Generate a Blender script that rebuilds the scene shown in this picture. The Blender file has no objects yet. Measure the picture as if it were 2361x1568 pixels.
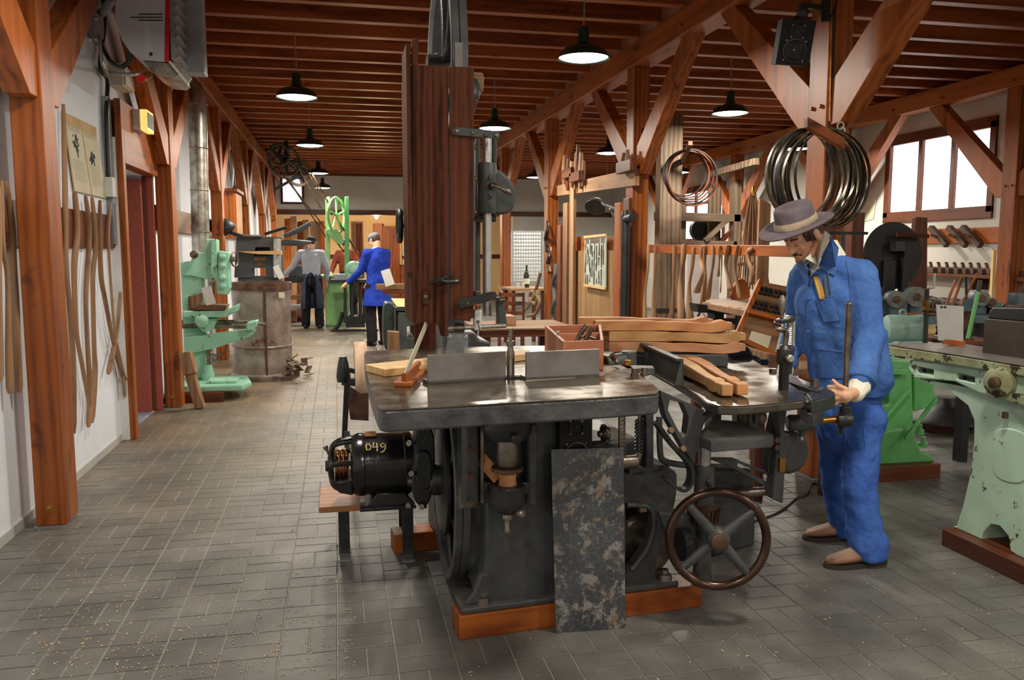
import bpy, math, random
from mathutils import Vector, Matrix, noise
random.seed(7)
scene = bpy.context.scene
# ------------------------------------------------------------------ camera
F, CX, CY, H = 1900.0, 1180.5, 784.0, 1.55
PITCH = math.atan(206 / F); YAW = math.atan(405 * math.cos(PITCH) / F)
cam = bpy.data.objects.new('camera', bpy.data.cameras.new('camera'))
scene.collection.objects.link(cam)
cam.location = (0, 0, H)
cam.rotation_euler = (math.pi / 2 - PITCH, 0, -YAW)
cam.data.sensor_width = 36; cam.data.lens = 36 * F / 2361
cam.data.clip_start = .05; cam.data.clip_end = 100
scene.camera = cam
# ------------------------------------------------------------------ view, world, large lights
scene.view_settings.view_transform = 'Standard'; scene.view_settings.look = 'None'
scene.view_settings.exposure = 0.0; scene.view_settings.gamma = 1; scene.view_settings.use_curve_mapping = False
world = bpy.data.worlds.new('world'); scene.world = world; world.use_nodes = True
world.node_tree.nodes['Background'].inputs[0].default_value = (.80, .86, 1, 1)
world.node_tree.nodes['Background'].inputs[1].default_value = .2
def light(name, kind, loc, power, color=(1, 1, 1), size=.1, rot=(0, 0, 0), **kw):
    d = bpy.data.lights.new(name, kind); d.energy = power; d.color = color
    if kind == 'AREA':
        d.shape = kw.get('shape', 'DISK'); d.size = size
        if 'size_y' in kw: d.size_y = kw['size_y']
    else:
        d.shadow_soft_size = size
    o = bpy.data.objects.new(name, d); scene.collection.objects.link(o)
    o.location = loc; o.rotation_euler = rot
    return o
# unseen lights added to light the foreground, assuming the pendant rows go on
PENDANT_W, PENDANT_C = 52, (1, .93, .80)
for _n, _x, _y in (('aisle_pendant_near_offscreen', -.36, 4.4), ('aisle_pendant_above_offscreen', -.36, .1), ('aisle_pendant_behind_offscreen', -.36, -4.2),
                   ('middle_pendant_above_offscreen', 2.0, 2.2), ('middle_pendant_behind_offscreen', 2.0, -2.1), ('bay_pendant_beside_offscreen', 4.4, .4), ('bay_pendant_behind_offscreen', 4.4, -3.9),
                   ('window_bay_pendant_offscreen', 6.9, 2.9), ('window_bay_pendant_behind_offscreen', 6.9, -1.4)):
    light(_n, 'AREA', (_x, _y, 3.08), PENDANT_W, PENDANT_C, .34)

# ------------------------------------------------------------------ pixel -> point helpers (pixel gives a ray, the plane gives the distance)
FW = Vector((math.sin(YAW) * math.cos(PITCH), math.cos(YAW) * math.cos(PITCH), -math.sin(PITCH)))
RT = Vector((math.cos(YAW), -math.sin(YAW), 0)); UPV = RT.cross(FW)
CAM = Vector((0, 0, H))
def ray(u, v): return FW + RT * ((u - CX) / F) - UPV * ((v - CY) / F)
def PZ(u, v, z=0.0): d = ray(u, v); return CAM + d * ((z - H) / d.z)
def PY(u, v, y): d = ray(u, v); return CAM + d * (y / d.y)
def PX(u, v, x): d = ray(u, v); return CAM + d * (x / d.x)

# ------------------------------------------------------------------ mesh builder
class MB:
    def __init__(s): s.v = []; s.f = []
    def add(s, vs, fs):
        n = len(s.v); s.v += [Vector(v) for v in vs]; s.f += [tuple(i + n for i in f) for f in fs]; return s
    def box(s, x0, x1, y0, y1, z0, z1):
        return s.add([(x0, y0, z0), (x1, y0, z0), (x1, y1, z0), (x0, y1, z0), (x0, y0, z1), (x1, y0, z1), (x1, y1, z1), (x0, y1, z1)],
                     [(3, 2, 1, 0), (4, 5, 6, 7), (0, 1, 5, 4), (1, 2, 6, 5), (2, 3, 7, 6), (3, 0, 4, 7)])
    def beam(s, p, q, w, h, side=None):
        """bar of section w x h from p to q; side = direction of w"""
        p, q = Vector(p), Vector(q); d = (q - p).normalized()
        a = Vector(side) if side else (Vector((0, 0, 1)).cross(d) if abs(d.z) < .95 else Vector((1, 0, 0)))
        a = (a - d * a.dot(d)).normalized(); b = d.cross(a)
        a, b = a * w / 2, b * h / 2
        return s.add([p - a - b, p + a - b, p + a + b, p - a + b, q - a - b, q + a - b, q + a + b, q - a + b],
                     [(3, 2, 1, 0), (4, 5, 6, 7), (0, 1, 5, 4), (1, 2, 6, 5), (2, 3, 7, 6), (3, 0, 4, 7)])
    def tube(s, pts, r, n=10, closed=False, sx=1, sy=1, ref=None):
        pts = [Vector(p) for p in pts]; N = len(pts)
        rs = list(r) if isinstance(r, (list, tuple)) else [r] * N
        vs, fs = [], []; prev = Vector(ref) if ref else None
        for i, p in enumerate(pts):
            if closed: t = pts[(i + 1) % N] - pts[i - 1]
            else: t = pts[min(i + 1, N - 1)] - pts[max(i - 1, 0)]
            t = t.normalized() if t.length > 1e-9 else Vector((0, 0, 1))
            if prev is None: prev = Vector((0, 0, 1)) if abs(t.z) < .9 else Vector((1, 0, 0))
            a = prev - t * prev.dot(t)
            if a.length < 1e-6: a = Vector((0, 1, 0)) - t * t.y
            a.normalize(); b = t.cross(a); prev = a
            for k in range(n):
                g = 2 * math.pi * k / n
                vs.append(p + (a * math.cos(g) * sx + b * math.sin(g) * sy) * rs[i])
        for i in range(N if closed else N - 1):
            j = (i + 1) % N
            for k in range(n):
                l = (k + 1) % n
                fs.append((i * n + k, i * n + l, j * n + l, j * n + k))
        if not closed:
            fs.append(tuple(range(n - 1, -1, -1))); fs.append(tuple((N - 1) * n + k for k in range(n)))
        return s.add(vs, fs)
    def lathe(s, prof, o=(0, 0, 0), axis=(0, 0, 1), n=20, cap=True):
        o, ax = Vector(o), Vector(axis).normalized()
        a = ax.orthogonal().normalized(); b = ax.cross(a); vs, fs = [], []
        for r, h in prof:
            for k in range(n):
                g = 2 * math.pi * k / n
                vs.append(o + ax * h + (a * math.cos(g) + b * math.sin(g)) * r)
        for i in range(len(prof) - 1):
            for k in range(n):
                l = (k + 1) % n; fs.append((i * n + k, i * n + l, (i + 1) * n + l, (i + 1) * n + k))
        if cap:
            if prof[0][0] > 1e-5: fs.append(tuple(range(n - 1, -1, -1)))
            if prof[-1][0] > 1e-5: fs.append(tuple((len(prof) - 1) * n + k for k in range(n)))
        return s.add(vs, fs)
    def cyl(s, p, q, r, n=16, r2=None):
        p, q = Vector(p), Vector(q)
        return s.lathe([(r, 0), (r if r2 is None else r2, (q - p).length)], p, q - p, n)
    def torus(s, c, axis, R, r, n=40, m=10, sx=1, sy=1):
        ax = Vector(axis).normalized(); a = ax.orthogonal().normalized(); b = ax.cross(a); c = Vector(c); vs, fs = [], []
        for i in range(n):
            g = 2 * math.pi * i / n; d = a * math.cos(g) + b * math.sin(g)
            for k in range(m):
                h = 2 * math.pi * k / m
                vs.append(c + d * (R + r * sx * math.cos(h)) + ax * (r * sy * math.sin(h)))
        for i in range(n):
            for k in range(m):
                fs.append((i * m + k, ((i + 1) % n) * m + k, ((i + 1) % n) * m + (k + 1) % m, i * m + (k + 1) % m))
        return s.add(vs, fs)
    def ring(s, c, axis, prof, n=40):
        """closed profile [(r,h)] swept round the axis"""
        ax = Vector(axis).normalized(); a = ax.orthogonal().normalized(); b = ax.cross(a); c = Vector(c); vs, fs = [], []; m = len(prof)
        for i in range(n):
            g = 2 * math.pi * i / n; d = a * math.cos(g) + b * math.sin(g)
            vs += [c + d * r + ax * h for r, h in prof]
        for i in range(n):
            for k in range(m):
                fs.append((i * m + k, ((i + 1) % n) * m + k, ((i + 1) % n) * m + (k + 1) % m, i * m + (k + 1) % m))
        return s.add(vs, fs)
    def prism(s, pts, d):
        """polygon pts (3-D, planar) pushed along d"""
        pts = [Vector(p) for p in pts]; d = Vector(d); n = len(pts)
        return s.add(pts + [p + d for p in pts], [tuple(range(n - 1, -1, -1)), tuple(range(n, 2 * n))] +
                     [(i, (i + 1) % n, n + (i + 1) % n, n + i) for i in range(n)])
    def frame(s, outer, inner, d):
        """plate with a hole: outer and inner loops of equal length"""
        o = [Vector(p) for p in outer]; i_ = [Vector(p) for p in inner]; d = Vector(d); n = len(o)
        vs = o + i_ + [p + d for p in o] + [p + d for p in i_]; fs = []
        for k in range(n):
            l = (k + 1) % n
            fs += [(k, n + k, n + l, l), (2 * n + k, 2 * n + l, 3 * n + l, 3 * n + k), (k, l, 2 * n + l, 2 * n + k), (n + l, n + k, 3 * n + k, 3 * n + l)]
        return s.add(vs, fs)
    def sphere(s, c, r, n=14, m=9, sc=(1, 1, 1)):
        c = Vector(c); vs, fs = [], []
        for i in range(m + 1):
            t = math.pi * i / m
            for k in range(n):
                g = 2 * math.pi * k / n
                vs.append(c + Vector((math.sin(t) * math.cos(g) * sc[0], math.sin(t) * math.sin(g) * sc[1], math.cos(t) * sc[2])) * r)
        for i in range(m):
            for k in range(n):
                l = (k + 1) % n; fs.append((i * n + k, (i + 1) * n + k, (i + 1) * n + l, i * n + l))
        return s.add(vs, fs)
    def hexbolt(s, p, d, r, h=None): return s.cyl(p, Vector(p) + Vector(d).normalized() * (h or r), r, 6)
    def xform(s, M): s.v = [M @ v for v in s.v]; return s
    def jitter(s, a, sc=3):
        s.v = [v + noise.noise_vector(v * sc) * a for v in s.v]; return s

ROT = {}                                     # python-side world origin of each object (no object of a thing is rotated unless copied)
def base_of(mb):
    xs = [v.x for v in mb.v]; ys = [v.y for v in mb.v]; zs = [v.z for v in mb.v]
    return Vector(((min(xs) + max(xs)) / 2, (min(ys) + max(ys)) / 2, min(zs)))
def mesh_of(name, mb, origin, smooth=35):
    me = bpy.data.meshes.new(name)
    me.from_pydata([tuple(v - origin) for v in mb.v], [], mb.f); me.update()
    import bmesh
    bm = bmesh.new(); bm.from_mesh(me); bmesh.ops.remove_doubles(bm, verts=bm.verts, dist=1e-6)
    bmesh.ops.recalc_face_normals(bm, faces=bm.faces); bm.to_mesh(me); bm.free()
    if smooth:
        me.polygons.foreach_set('use_smooth', [True] * len(me.polygons)); me.set_sharp_from_angle(angle=math.radians(smooth))
    return me
def cut(o, mb):
    """real opening: subtract a closed shape (world space) from a mesh object, leaving no helper behind"""
    bev = [(m.width, m.segments, m.angle_limit) for m in o.modifiers if m.type == 'BEVEL']
    for m in list(o.modifiers): o.modifiers.remove(m)
    c = bpy.data.objects.new('cutter', mesh_of('cutter', mb, Vector(), 0)); scene.collection.objects.link(c); bpy.context.view_layer.update()
    c.matrix_world = Matrix()
    b = o.modifiers.new('cut', 'BOOLEAN'); b.operation = 'DIFFERENCE'; b.solver = 'EXACT'; b.object = c
    bpy.context.view_layer.update(); me = bpy.data.meshes.new_from_object(o.evaluated_get(bpy.context.evaluated_depsgraph_get()))
    o.modifiers.remove(b); bpy.data.objects.remove(c)
    if len(me.polygons) > 3: me.name = o.data.name; o.data = me
    for w, sg, al in bev:
        m = o.modifiers.new('bevel', 'BEVEL'); m.width = w; m.segments = sg; m.limit_method = 'ANGLE'; m.angle_limit = al
    return o
def obj(name, mb, mat, parent=None, smooth=35, bevel=0, label=None, cat=None, group=None, kind=None, seg=2):
    """ONE mesh object; vertices are given in world space"""
    o0 = ROT[parent] if parent else base_of(mb)
    me = mesh_of(name, mb, o0, smooth); me.materials.append(mat)
    o = bpy.data.objects.new(name, me); scene.collection.objects.link(o)
    if parent: o.parent = parent
    else: o.location = o0
    ROT[o] = o0
    if bevel:
        m = o.modifiers.new('bevel', 'BEVEL'); m.width = bevel; m.segments = seg; m.limit_method = 'ANGLE'; m.angle_limit = math.radians(40)
    tag(o, label, cat, group, kind); return o
def tag(o, label=None, cat=None, group=None, kind=None):
    if label: o['label'] = label
    if cat: o['category'] = cat
    if group: o['group'] = group
    if kind: o['kind'] = kind
    return o
def thing(name, label, cat, loc, group=None, kind=None):
    o = bpy.data.objects.new(name, None); scene.collection.objects.link(o); o.empty_display_size = .05
    o.location = loc; ROT[o] = Vector(loc); return tag(o, label, cat, group, kind)
def dup(root, loc, rotz=0, label=None, group=None, scale=None):
    r = root.copy(); scene.collection.objects.link(r); r.location = loc; r.rotation_euler = (0, 0, rotz); ROT[r] = Vector(loc)
    if scale: r.scale = scale
    if label: r['label'] = label
    if group: r['group'] = group
    for ch in root.children:
        c = ch.copy(); scene.collection.objects.link(c); c.parent = r
        for g in ch.children:
            d = g.copy(); scene.collection.objects.link(d); d.parent = c
    return r
def bez(p0, p1, p2, p3, n=12):
    p0, p1, p2, p3 = map(Vector, (p0, p1, p2, p3)); out = []
    for i in range(n + 1):
        t = i / n; out.append(p0 * (1 - t) ** 3 + p1 * 3 * t * (1 - t) ** 2 + p2 * 3 * t * t * (1 - t) + p3 * t ** 3)
    return out
def spline(pts, n=6):
    P = [Vector(p) for p in pts]; out = []
    for i in range(len(P) - 1):
        a = P[max(i - 1, 0)]; b = P[i]; c = P[i + 1]; d = P[min(i + 2, len(P) - 1)]
        for k in range(n):
            t = k / n
            out.append(.5 * ((2 * b) + (c - a) * t + (2 * a - 5 * b + 4 * c - d) * t * t + (3 * b - a - 3 * c + d) * t ** 3))
    out.append(P[-1]); return out
def sstep(pts2, n=4):   # round polygon corners (2-D Chaikin)
    P = [Vector(p) for p in pts2]
    for _ in range(n):
        Q = []
        for i in range(len(P)):
            a, b = P[i], P[(i + 1) % len(P)]; Q += [a * .75 + b * .25, a * .25 + b * .75]
        P = Q
    return P
def rrect(w, h, r, n=5):
    out = []
    for cx, cy, a0 in ((w / 2 - r, h / 2 - r, 0), (-w / 2 + r, h / 2 - r, 90), (-w / 2 + r, -h / 2 + r, 180), (w / 2 - r, -h / 2 + r, 270)):
        for k in range(n + 1):
            a = math.radians(a0 + 90 * k / n); out.append((cx + r * math.cos(a), cy + r * math.sin(a)))
    return out

# ------------------------------------------------------------------ materials (all procedural)
def lin(c):
    return tuple(((x / 255) / 12.92 if x / 255 <= .04045 else ((x / 255 + .055) / 1.055) ** 2.4) for x in c) + (1,)
class NT:
    def __init__(s, name):
        s.m = bpy.data.materials.new(name); s.m.use_nodes = True; s.t = s.m.node_tree; s.b = s.t.nodes['Principled BSDF']
    def n(s, kind, **kw):
        x = s.t.nodes.new('ShaderNode' + kind)
        for k, v in kw.items():
            if k.startswith('_'): setattr(x, k[1:], v)
            else:
                key = int(k[1:]) if k[0] == 'i' and k[1:].isdigit() else k.replace('__', ' ')
                s.set(x.inputs[key], v)
        return x
    def set(s, inp, v):
        if isinstance(v, bpy.types.NodeSocket): s.t.links.new(v, inp)
        else: inp.default_value = v
    def ramp(s, fac, stops, interp='LINEAR'):
        r = s.n('ValToRGB'); s.set(r.inputs[0], fac); e = r.color_ramp.elements; r.color_ramp.interpolation = interp
        while len(e) < len(stops): e.new(.5)
        for k, (p, c) in enumerate(stops):
            e[k].position = p; e[k].color = c if len(c) == 4 else tuple(c) + (1,)
        return r.outputs[0]
    def mix(s, fac, a, b, mode='MIX'):
        x = s.n('Mix', _data_type='RGBA', _blend_type=mode); s.set(x.inputs[0], fac); s.set(x.inputs[6], a); s.set(x.inputs[7], b); return x.outputs[2]
    def math(s, op, a, b=0.0):
        x = s.n('Math', _operation=op); s.set(x.inputs[0], a); s.set(x.inputs[1], b); return x.outputs[0]
    def noise(s, vec, scale, detail=4, rough=.55, dist=0):
        x = s.n('TexNoise', Scale=scale, Detail=detail, Roughness=rough, Distortion=dist); s.set(x.inputs['Vector'], vec); return x.outputs['Fac']
    def coord(s, world=False):
        if world: return s.n('NewGeometry').outputs['Position']
        tc = s.n('TexCoord').outputs['Object']; rnd = s.n('ObjectInfo').outputs['Random']
        off = s.n('CombineXYZ'); k = s.math('MULTIPLY', rnd, 37.0)
        for i in range(3): s.set(off.inputs[i], k)
        v = s.n('VectorMath', _operation='ADD'); s.set(v.inputs[0], tc); s.set(v.inputs[1], off.outputs[0]); return v.outputs[0]
    def bump(s, h, strength=.3, dist=.01):
        b = s.n('Bump', Strength=strength, Distance=dist); s.set(b.inputs['Height'], h); s.set(s.b.inputs['Normal'], b.outputs[0])
    def out(s, col, rough=.5, metal=0.0, spec=.5):
        s.set(s.b.inputs['Base Color'], col); s.set(s.b.inputs['Roughness'], rough); s.set(s.b.inputs['Metallic'], metal)
        s.b.inputs['Specular IOR Level'].default_value = spec; return s.m
def wood(name, light_, dark, axis='z', knots=.6, rough=.45, grain=1.0, spec=.35, var=.25, wave=.2):
    t = NT(name); c = t.coord()
    sc = {'x': (.10, 1, 1), 'y': (1, .10, 1), 'z': (1, 1, .10)}[axis]
    mp = t.n('Mapping', Scale=sc); t.set(mp.inputs['Vector'], c); v = mp.outputs[0]
    big = t.noise(v, 5 * grain, 3, .5, 1.2); fine = t.noise(v, 55 * grain, 5, .65)
    bands = t.n('TexWave', Scale=5.0 * grain, Distortion=7.0, Detail=3.0, _bands_direction='X' if axis != 'x' else 'Y'); t.set(bands.inputs['Vector'], v)
    g = t.math('ADD', t.math('MULTIPLY', big, .5), t.math('ADD', t.math('MULTIPLY', fine, .3), t.math('MULTIPLY', bands.outputs['Fac'], wave)))
    L, D = lin(light_), lin(dark); mid = tuple((L[i] * .6 + D[i] * .4) for i in range(3)) + (1,)
    col = t.ramp(g, [(.30, D), (.48, mid), (.68, L)])
    if knots:
        ks = {'x': (.22, 1, 1), 'y': (1, .22, 1), 'z': (1, 1, .22)}[axis]
        km = t.n('Mapping', Scale=ks); t.set(km.inputs['Vector'], c)
        wob = t.n('VectorMath', _operation='ADD'); t.set(wob.inputs[0], km.outputs[0])
        nv = t.n('TexNoise', Scale=9.0); t.set(nv.inputs['Vector'], c)
        sv = t.n('VectorMath', _operation='SCALE'); t.set(sv.inputs[0], nv.outputs['Color']); sv.inputs['Scale'].default_value = .10; t.set(wob.inputs[1], sv.outputs[0])
        vo = t.n('TexVoronoi', Scale=5.5); t.set(vo.inputs['Vector'], wob.outputs[0])
        kf = t.ramp(vo.outputs['Distance'], [(.06, (1, 1, 1)), (.20, (0, 0, 0))])
        col = t.mix(t.math('MULTIPLY', kf, knots), col, tuple(x * .22 for x in D[:3]) + (1,))
    rnd = t.n('ObjectInfo').outputs['Random']
    col = t.mix(t.math('MULTIPLY', rnd, var), col, t.mix(1.0, col, (.45, .42, .40, 1), 'MULTIPLY'))
    t.bump(fine, .15, .004)
    return t.out(col, rough, 0, spec)
def paint(name, c1, c2=None, rough=.5, metal=0.0, scale=6, bump=0, bscale=40, chip=None, chip_at=.62, chip_scale=9, dust=None, spec=.5, world=False, rough2=None):
    t = NT(name); c = t.coord(world); n1 = t.noise(c, scale, 5, .6)
    col = t.ramp(n1, [(.35, lin(c2 or c1)), (.65, lin(c1))])
    r = rough
    if chip:
        n2 = t.noise(c, chip_scale, 8, .68); cf = t.ramp(n2, [(chip_at, (0, 0, 0)), (chip_at + .025, (1, 1, 1))]); col = t.mix(cf, col, lin(chip))
    if dust:
        nz = t.n('SeparateXYZ'); t.set(nz.inputs[0], t.n('NewGeometry').outputs['Normal'])
        df = t.math('MULTIPLY', t.ramp(nz.outputs[2], [(.75, (0, 0, 0)), (.95, (1, 1, 1))]), t.ramp(t.noise(c, 14, 6, .7), [(.3, (.2, .2, .2)), (.6, (1, 1, 1))]))
        col = t.mix(t.math('MULTIPLY', df, .8), col, lin(dust))
    if rough2: r = t.ramp(t.noise(c, scale * 2.3, 5, .6), [(.3, (rough,) * 3), (.7, (rough2,) * 3)])
    if bump: t.bump(t.noise(c, bscale, 4, .6), bump, .006)
    return t.out(col, r, metal, spec)
def glow(name, c, strength):
    t = NT(name); t.b.inputs['Emission Color'].default_value = c + (1,); t.b.inputs['Emission Strength'].default_value = strength
    return t.out(c + (1,), .6)

ORANGE = {a: wood('stained_pine_' + a, (176, 96, 36), (110, 50, 14), a, .8) for a in 'xyz'}
CEILW = {a: wood('ceiling_pine_' + a, (168, 90, 42), (100, 46, 18), a, .75) for a in 'xy'}
DARKW = {a: wood('dark_timber_' + a, (112, 57, 29), (58, 27, 13), a, .15) for a in 'xyz'}
GREYW = {a: wood('weathered_timber_' + a, (128, 108, 88), (70, 54, 42), a, .3, .75) for a in 'xyz'}
REDW = {a: wood('red_brown_board_' + a, (108, 64, 46), (46, 27, 21), a, .3, .72, 2.2, .06, .1, .12) for a in 'xz'}
RAW = {a: wood('raw_beech_' + a, (226, 178, 132), (190, 128, 84), a, .0, .6, 1.2) for a in 'xyz'}
HANDLE = {a: wood('steamed_ash_' + a, (170, 132, 98), (120, 84, 56), a, .2, .65) for a in 'xyz'}
OLDW = {a: wood('old_bench_wood_' + a, (150, 112, 78), (84, 58, 38), a, .3, .65) for a in 'xyz'}
PLY = wood('hardboard', (176, 138, 92), (140, 104, 66), 'z', .2, .7)
PALEW = {a: wood('pale_pine_' + a, (240, 206, 148), (214, 170, 110), a, .15, .6) for a in 'xyz'}
IRON = paint('dark_grey_cast_iron', (76, 78, 79), (54, 56, 57), .42, .1, 5, .35, 60, dust=(112, 108, 104))
IRONK = paint('black_cast_iron', (52, 53, 54), (34, 35, 36), .34, .1, 7, .4, 50)
IRONE = paint('black_enamel_motor', (38, 38, 38), (24, 24, 24), .2, .0, 5, .25, 25, chip=(96, 76, 56), chip_at=.70)
IRONG = paint('mid_grey_machine_paint', (80, 84, 83), (58, 62, 61), .46, .0, 6, .15, 50, spec=.3)
BLACKM = paint('black_metal', (40, 40, 42), (24, 24, 26), .5, .2)
STEEL = paint('bright_steel', (200, 200, 198), (176, 174, 170), .30, .8, 20, rough2=.40)
STEELD = paint('worn_steel', (150, 140, 130), (96, 84, 74), .38, .9, 12, .1, 60)
RUSTY = paint('rusty_steel', (122, 92, 72), (70, 52, 44), .5, .7, 10, .2, 60)
BRASS = paint('worn_brass', (190, 142, 74), (130, 88, 40), .3, .95, 10)
COPPER = paint('copper_bands', (200, 128, 70), (140, 78, 36), .28, .95, 10)
MINT = paint('mint_green_paint', (160, 214, 186), (138, 192, 166), .4, 0, 4, .1, 30, chip=(58, 60, 48), chip_at=.615, chip_scale=14)
MINTP = paint('pale_mint_worn_paint', (186, 214, 190), (166, 192, 166), .42, 0, 3, .12, 30, chip=(64, 60, 40), chip_at=.625, chip_scale=13)
MINTW = paint('pale_mint_rusty_paint', (176, 190, 150), (128, 124, 84), .45, 0, 6, .2, 30, chip=(58, 46, 28), chip_at=.54, chip_scale=12)
GREEN = paint('machine_green_paint', (108, 184, 112), (88, 160, 92), .4, 0, 4, .08, 30, dust=(150, 160, 140))
GREENP = paint('pale_green_machine_paint', (150, 200, 132), (126, 178, 112), .4)
TEAL = paint('grey_green_motor_paint', (150, 184, 172), (124, 156, 148), .4, 0, 5, .1, 30, chip=(70, 70, 62), chip_at=.70)
BLUEG = paint('blue_grey_machine_paint', (98, 124, 132), (66, 84, 92), .45, 0, 6)
DKGREEN = paint('dark_green_machine_paint', (44, 62, 54), (30, 44, 38), .4)
WHITEP = paint('white_paint', (225, 225, 222), (212, 212, 210), .5)
CREAMP = paint('cream_plastic', (222, 216, 200), (210, 204, 188), .45)
BLACKP = paint('black_plastic', (30, 30, 32), (20, 20, 22), .45)
RUBBER = paint('black_rubber_cable', (30, 30, 32), (20, 20, 22), .4)
PAPER = paint('old_paper', (208, 202, 178), (194, 186, 158), .8)
WHITEC = paint('white_card', (232, 232, 228), (222, 222, 218), .7)
REDP = paint('red_paint', (205, 30, 34), (185, 22, 26), .35)
GALV = paint('galvanised_sheet', (190, 186, 176), (128, 122, 112), .30, .9, 8, rough2=.45)
GREYM = paint('grey_metal', (160, 165, 170), (140, 145, 150), .4, .4)
PENDANT = paint('dark_green_enamel', (34, 60, 50), (24, 46, 38), .25)
# ================================================================== SETTING
XL, XR, YB, ZJ, ZC = -1.765, 8.35, 24.4, 3.73, 3.90
Y0 = -8.0
def plaster(name, a, b, world=True):
    t = NT(name); c = t.coord(True)
    col = t.ramp(t.noise(c, 1.2, 4, .6), [(.35, lin(b)), (.65, lin(a))]); t.bump(t.noise(c, 70, 4, .7), .35, .006)
    return t.out(col, .85, 0, .2)
WALLM = plaster('rough_white_plaster', (234, 238, 246), (222, 227, 236))
CREAMW = plaster('cream_plaster', (206, 203, 196), (192, 188, 178))
# floor: grout bed with slate-grey tiles laid in basket weave
t = NT('grout'); groutm = t.out(t.ramp(t.noise(t.coord(True), 30), [(.3, lin((150, 146, 138))), (.7, lin((180, 176, 168)))]), .9)
t = NT('grey_floor_tile'); c = t.coord(True)
rnd = t.n('ObjectInfo').outputs['Random']
g = t.math('ADD', t.math('MULTIPLY', t.noise(c, 2.2, 4, .6), .55), t.math('MULTIPLY', t.noise(c, 160, 3, .7), .45))
col = t.ramp(g, [(.34, lin((72, 72, 69))), (.5, lin((100, 99, 95))), (.66, lin((130, 128, 123)))])
col = t.mix(t.math('MULTIPLY', rnd, .35), col, t.mix(1.0, col, (.62, .60, .58, 1), 'MULTIPLY'))
saw = t.math('MULTIPLY', t.ramp(t.noise(c, .55, 3, .6), [(.46, (0, 0, 0)), (.66, (1, 1, 1))]), t.ramp(t.noise(c, 26, 6, .75), [(.50, (0, 0, 0)), (.66, (1, 1, 1))]))
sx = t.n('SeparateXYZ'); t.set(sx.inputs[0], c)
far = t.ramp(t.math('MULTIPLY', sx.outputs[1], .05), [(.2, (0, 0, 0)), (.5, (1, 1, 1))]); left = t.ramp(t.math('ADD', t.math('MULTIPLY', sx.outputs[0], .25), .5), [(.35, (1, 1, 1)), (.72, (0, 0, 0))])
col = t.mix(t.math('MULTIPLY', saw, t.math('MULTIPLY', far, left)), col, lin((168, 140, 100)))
t.bump(t.noise(c, 130, 4, .7), .25, .003)
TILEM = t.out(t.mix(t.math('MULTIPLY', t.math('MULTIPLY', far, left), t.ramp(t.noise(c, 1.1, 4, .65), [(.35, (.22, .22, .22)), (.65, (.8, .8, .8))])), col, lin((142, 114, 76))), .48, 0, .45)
fl = obj('floor', MB().box(XL, XR, Y0, YB + 5, -.12, -.004), groutm, None, 0, kind='structure')
B = .2205; GX, GY = -.03, 3.14; GAP = .0022
def tile_rects():
    i0, i1 = math.floor((XL - GX) / B), math.ceil((XR - GX) / B); j0, j1 = math.floor((-.5 - GY) / B), math.ceil((YB + 4 - GY) / B)
    for i in range(i0, i1):
        for j in range(j0, j1):
            x, y = GX + i * B, GY + j * B
            if (i + j) % 2 == 0:
                yield (x, x + B, y, y + B / 2); yield (x, x + B, y + B / 2, y + B)
            else:
                yield (x, x + B / 2, y, y + B); yield (x + B / 2, x + B, y, y + B)
def tile_mb(w, d):
    g, e = GAP, .003
    m = MB(); o = [(g, g), (w - g, g), (w - g, d - g), (g, d - g)]
    q = [(g + e, g + e), (w - g - e, g + e), (w - g - e, d - g - e), (g + e, d - g - e)]
    m.add([(x, y, -.004) for x, y in o] + [(x, y, -.0012) for x, y in o] + [(x, y, 0) for x, y in q],
          [(k, (k + 1) % 4, 4 + (k + 1) % 4, 4 + k) for k in range(4)] + [(4 + k, 4 + (k + 1) % 4, 8 + (k + 1) % 4, 8 + k) for k in range(4)] + [(8, 9, 10, 11)])
    return m
tm = [mesh_of('tile', tile_mb(B, B / 2), Vector(), 0), mesh_of('tile', tile_mb(B / 2, B), Vector(), 0)]
for m in tm: m.materials.append(TILEM)
near, restm = [], MB()
for r in tile_rects():
    cx, cy = (r[0] + r[1]) / 2, (r[2] + r[3]) / 2
    if r[0] < XL + .01 or r[1] > XR - .01: restm.add([(x, y, 0) for x, y in ((max(r[0], XL) + GAP, r[2] + GAP), (min(r[1], XR) - GAP, r[2] + GAP), (min(r[1], XR) - GAP, r[3] - GAP), (max(r[0], XL) + GAP, r[3] - GAP))], [(0, 1, 2, 3)]); continue
    q = Vector((cx, cy, 0)) - CAM; dz = q.dot(FW); inview = dz > 1 and abs(q.dot(RT)) / dz < 1180 / F and abs(q.dot(UPV)) / dz < 784 / F
    hidden = (.5 < cx < 1.35 and 3.15 < cy < 4.4)
    near.append((dz if inview and not hidden else 99 + dz, r))
near.sort(key=lambda a: a[0])
for k, (dz, r) in enumerate(near):
    horiz = (r[1] - r[0]) > (r[3] - r[2])
    if k < 300:
        o = bpy.data.objects.new('tile', tm[0 if horiz else 1]); scene.collection.objects.link(o); o.parent = fl
        o.location = Vector((r[0], r[2], random.uniform(-.0006, .0004))) - ROT[fl]
    else:
        restm.v += [v + Vector((r[0], r[2], random.uniform(-.0005, .0003))) for v in (tm[0 if horiz else 1].vertices[i].co for i in range(12))]
        n = len(restm.v) - 12; restm.f += [tuple(i + n for i in p.vertices) for p in tm[0 if horiz else 1].polygons]
me = bpy.data.meshes.new('tile_field'); me.from_pydata([tuple(v - ROT[fl]) for v in restm.v], [], restm.f); me.materials.append(TILEM)
o = bpy.data.objects.new('tile_field', me); scene.collection.objects.link(o); o.parent = fl; o['kind'] = 'stuff'
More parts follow.
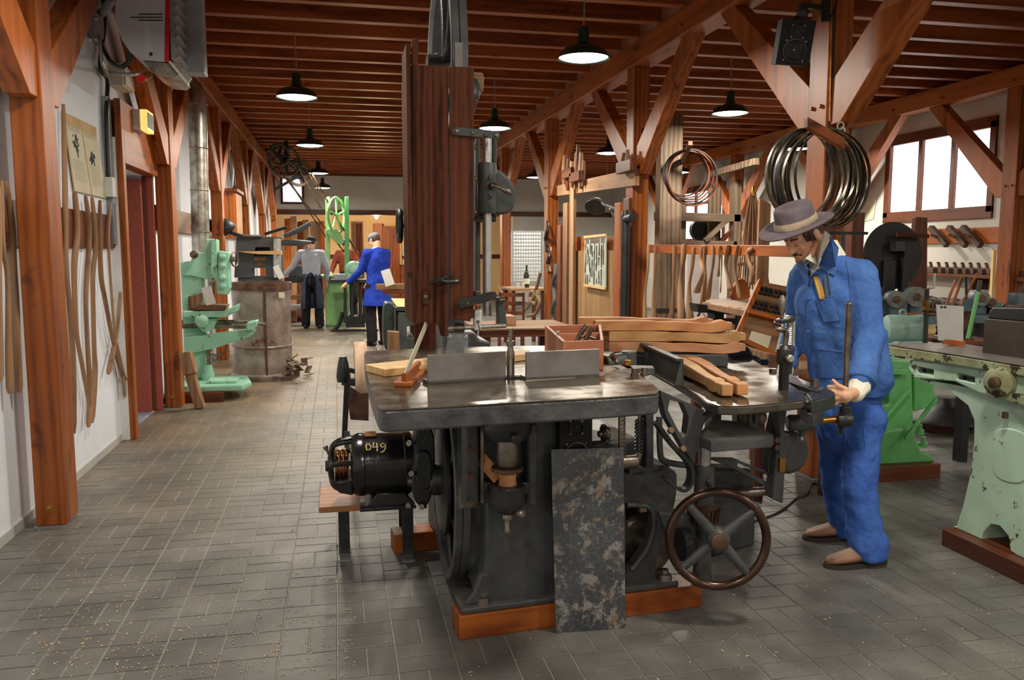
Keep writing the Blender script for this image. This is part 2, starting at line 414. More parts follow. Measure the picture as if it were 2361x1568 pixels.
# wood shavings on the tiles
shav = MB()
for k in range(3400):
    if random.random() < .55: u, v = random.uniform(60, 820), 900 + 660 * random.random() ** .8
    elif random.random() < .6: u, v = random.gauss(560, 90), random.gauss(935, 45)
    else: u, v = random.uniform(820, 2361), random.uniform(1250, 1568)
    if v < 870 or (u > 820 and random.random() < .72): continue
    p = PZ(u, v, .001)
    if p.x < XL + .05 or (.3 < p.x < 1.7 and 3.1 < p.y < 4.6): continue
    a = random.uniform(0, 6.3); L, W = random.uniform(.002, .0065) * random.choice((1, 1, 1, 1, 2)), random.uniform(.0012, .0036); ca, sa = math.cos(a), math.sin(a)
    h = random.uniform(.001, .003)
    shav.add([p + Vector((ca * L - sa * W * q, sa * L + ca * W * q, z)) for L, q, z in ((-L, -.6, 0), (L, -1, h), (L * .8, 1, 0), (-L * .7, .8, h))], [(0, 1, 2, 3)])
obj('wood_shavings', shav, paint('shaving', (206, 180, 142), (178, 150, 112), .8), None, 0, label='scattered pale wood shavings lying on the grey tiled floor', cat='shavings', kind='stuff')
# walls
DY0, DY1, DZ = 7.25, 8.45, 2.25      # doorway in the left wall
wl = MB().box(XL - .3, XL, Y0, DY0, -.1, ZC).box(XL - .3, XL, DY1, YB, -.1, ZC).box(XL - .3, XL, DY0, DY1, DZ, ZC)
obj('wall_left', wl, WALLM, None, 0, kind='structure')
obj('baseboard_left', MB().box(XL, XL + .012, Y0, DY0 - .05, 0, .055).box(XL, XL + .012, DY1 + .1, YB, 0, .055), paint('grey_skirting', (190, 190, 186), (176, 176, 170), .5), None, 0, kind='structure')
# back wall: white plaster above a long lintel, open to a lit room behind
LB = 2.71
obj('wall_back', MB().box(XL, XR, YB, YB + .25, LB, ZC).box(5.2, XR, YB, YB + .25, 0, LB), CREAMW, None, 0, kind='structure')
obj('trim_1', MB().box(XL, XR, YB - .06, YB + .1, LB - .14, LB), DARKW['x'], None, 0, kind='structure')
obj('trim_2', MB().box(XL, XR, YB - .06, YB + .04, ZJ - .06, ZJ + .06), DARKW['x'], None, 0, kind='structure')
obj('wall_far', MB().box(XL - .3, XR, YB + 4.0, YB + 4.2, -.1, ZC), plaster('warm_cream_plaster', (240, 214, 170), (232, 202, 152)), None, 0, kind='structure')
obj('wall_front', MB().box(XL - .3, XR + .3, Y0 - .2, Y0, -.12, ZC + .1), WALLM, None, 0, kind='structure')
# right wall with its windows
W1 = (9.30, 11.45, 2.05, 3.22)
def wall_with(name, x0, x1, holes, mat):
    m = MB(); ys = sorted({Y0, YB + 4.2, *[h[0] for h in holes], *[h[1] for h in holes]})
    for a, b in zip(ys, ys[1:]):
        h = [h for h in holes if h[0] <= a and h[1] >= b]
        if h: m.box(x0, x1, a, b, -.1, h[0][2]); m.box(x0, x1, a, b, h[0][3], ZC)
        else: m.box(x0, x1, a, b, -.1, ZC)
    return obj(name, m, mat, None, 0, kind='structure')
W2 = (16.9, 19.2, 1.75, 3.0)
wall_with('wall_right', XR, XR + .3, [W1, W2], CREAMW)
PANE = glow('frosted_daylight_glass', (1.0, 1.0, 1.0), 2.6)
def window(n, w, bars, arch=False):
    y0, y1, z0, z1 = w; t_ = .085; x0, x1 = XR - .03, XR + .1
    fr = MB().box(x0, x1, y0 - .02, y1 + .02, z0 - .08, z0 + t_).box(x0, x1, y0 - .02, y1 + .02, z1 - t_, z1 + .06).box(x0, x1, y0 - .02, y0 + t_, z0, z1).box(x0, x1, y1 - t_, y1 + .02, z0, z1)
    root = obj('window_%d' % n, fr, DARKW['y'], None, 0, .006, kind='structure')
    k = bars + 1; st = (y1 - y0 - 2 * t_) / k
    for i in range(1, k): obj('mullion', MB().box(x0 + .01, x1, y0 + t_ + st * i - .04, y0 + t_ + st * i + .04, z0 + t_ - .01, z1 - t_ + .01), DARKW['z'], root, 0, .005)
    for i in range(k): obj('pane', MB().box(x0 + .06, x0 + .07, y0 + t_ + st * i - .005, y0 + t_ + st * (i + 1) + .005, z0 + t_ - .01, z1 - t_ + .01), PANE, root, 0)
    if arch: obj('transom', MB().box(x0 + .01, x1, y0 + .02, y1 - .02, z0 + .88 * (z1 - z0) * .82 - .03, z0 + .88 * (z1 - z0) * .82 + .03), DARKW['y'], root, 0, .004)
    return root
window(1, W1, 2); window(2, W2, 2, True)
# ceiling boards and joists
ce = obj('ceiling', MB().box(XL - .3, XR + .3, Y0, YB + 4.2, ZC, ZC + .1), CEILW['x'], None, 0, kind='structure')
bd = mesh_of('board', MB().box(XL, XR, 0, .136, ZC - .018, ZC), Vector(), 0); bd.materials.append(CEILW['x'])
for k in range(int((YB + 4 - 2) / .14)):
    o = bpy.data.objects.new('board', bd); scene.collection.objects.link(o); o.parent = ce; o.location = Vector((0, 2 + k * .14, 0)) - ROT[ce]
JY = [7.149 + .566 * k for k in range(-9, 31)]
jm = []
for x0, x1 in ((XL, 3.10), (3.33, XR)):
    me = mesh_of('joist', MB().box(x0, x1, 0, .105, ZJ, ZC - .017), Vector(), 0); me.materials.append(CEILW['x']); jm.append(me)
for y in JY:
    if y > YB - .2: continue
    for me in jm:
        o = bpy.data.objects.new('joist', me); scene.collection.objects.link(o); o.parent = ce; o.location = Vector((0, y, 0)) - ROT[ce]
        m = o.modifiers.new('bevel', 'BEVEL'); m.width = .004; m.segments = 1
# long beams on the post rows
BZ = 3.49
PYS = [4.93 + 3.585 * k for k in range(0, 6)]
def beam_obj(x0, x1, label):
    b = thing('ceiling_beam', label, 'beam', ((x0 + x1) / 2, 10, BZ))
    obj('timber', MB().box(x0, x1, Y0, YB - .05, BZ, ZJ - .002), ORANGE['y'], b, 0, .008)
    for k, y in enumerate(PYS):
        for dy in (-1.3, 1.3, .1): obj('peg', MB().cyl((x0 - .025, y + dy, BZ + .08), (x0 + .02, y + dy, BZ + .08), .016, 8), ORANGE['x'], b)
beam_obj(-1.73, -1.50, 'long timber beam carried by the posts along the plaster wall with the door')
beam_obj(3.10, 3.33, 'long timber beam carried by the middle row of posts')
beam_obj(7.93, 8.16, 'long timber beam carried by the posts before the large windows')
def post(x0, x1, y, label, braces=(1, 1), group='timber posts', zf=2.36, bolt=True, dy=.22, run=1.35):
    p = thing('timber_post', label, 'post', ((x0 + x1) / 2, y + dy / 2, 0), group)
    obj('shaft', MB().box(x0, x1, y, y + dy, .012, BZ - .001), ORANGE['z'], p, 0, .008)
    obj('foot_plate', MB().box(x0 - .006, x1 - .01, y - .012, y + dy, 0, .012), GREYM, p, 0)
    xm = (x0 + x1) / 2
    for s, on in zip((-1, 1), braces):
        if not on: continue
        ya = y if s < 0 else y + dy; r = run
        w = .13; zt = BZ + .0
        # brace as a parallelogram prism in the row plane
        A, Bq = Vector((0, ya + s * .02 * 0, zf)), Vector((0, ya + s * r, zt))
        d = .19
        pts = [(0, ya, zf), (0, ya + s * .0, zf + d * 1.25), (0, ya + s * (r - .17), zt), (0, ya + s * r, zt)]
        pts = [(xm - w / 2, ya, zf), (xm - w / 2, ya, zf + .27), (xm - w / 2, ya + s * (r - .20), zt), (xm - w / 2, ya + s * (r + .05), zt), (xm - w / 2, ya + s * .12, zf)]
        obj('brace', MB().prism(pts, (w, 0, 0)), ORANGE['z'], p, 0, .006)
        obj('peg', MB().cyl((x0 - .02, ya - s * .06, zf + .13), (x0 + .01, ya - s * .06, zf + .13), .014, 8), ORANGE['x'], p)
    if bolt: obj('bolt', MB().lathe([(.024, 0), (.024, .004), (.013, .004), (.013, .014), (.005, .016)], (xm, y + .001, .115), (0, -1, 0), 12), BRASS, p)
    return p
ordn = ['first', 'second', 'third', 'fourth', 'fifth', 'sixth']
post(-1.68, -1.52, 4.93, 'broad orange stained timber post before the wall hung curved handles')
post(-1.68, -1.53, PYS[1], 'orange timber post beside the red-brown door and the mint green mortiser')
for k in range(2, 6): post(-1.68, -1.53, PYS[k], '%s timber post from the doorway along the plaster wall' % ordn[k - 1], (1, k < 5), bolt=False)
post(3.13, 3.30, PYS[0], 'timber post behind the hatted figure carrying the coil of saw blades')
pD = post(3.13, 3.31, PYS[1], 'knotty timber post with small black steel plate beside the curved handle rack')
bp_ = MB().prism([PY(u, v, PYS[1] - .002) for u, v in ((1479, 310), (1509, 310), (1509, 296), (1479, 296))], (0, -.012, 0)); obj('steel_plate', bp_, BLACKM, pD, 0); obj('plate_screw', MB().lathe([(.008, 0), (.006, .006)], PY(1487, 303, PYS[1] - .014), (0, -1, 0), 8), STEEL, pD)
post(3.11, 3.28, PYS[2], 'timber post with rope hung beside the dark tool clutter')
for k in (3, 4, 5): post(3.13, 3.30, PYS[k], '%s timber post in the row behind the bandsaw' % ordn[k], (1, k < 5), bolt=False)
for k, lb in ((0, 'dark timber post near the jointer'), (1, 'tall knotty timber post standing before the three pane window'), (2, 'timber post between the two long windows'), (3, 'timber post beside the farther long window'), (4, 'last timber post of the window wall row')):
    post(7.95, 8.15, PYS[k], lb, bolt=False, zf=2.2)
# ================================================================== PENDANT LAMPS
LAMPG = glow('lit_lamp_diffuser', (1.0, .97, .86), 9.0)
def make_lamp():
    p = thing('pendant_lamp', 'x', 'lamp', (0, 0, 0), 'dark green pendant lamps')
    obj('shade', MB().lathe([(.212, 0), (.205, .012), (.185, .055), (.15, .085), (.085, .102), (.052, .125), (.046, .16), (.038, .16), (.044, .12), (.08, .094), (.145, .078), (.18, .05), (.202, .006)], n=32, cap=False), PENDANT, p)
    obj('socket', MB().lathe([(.045, .155), (.045, .235), (.03, .25), (.012, .26)], n=16), PENDANT, p)
    obj('suspension_cord', MB().tube([(0, 0, .255), (.004, 0, .4), (-.003, 0, .55), (0, 0, .632)], .006, 6), GREYM, p)
    obj('bulb_diffuser', MB().lathe([(.0, -.012), (.09, -.010), (.16, 0), (.196, .012), (.196, .016), (.0, .016)], n=32), LAMPG, p)
    return p
lp = make_lamp(); first = True
LAMPS = [(-.36, 8.75, 'pendant lamp hanging above the aisle nearest the wall heater'), (-.35, 13.0, 'second pendant lamp along the aisle past the iron barrel'), (-.32, 17.3, 'third pendant lamp along the aisle before the line shaft pulleys'), (-.30, 21.4, 'last pendant lamp along the aisle before the back wall'),
         (2.0, 6.5, 'pendant lamp hanging nearest above the bandsaw table'), (2.02, 10.72, 'pendant lamp glimpsed behind the bandsaw guide post'), (2.0, 19.3, 'pendant lamp far behind the wooden saw guard'),
         (4.43, 8.9, 'pendant lamp beyond the middle beam left of the loudspeaker'), (4.32, 13.0, 'pendant lamp above the hanging tool rail of moulding planes'), (4.2, 17.3, 'pendant lamp seen between two posts near the back wall'),
         (6.95, 11.5, 'pendant lamp seen through the coil of saw blades'), (6.75, 15.5, 'pendant lamp seen beside the hoop on the weathered post'), (6.55, 19.8, 'pendant lamp near the arched window behind the lattice frame')]
for x, y, lb in LAMPS:
    y = min(JY, key=lambda q: abs(q + .052 - y)) + .052
    if first: o = lp; o.location = (x, y, 3.1); ROT[o] = Vector((x, y, 3.1)); o['label'] = lb; first = False
    else: o = dup(lp, (x, y, 3.1), label=lb)
    L = light('pendant_light', 'AREA', (0, 0, -.02), PENDANT_W, PENDANT_C, .34); L.parent = o
# the one warm ceiling spot that shows under the lintel of the back room
_s = PY(868, 501, YB + .7)
p = thing('ceiling_spot', 'small round warm ceiling spot under the lintel of the lit back room', 'lamp', _s)
obj('housing', MB().lathe([(.07, .16), (.07, .02), (.06, 0), (.05, .0), (.05, .16)], _s, n=16), WHITEP, p)
obj('bulb', MB().sphere(_s, .05), glow('warm_spot_bulb', (1, .8, .5), 14), p)
L = light('spot_light', 'POINT', (0, 0, -.10), 260, (1, .74, .45), .06); L.parent = p
# ================================================================== COMBINATION WOODWORKING MACHINE (bandsaw + spindle moulder + planer)
A5 = math.radians(5); EX = Vector((math.cos(A5), math.sin(A5), 0)); EY = Vector((-math.sin(A5), math.cos(A5), 0)); L0 = Vector((.446, 3.12, 0))
def QB(u, v, b=0.0):
    d = ray(u, v); return CAM + d * (((L0 - CAM).dot(EY) + b) / d.dot(EY))
def MP(a, b, z): return L0 + EX * a + EY * b + Vector((0, 0, z))
def mbox(m, a0, a1, b0, b1, z0, z1):
    return m.prism([MP(a0, b0, z0), MP(a1, b0, z0), MP(a1, b1, z0), MP(a0, b1, z0)], (0, 0, z1 - z0))
def poly_pix(pts, plane, *a): return [plane(u, v, *a) for u, v in pts]
ZT = 1.06
# plinth boards on the floor
pl = thing('machine_plinth', 'orange stained timber plinth under the combination woodworking machine', 'plinth', MP(.5, .5, 0))
obj('board', mbox(MB(), 0, 1.09, 0, .13, 0, .10), ORANGE['x'], pl, 0, .004)
obj('board', mbox(MB(), -.10, 1.09, 1.02, 1.15, 0, .10), ORANGE['x'], pl, 0, .004)
CM = thing('combination_machine', 'large dark grey cast iron combination woodworking machine with tall wooden bandsaw guard', 'machine', MP(.5, .45, .1))
def cm(name, mb, mat=IRON, bevel=.004, parent=None, smooth=35, **k): return obj(name, mb, mat, parent or CM, smooth, bevel, **k)
# pedestal: front casting with flared foot, then the planer frame with its window
foot = []
pts = [(.085, .10), (.50, .10), (.50, .925), (.125, .925), (.125, .35), (.105, .18)]
ped = cm('pedestal', MB().prism([MP(a, .045, z) for a, z in pts], (.03, .62, 0)), IRON, .012)
cm('pedestal_toe', MB().prism([MP(a, .035, z) for a, z in ((.03, .125), (.14, .125), (.14, .25), (.098, .25), (.07, .17))], EY * .03), IRON, .008, ped)
cm('foot_flange', mbox(mbox(MB(), .015, .98, .01, .16, .10, .125), .13, .98, .15, .70, .10, .125), IRON, .006, ped)
for a in (.11, .93): cm('anchor_bolt', MB().lathe([(.035, .12), (.03, .15), (.018, .155), (.018, .17)], MP(a, .05, 0), n=12), STEELD, 0, ped)
# planer side frame: plate with rounded triangular window
def bpt(u, v, b=.05): return QB(u, v, b)
outer = [(1440, 1095), (1545, 1080), (1560, 1120), (1548, 1190), (1520, 1265), (1508, 1340), (1512, 1382), (1440, 1390)]
o2 = spline([bpt(u, v) for u, v in outer], 4)
inner = [(1442, 1163), (1485, 1165), (1502, 1180), (1504, 1215), (1490, 1260), (1470, 1290), (1455, 1308), (1442, 1314)]
i2 = spline([bpt(u, v) for u, v in inner], 4)
pf = cm('planer_frame', MB().frame(o2, i2, EY * .05), IRON, 0)
cm('window_rib', MB().tube([p - EY * .012 for p in i2[:-3]], .011, 8), IRON, 0, pf)
cm('planer_body', mbox(MB(), .50, .92, .28, .75, .12, .70), IRON, .02)
cm('gear_drum', MB().lathe([(.14, 0), (.15, .02), (.15, .09), (.13, .11), (.05, .11), (.05, .14)], QB(1465, 1240, .26), -EY, 24), STEELD, 0)
cm('side_cover', MB().prism([QB(u, v, .02) for u, v in ((1285, 985), (1300, 985), (1300, 1390), (1285, 1390))], EY * .2), IRON, 0)
# rails and spindle slide on the pedestal face
for u0, u1, v0, v1 in ((1074, 1106, 975, 1175), (1216, 1240, 975, 1168)):
    r = cm('slide_rail', MB().prism([QB(u, v, -.04) for u, v in ((u0, v1), (u1, v1), (u1, v0), (u0, v0))], EY * .085), IRON, .012)
for v in (1037, 1100, 1162):
    cm('clamp_screw', MB().cyl(QB(1084, v, -.03), QB(1084, v, -.075), .013, 12).hexbolt(QB(1080, v, -.075), -EY, .012, .02), RUSTY, 0)
cm('rail_liner', MB().prism([QB(u, v, -.03) for u, v in ((1108, 1160), (1115, 1160), (1115, 980), (1108, 980))], EY * .05), STEELD, 0)
cm('recess_back', MB().prism([QB(u, v, .03) for u, v in ((1110, 1160), (1216, 1160), (1216, 980), (1110, 980))], EY * .02), IRON, 0)
sp0 = QB(1170, 1000, -.10); spz = lambda v: QB(1170, v, -.10).z
S = Vector((sp0.x, sp0.y, 0)); rp = 1 / (F / (S - Vector((0, 0, 0))).dot(Vector((FW.x, FW.y, 0))))   # metres per pixel there
def sl(prof, n=24): return MB().lathe([(r * rp, spz(v)) for r, v in prof], S, n=n)
sph = cm('spindle_housing', sl([(0, 968), (58, 968), (59, 985), (55, 1000), (46, 1010), (0, 1010)]), IRONK, 0)
cm('housing_plug', MB().lathe([(.02, 0), (.02, .012), (.012, .016)], S + Vector((.01, -.103, spz(998))), (0, -1, 0), 12), IRONK, 0, sph)
cm('spindle_quill', sl([(26, 1008), (26, 1060), (24, 1068), (24, 1076)]), STEELD, 0)
cm('spindle_flange', sl([(20, 1070), (38, 1076), (38, 1084), (26, 1089), (20, 1089)]), RUSTY, 0)
cm('belt_pulley', sl([(20, 1086), (22, 1092), (20, 1104), (22, 1120), (0, 1122)]), wood('leather_belt', (206, 150, 100), (166, 104, 60), 'z', 0, .6), 0)
cm('drive_belt', MB().beam(S + Vector((-.03, .02, spz(1106))), S + Vector((-.10, .10, spz(1060))), .006, .05, (0, 1, 0)), bpy.data.materials['leather_belt'], 0)
lb_ = cm('lower_bearing', sl([(0, 1116), (40, 1118), (43, 1122), (41, 1132), (42, 1150), (36, 1165), (26, 1178), (16, 1184), (0, 1184)]), IRONK, 0)
cm('bearing_bracket', MB().prism([QB(u, v, -.05) for u, v in ((1118, 1140), (1222, 1140), (1222, 1112), (1118, 1112))], EY * .06), IRONK, .006)
cm('grease_nut', sl([(10, 1182), (13, 1188), (12, 1196), (7, 1198), (6, 1216), (8, 1220), (7, 1230), (0, 1231)], 10), STEELD, 0, lb_)
cm('grease_screw', MB().lathe([(.016, 0), (.016, .02), (.009, .026)], S + Vector((.03, -.085, spz(1168))), (.3, -1, 0), 10), STEELD, 0, lb_)
# saw table
tp = [(868, 937), (845, 860), (838, 814), (848, 808), (1100, 799), (1395, 795), (1412, 812), (1512, 890), (1522, 903), (1505, 910), (900, 944), (880, 944)]
tpw = [PZ(u, v, ZT) for u, v in tp]; c0 = sum(tpw, Vector()) / len(tpw)
tpr = sstep(tpw, 2)
tb = cm('saw_table', MB().prism([p - Vector((0, 0, .004)) for p in tpr], (0, 0, -.07)), paint('rough_black_casting', (96, 98, 100), (60, 62, 64), .3, .3, 9, .8, 34, chip=(140, 110, 86), chip_at=.72, chip_scale=7), .008)
t = NT('oiled_steel_table'); c = t.coord(); mp = t.n('Mapping', Scale=(.7, 2.2, 1)); t.set(mp.inputs['Vector'], c)
g = t.noise(mp.outputs[0], 5, 6, .65); col = t.ramp(g, [(.3, lin((72, 62, 52))), (.5, lin((110, 98, 82))), (.7, lin((140, 130, 116)))])
TOPM = t.out(col, t.ramp(t.noise(c, 7, 5, .6), [(.35, (.16,) * 3), (.65, (.34,) * 3)]), .75)
cm('table_surface', MB().prism(tpr, (0, 0, -.004)), TOPM, 0, tb, 0)
_h = PZ(1188, 871, ZT); _hole = lambda: MB().cyl(_h - Vector((0, 0, .12)), _h + Vector((0, 0, .02)), .062, 28)
cut(tb, _hole()); [cut(o, _hole()) for o in tb.children if o.name.startswith('table_surface')]
cm('table_insert', MB().ring(_h - Vector((0, 0, .02)), (0, 0, 1), [(.052, 0), (.062, 0), (.062, .018), (.052, .018)], 28), STEELD, 0, tb)
cm('saw_dust', MB().prism([PZ(u, v, ZT) for u, v in ((1212, 880), (1390, 866), (1420, 850), (1395, 842), (1380, 860), (1216, 874))], (0, 0, .0012)), paint('fine_saw_dust', (168, 150, 132), (130, 118, 106), .9), 0, tb)
# fence plates and cutter spindle
def plate(p0, p1, h, th, mat, nm, parent=None):
    p0, p1 = Vector(p0), Vector(p1); d = (p1 - p0).normalized(); nrm = Vector((-d.y, d.x, 0))
    return cm(nm, MB().prism([p0, p1, p1 + nrm * th, p0 + nrm * th], (0, 0, h)).prism([p0, p1, p1 + nrm * .07, p0 + nrm * .07], (0, 0, th)), mat, .0015, parent)
FENCE = paint('ground_steel_fence', (146, 144, 142), (108, 100, 95), .36, .45, 4, .1, 50, chip=(126, 92, 78), chip_at=.66, chip_scale=12)
plate(PZ(987, 886, ZT), PZ(1167, 874, ZT), .108, .012, FENCE, 'moulder_fence')
plate(PZ(1213, 877, ZT), PZ(1382, 868, ZT), .108, .012, FENCE, 'moulder_fence')
c_ = PZ(1177, 871, ZT)
sc_ = cm('cutter_spindle', MB().lathe([(.0155, 0), (.0155, .10), (.011, .115), (.011, .124)], c_, n=18), STEELD, 0)
cm('cutter_slot', MB().box(c_.x - .006, c_.x + .001, c_.y - .0165, c_.y - .012, c_.z + .012, c_.z + .075), STEEL, 0, sc_)
cm('cutter_nut', MB().hexbolt(c_ + Vector((0, 0, .124)), (0, 0, 1), .017, .02).cyl(c_ + Vector((0, 0, .144)), c_ + Vector((0, 0, .165)), .008, 10).hexbolt(c_ + Vector((0, 0, .165)), (0, 0, 1), .009, .028), STEELD, 0, sc_)
# bandsaw wheels (axis across the room)
WY, WR = 3.76, .45; WX0, WX1 = .46, .525
def wheel(zc, nm, y=WY, R=WR):
    c = Vector((WX0, y, zc)); w = WX1 - WX0
    wv = cm(nm, MB().ring(c, (1, 0, 0), [(R, 0), (R + .004, .004), (R + .004, w * .46), (R - .003, w * .5), (R + .004, w * .54), (R + .004, w), (R - .03, w), (R - .045, w * .75), (R - .045, w * .25), (R - .03, 0)], 64), STEELD if False else paint('grey_wheel_iron', (104, 106, 108), (74, 76, 78), .36, .3, 5), 0)
    for k in range(6):
        a = math.radians(60 * k + 20); d = Vector((0, math.cos(a), math.sin(a))); n_ = Vector((0, -d.z, d.y))
        cm('spoke', MB().tube(spline([c + d * .05 + Vector((w / 2, 0, 0)), c + d * .2 + n_ * .045 + Vector((w / 2, 0, 0)), c + d * (R - .03) + Vector((w / 2, 0, 0))], 5), .024, 8, sx=.7), IRONK, 0, wv)
    cm('hub', MB().lathe([(.07, -.05), (.075, -.04), (.075, w), (.06, w + .03), (.04, w + .03)], c, (1, 0, 0), 20), IRONK, 0, wv)
    return wv
w_lo = wheel(.485, 'lower_saw_wheel'); w_hi = wheel(2.34, 'upper_saw_wheel')
cm('wheel_web', MB().lathe([(.24, 0), (.26, .005), (.26, .02), (.0, .02)], (WX0 - .012, WY, .485), (1, 0, 0), 40), IRONK, 0, w_lo)
cm('drive_shaft', MB().cyl((.30, WY, .485), (.62, WY, .485), .028, 14).cyl((.395, WY, .485), (.44, WY, .485), .06, 20), STEELD, 0)
BLD = paint('saw_blade_steel', (150, 150, 146), (110, 108, 104), .35, .9)
m = MB(); th = .0012
for yb, s in ((WY - WR - .005, -1), (WY + WR + .005, 1)): m.box(WX0 + .012, WX0 + .042, yb - th, yb + th, .485, 2.36)
cm('saw_blade', m, BLD, 0)
m = MB()
for k in range(120): z = 1.0 + k * .0075; m.add([(WX0 + .012, WY - WR - .006, z), (WX0 + .004, WY - WR - .006, z + .001), (WX0 + .012, WY - WR - .006, z + .0065)], [(0, 1, 2)])
cm('blade_teeth', m, BLD, 0, None, 0)
# cast column carrying the top wheel
colm = cm('frame_column', MB().prism([(.54, y, z) for y, z in ((4.32, .1), (4.70, .1), (4.62, .9), (4.55, 2.0), (4.40, 2.24), (3.7, 2.32), (3.66, 2.22), (4.20, 2.05), (4.28, 1.9), (4.30, .9))], (.10, 0, 0)), IRON, .03)
cm('top_bearing', MB().cyl((.53, WY, 2.30), (.66, WY, 2.30), .045, 18), wood('bearing_cap', (170, 140, 110), (140, 110, 84), 'x', 0), .006, colm)
# wooden blade guard
gy = 3.215
def gb(nm, pix, y, th, mat, **k): return cm(nm, MB().prism([PY(u, v, y) for u, v in pix], (0, th, 0)), mat, .002, **k)
g1 = gb('guard_board', [(950, 745), (1031, 745), (1031, 738), (998, 148), (951, 150)][:0] or [(951, 744), (999, 746), (999, 151), (951, 150)], gy, .02, REDW['z'])
gb('guard_board', [(999, 746), (1004, 747), (1012, 752), (1015, 764), (1017, 774), (1033, 776), (1035, 152), (999, 151)], gy, .02, REDW['z'])
gb('guard_board', [(1038, 736), (1085, 741), (1085, 735), (1091, 733), (1093, 155), (1037, 153)], gy, .02, REDW['z'])
pa, pb = PY(950, 150, gy), PY(950, 745, gy)
cm('guard_side', MB().box(pa.x - .012, pa.x + .008, gy + .02, gy + .36, pb.z, pa.z), REDW['z'], .002)
cm('guard_side', MB().box(pa.x - .022, pa.x - .006, gy - .0, gy + .20, PY(940, 630, gy).z, PY(940, 100, gy).z), REDW['z'], .002)
cm('guard_tongue', MB().prism([PY(u, v, gy + .01) for u, v in ((949, 160), (964, 160), (965, 87), (957, 85), (950, 95))], (0, .025, 0)), REDW['z'], .002)
pr = PY(1092, 155, gy)
cm('guard_side', MB().box(pr.x - .022, pr.x - .002, gy + .02, gy + .30, PY(1092, 735, gy).z, pr.z), REDW['z'], .002)
for v in (232, 340, 412, 490): cm('guard_screw', MB().cyl(PY(1095, v, gy + .06), PY(1098, v, gy + .06), .011, 10), BRASS, 0)
cm('hinge', MB().prism([PY(u, v, gy - .004) for u, v in ((1036, 268), (1040, 268), (1040, 225), (1036, 225))], (0, .01, 0)), BLACKM, 0)
def strap(pts_pix, y, th, mat, nm, holes=()):
    s = cm(nm, MB().prism([PY(u, v, y) for u, v in pts_pix], (0, th, 0)), mat, .0015)
    for u, v in holes: cm('rivet', MB().lathe([(.009, 0), (.007, .005), (0, .006)], PY(u, v, y), (0, -1, 0), 10), STEELD, 0, s)
    return s
strap([(1046, 311), (1041, 303), (1044, 296), (1052, 293), (1100, 297), (1153, 303), (1152, 320), (1100, 316)], gy - .01, .008, IRONG, 'top_strap', ((1054, 302), (1090, 306), (1121, 311), (1145, 312)))
strap([(1062, 712), (1056, 700), (1060, 690), (1130, 673), (1142, 672), (1146, 680), (1143, 690), (1080, 708)], gy - .02, .006, IRONK, 'lower_strap', ((1078, 700),))
hs = strap([(975, 703), (975, 678), (980, 672), (986, 674), (988, 682), (988, 703)], gy - .006, .006, RUSTY, 'hasp', ((981, 684),))
cm('latch', MB().tube(spline([PY(992, 654, gy - .02), PY(1012, 646, gy - .03), PY(1030, 650, gy - .03), PY(1060, 648, gy - .02)], 4), [.004] + [.009] * 11 + [.004], 8).tube([PY(1012, 646, gy - .03), PY(1045, 632, gy - .03)], .006, 8), IRONK, 0)
# guide post, its sleeve and guide arm
GP = PY(1123, 500, 3.33); gr = .0185
def gz(v): return PY(1123, v, 3.33).z
cm('guide_post', MB().cyl((GP.x, GP.y, gz(728)), (GP.x, GP.y, gz(302)), gr, 20), STEEL, 0)
sl_ = cm('guide_sleeve', MB().lathe([(.034, gz(492)), (.038, gz(486)), (.038, gz(382)), (.034, gz(376)), (.02, gz(375))], (GP.x, GP.y, 0), n=24), IRONG, 0)
cm('sleeve_arm', MB().prism(sstep([PY(u, v, 3.36) for u, v in ((1112, 492), (1184, 496), (1192, 440), (1180, 416), (1150, 388), (1112, 384))], 2), (0, .14, 0)), IRONG, .01)
cm('arm_flange', MB().prism([PY(u, v, 3.40) for u, v in ((1095, 505), (1145, 512), (1145, 497), (1095, 490))], (0, .2, 0)), IRONG, .006)
cm('column_rib', MB().prism([PY(u, v, 3.6) for u, v in ((1097, 700), (1108, 700), (1108, 320), (1097, 320))], (0, .3, 0)).prism([PY(u, v, 3.6) for u, v in ((1136, 400), (1146, 400), (1146, 316), (1136, 316))], (0, .1, 0)), IRONG, .005)
cb = GP + Vector((.008, -.042, 0)); cb.z = gz(431)
cp = cm('crank_plate', MB().prism(sstep([cb + Vector((x, 0, z)) for x, z in ((-.022, .0), (-.006, .048), (.008, .048), (.024, 0), (.008, -.048), (-.006, -.048))], 2), (0, .012, 0)), IRONG, 0)
for z in (.036, -.036): cm('plate_bolt', MB().hexbolt(cb + Vector((.001, 0, z)), (0, -1, 0), .011, .01), IRONG, 0, cp)
cm('crank_handle', MB().tube(spline([cb + Vector((0, -.0, 0)), cb + Vector((.005, -.03, 0)), cb + Vector((.03, -.045, -.008)), cb + Vector((.055, -.05, -.022)), cb + Vector((.075, -.05, -.034))], 4), [.013] * 5 + [.008] * 5 + [.011, .012, .0125, .012, .010, .008, .005], 10), STEELD, 0, cp)
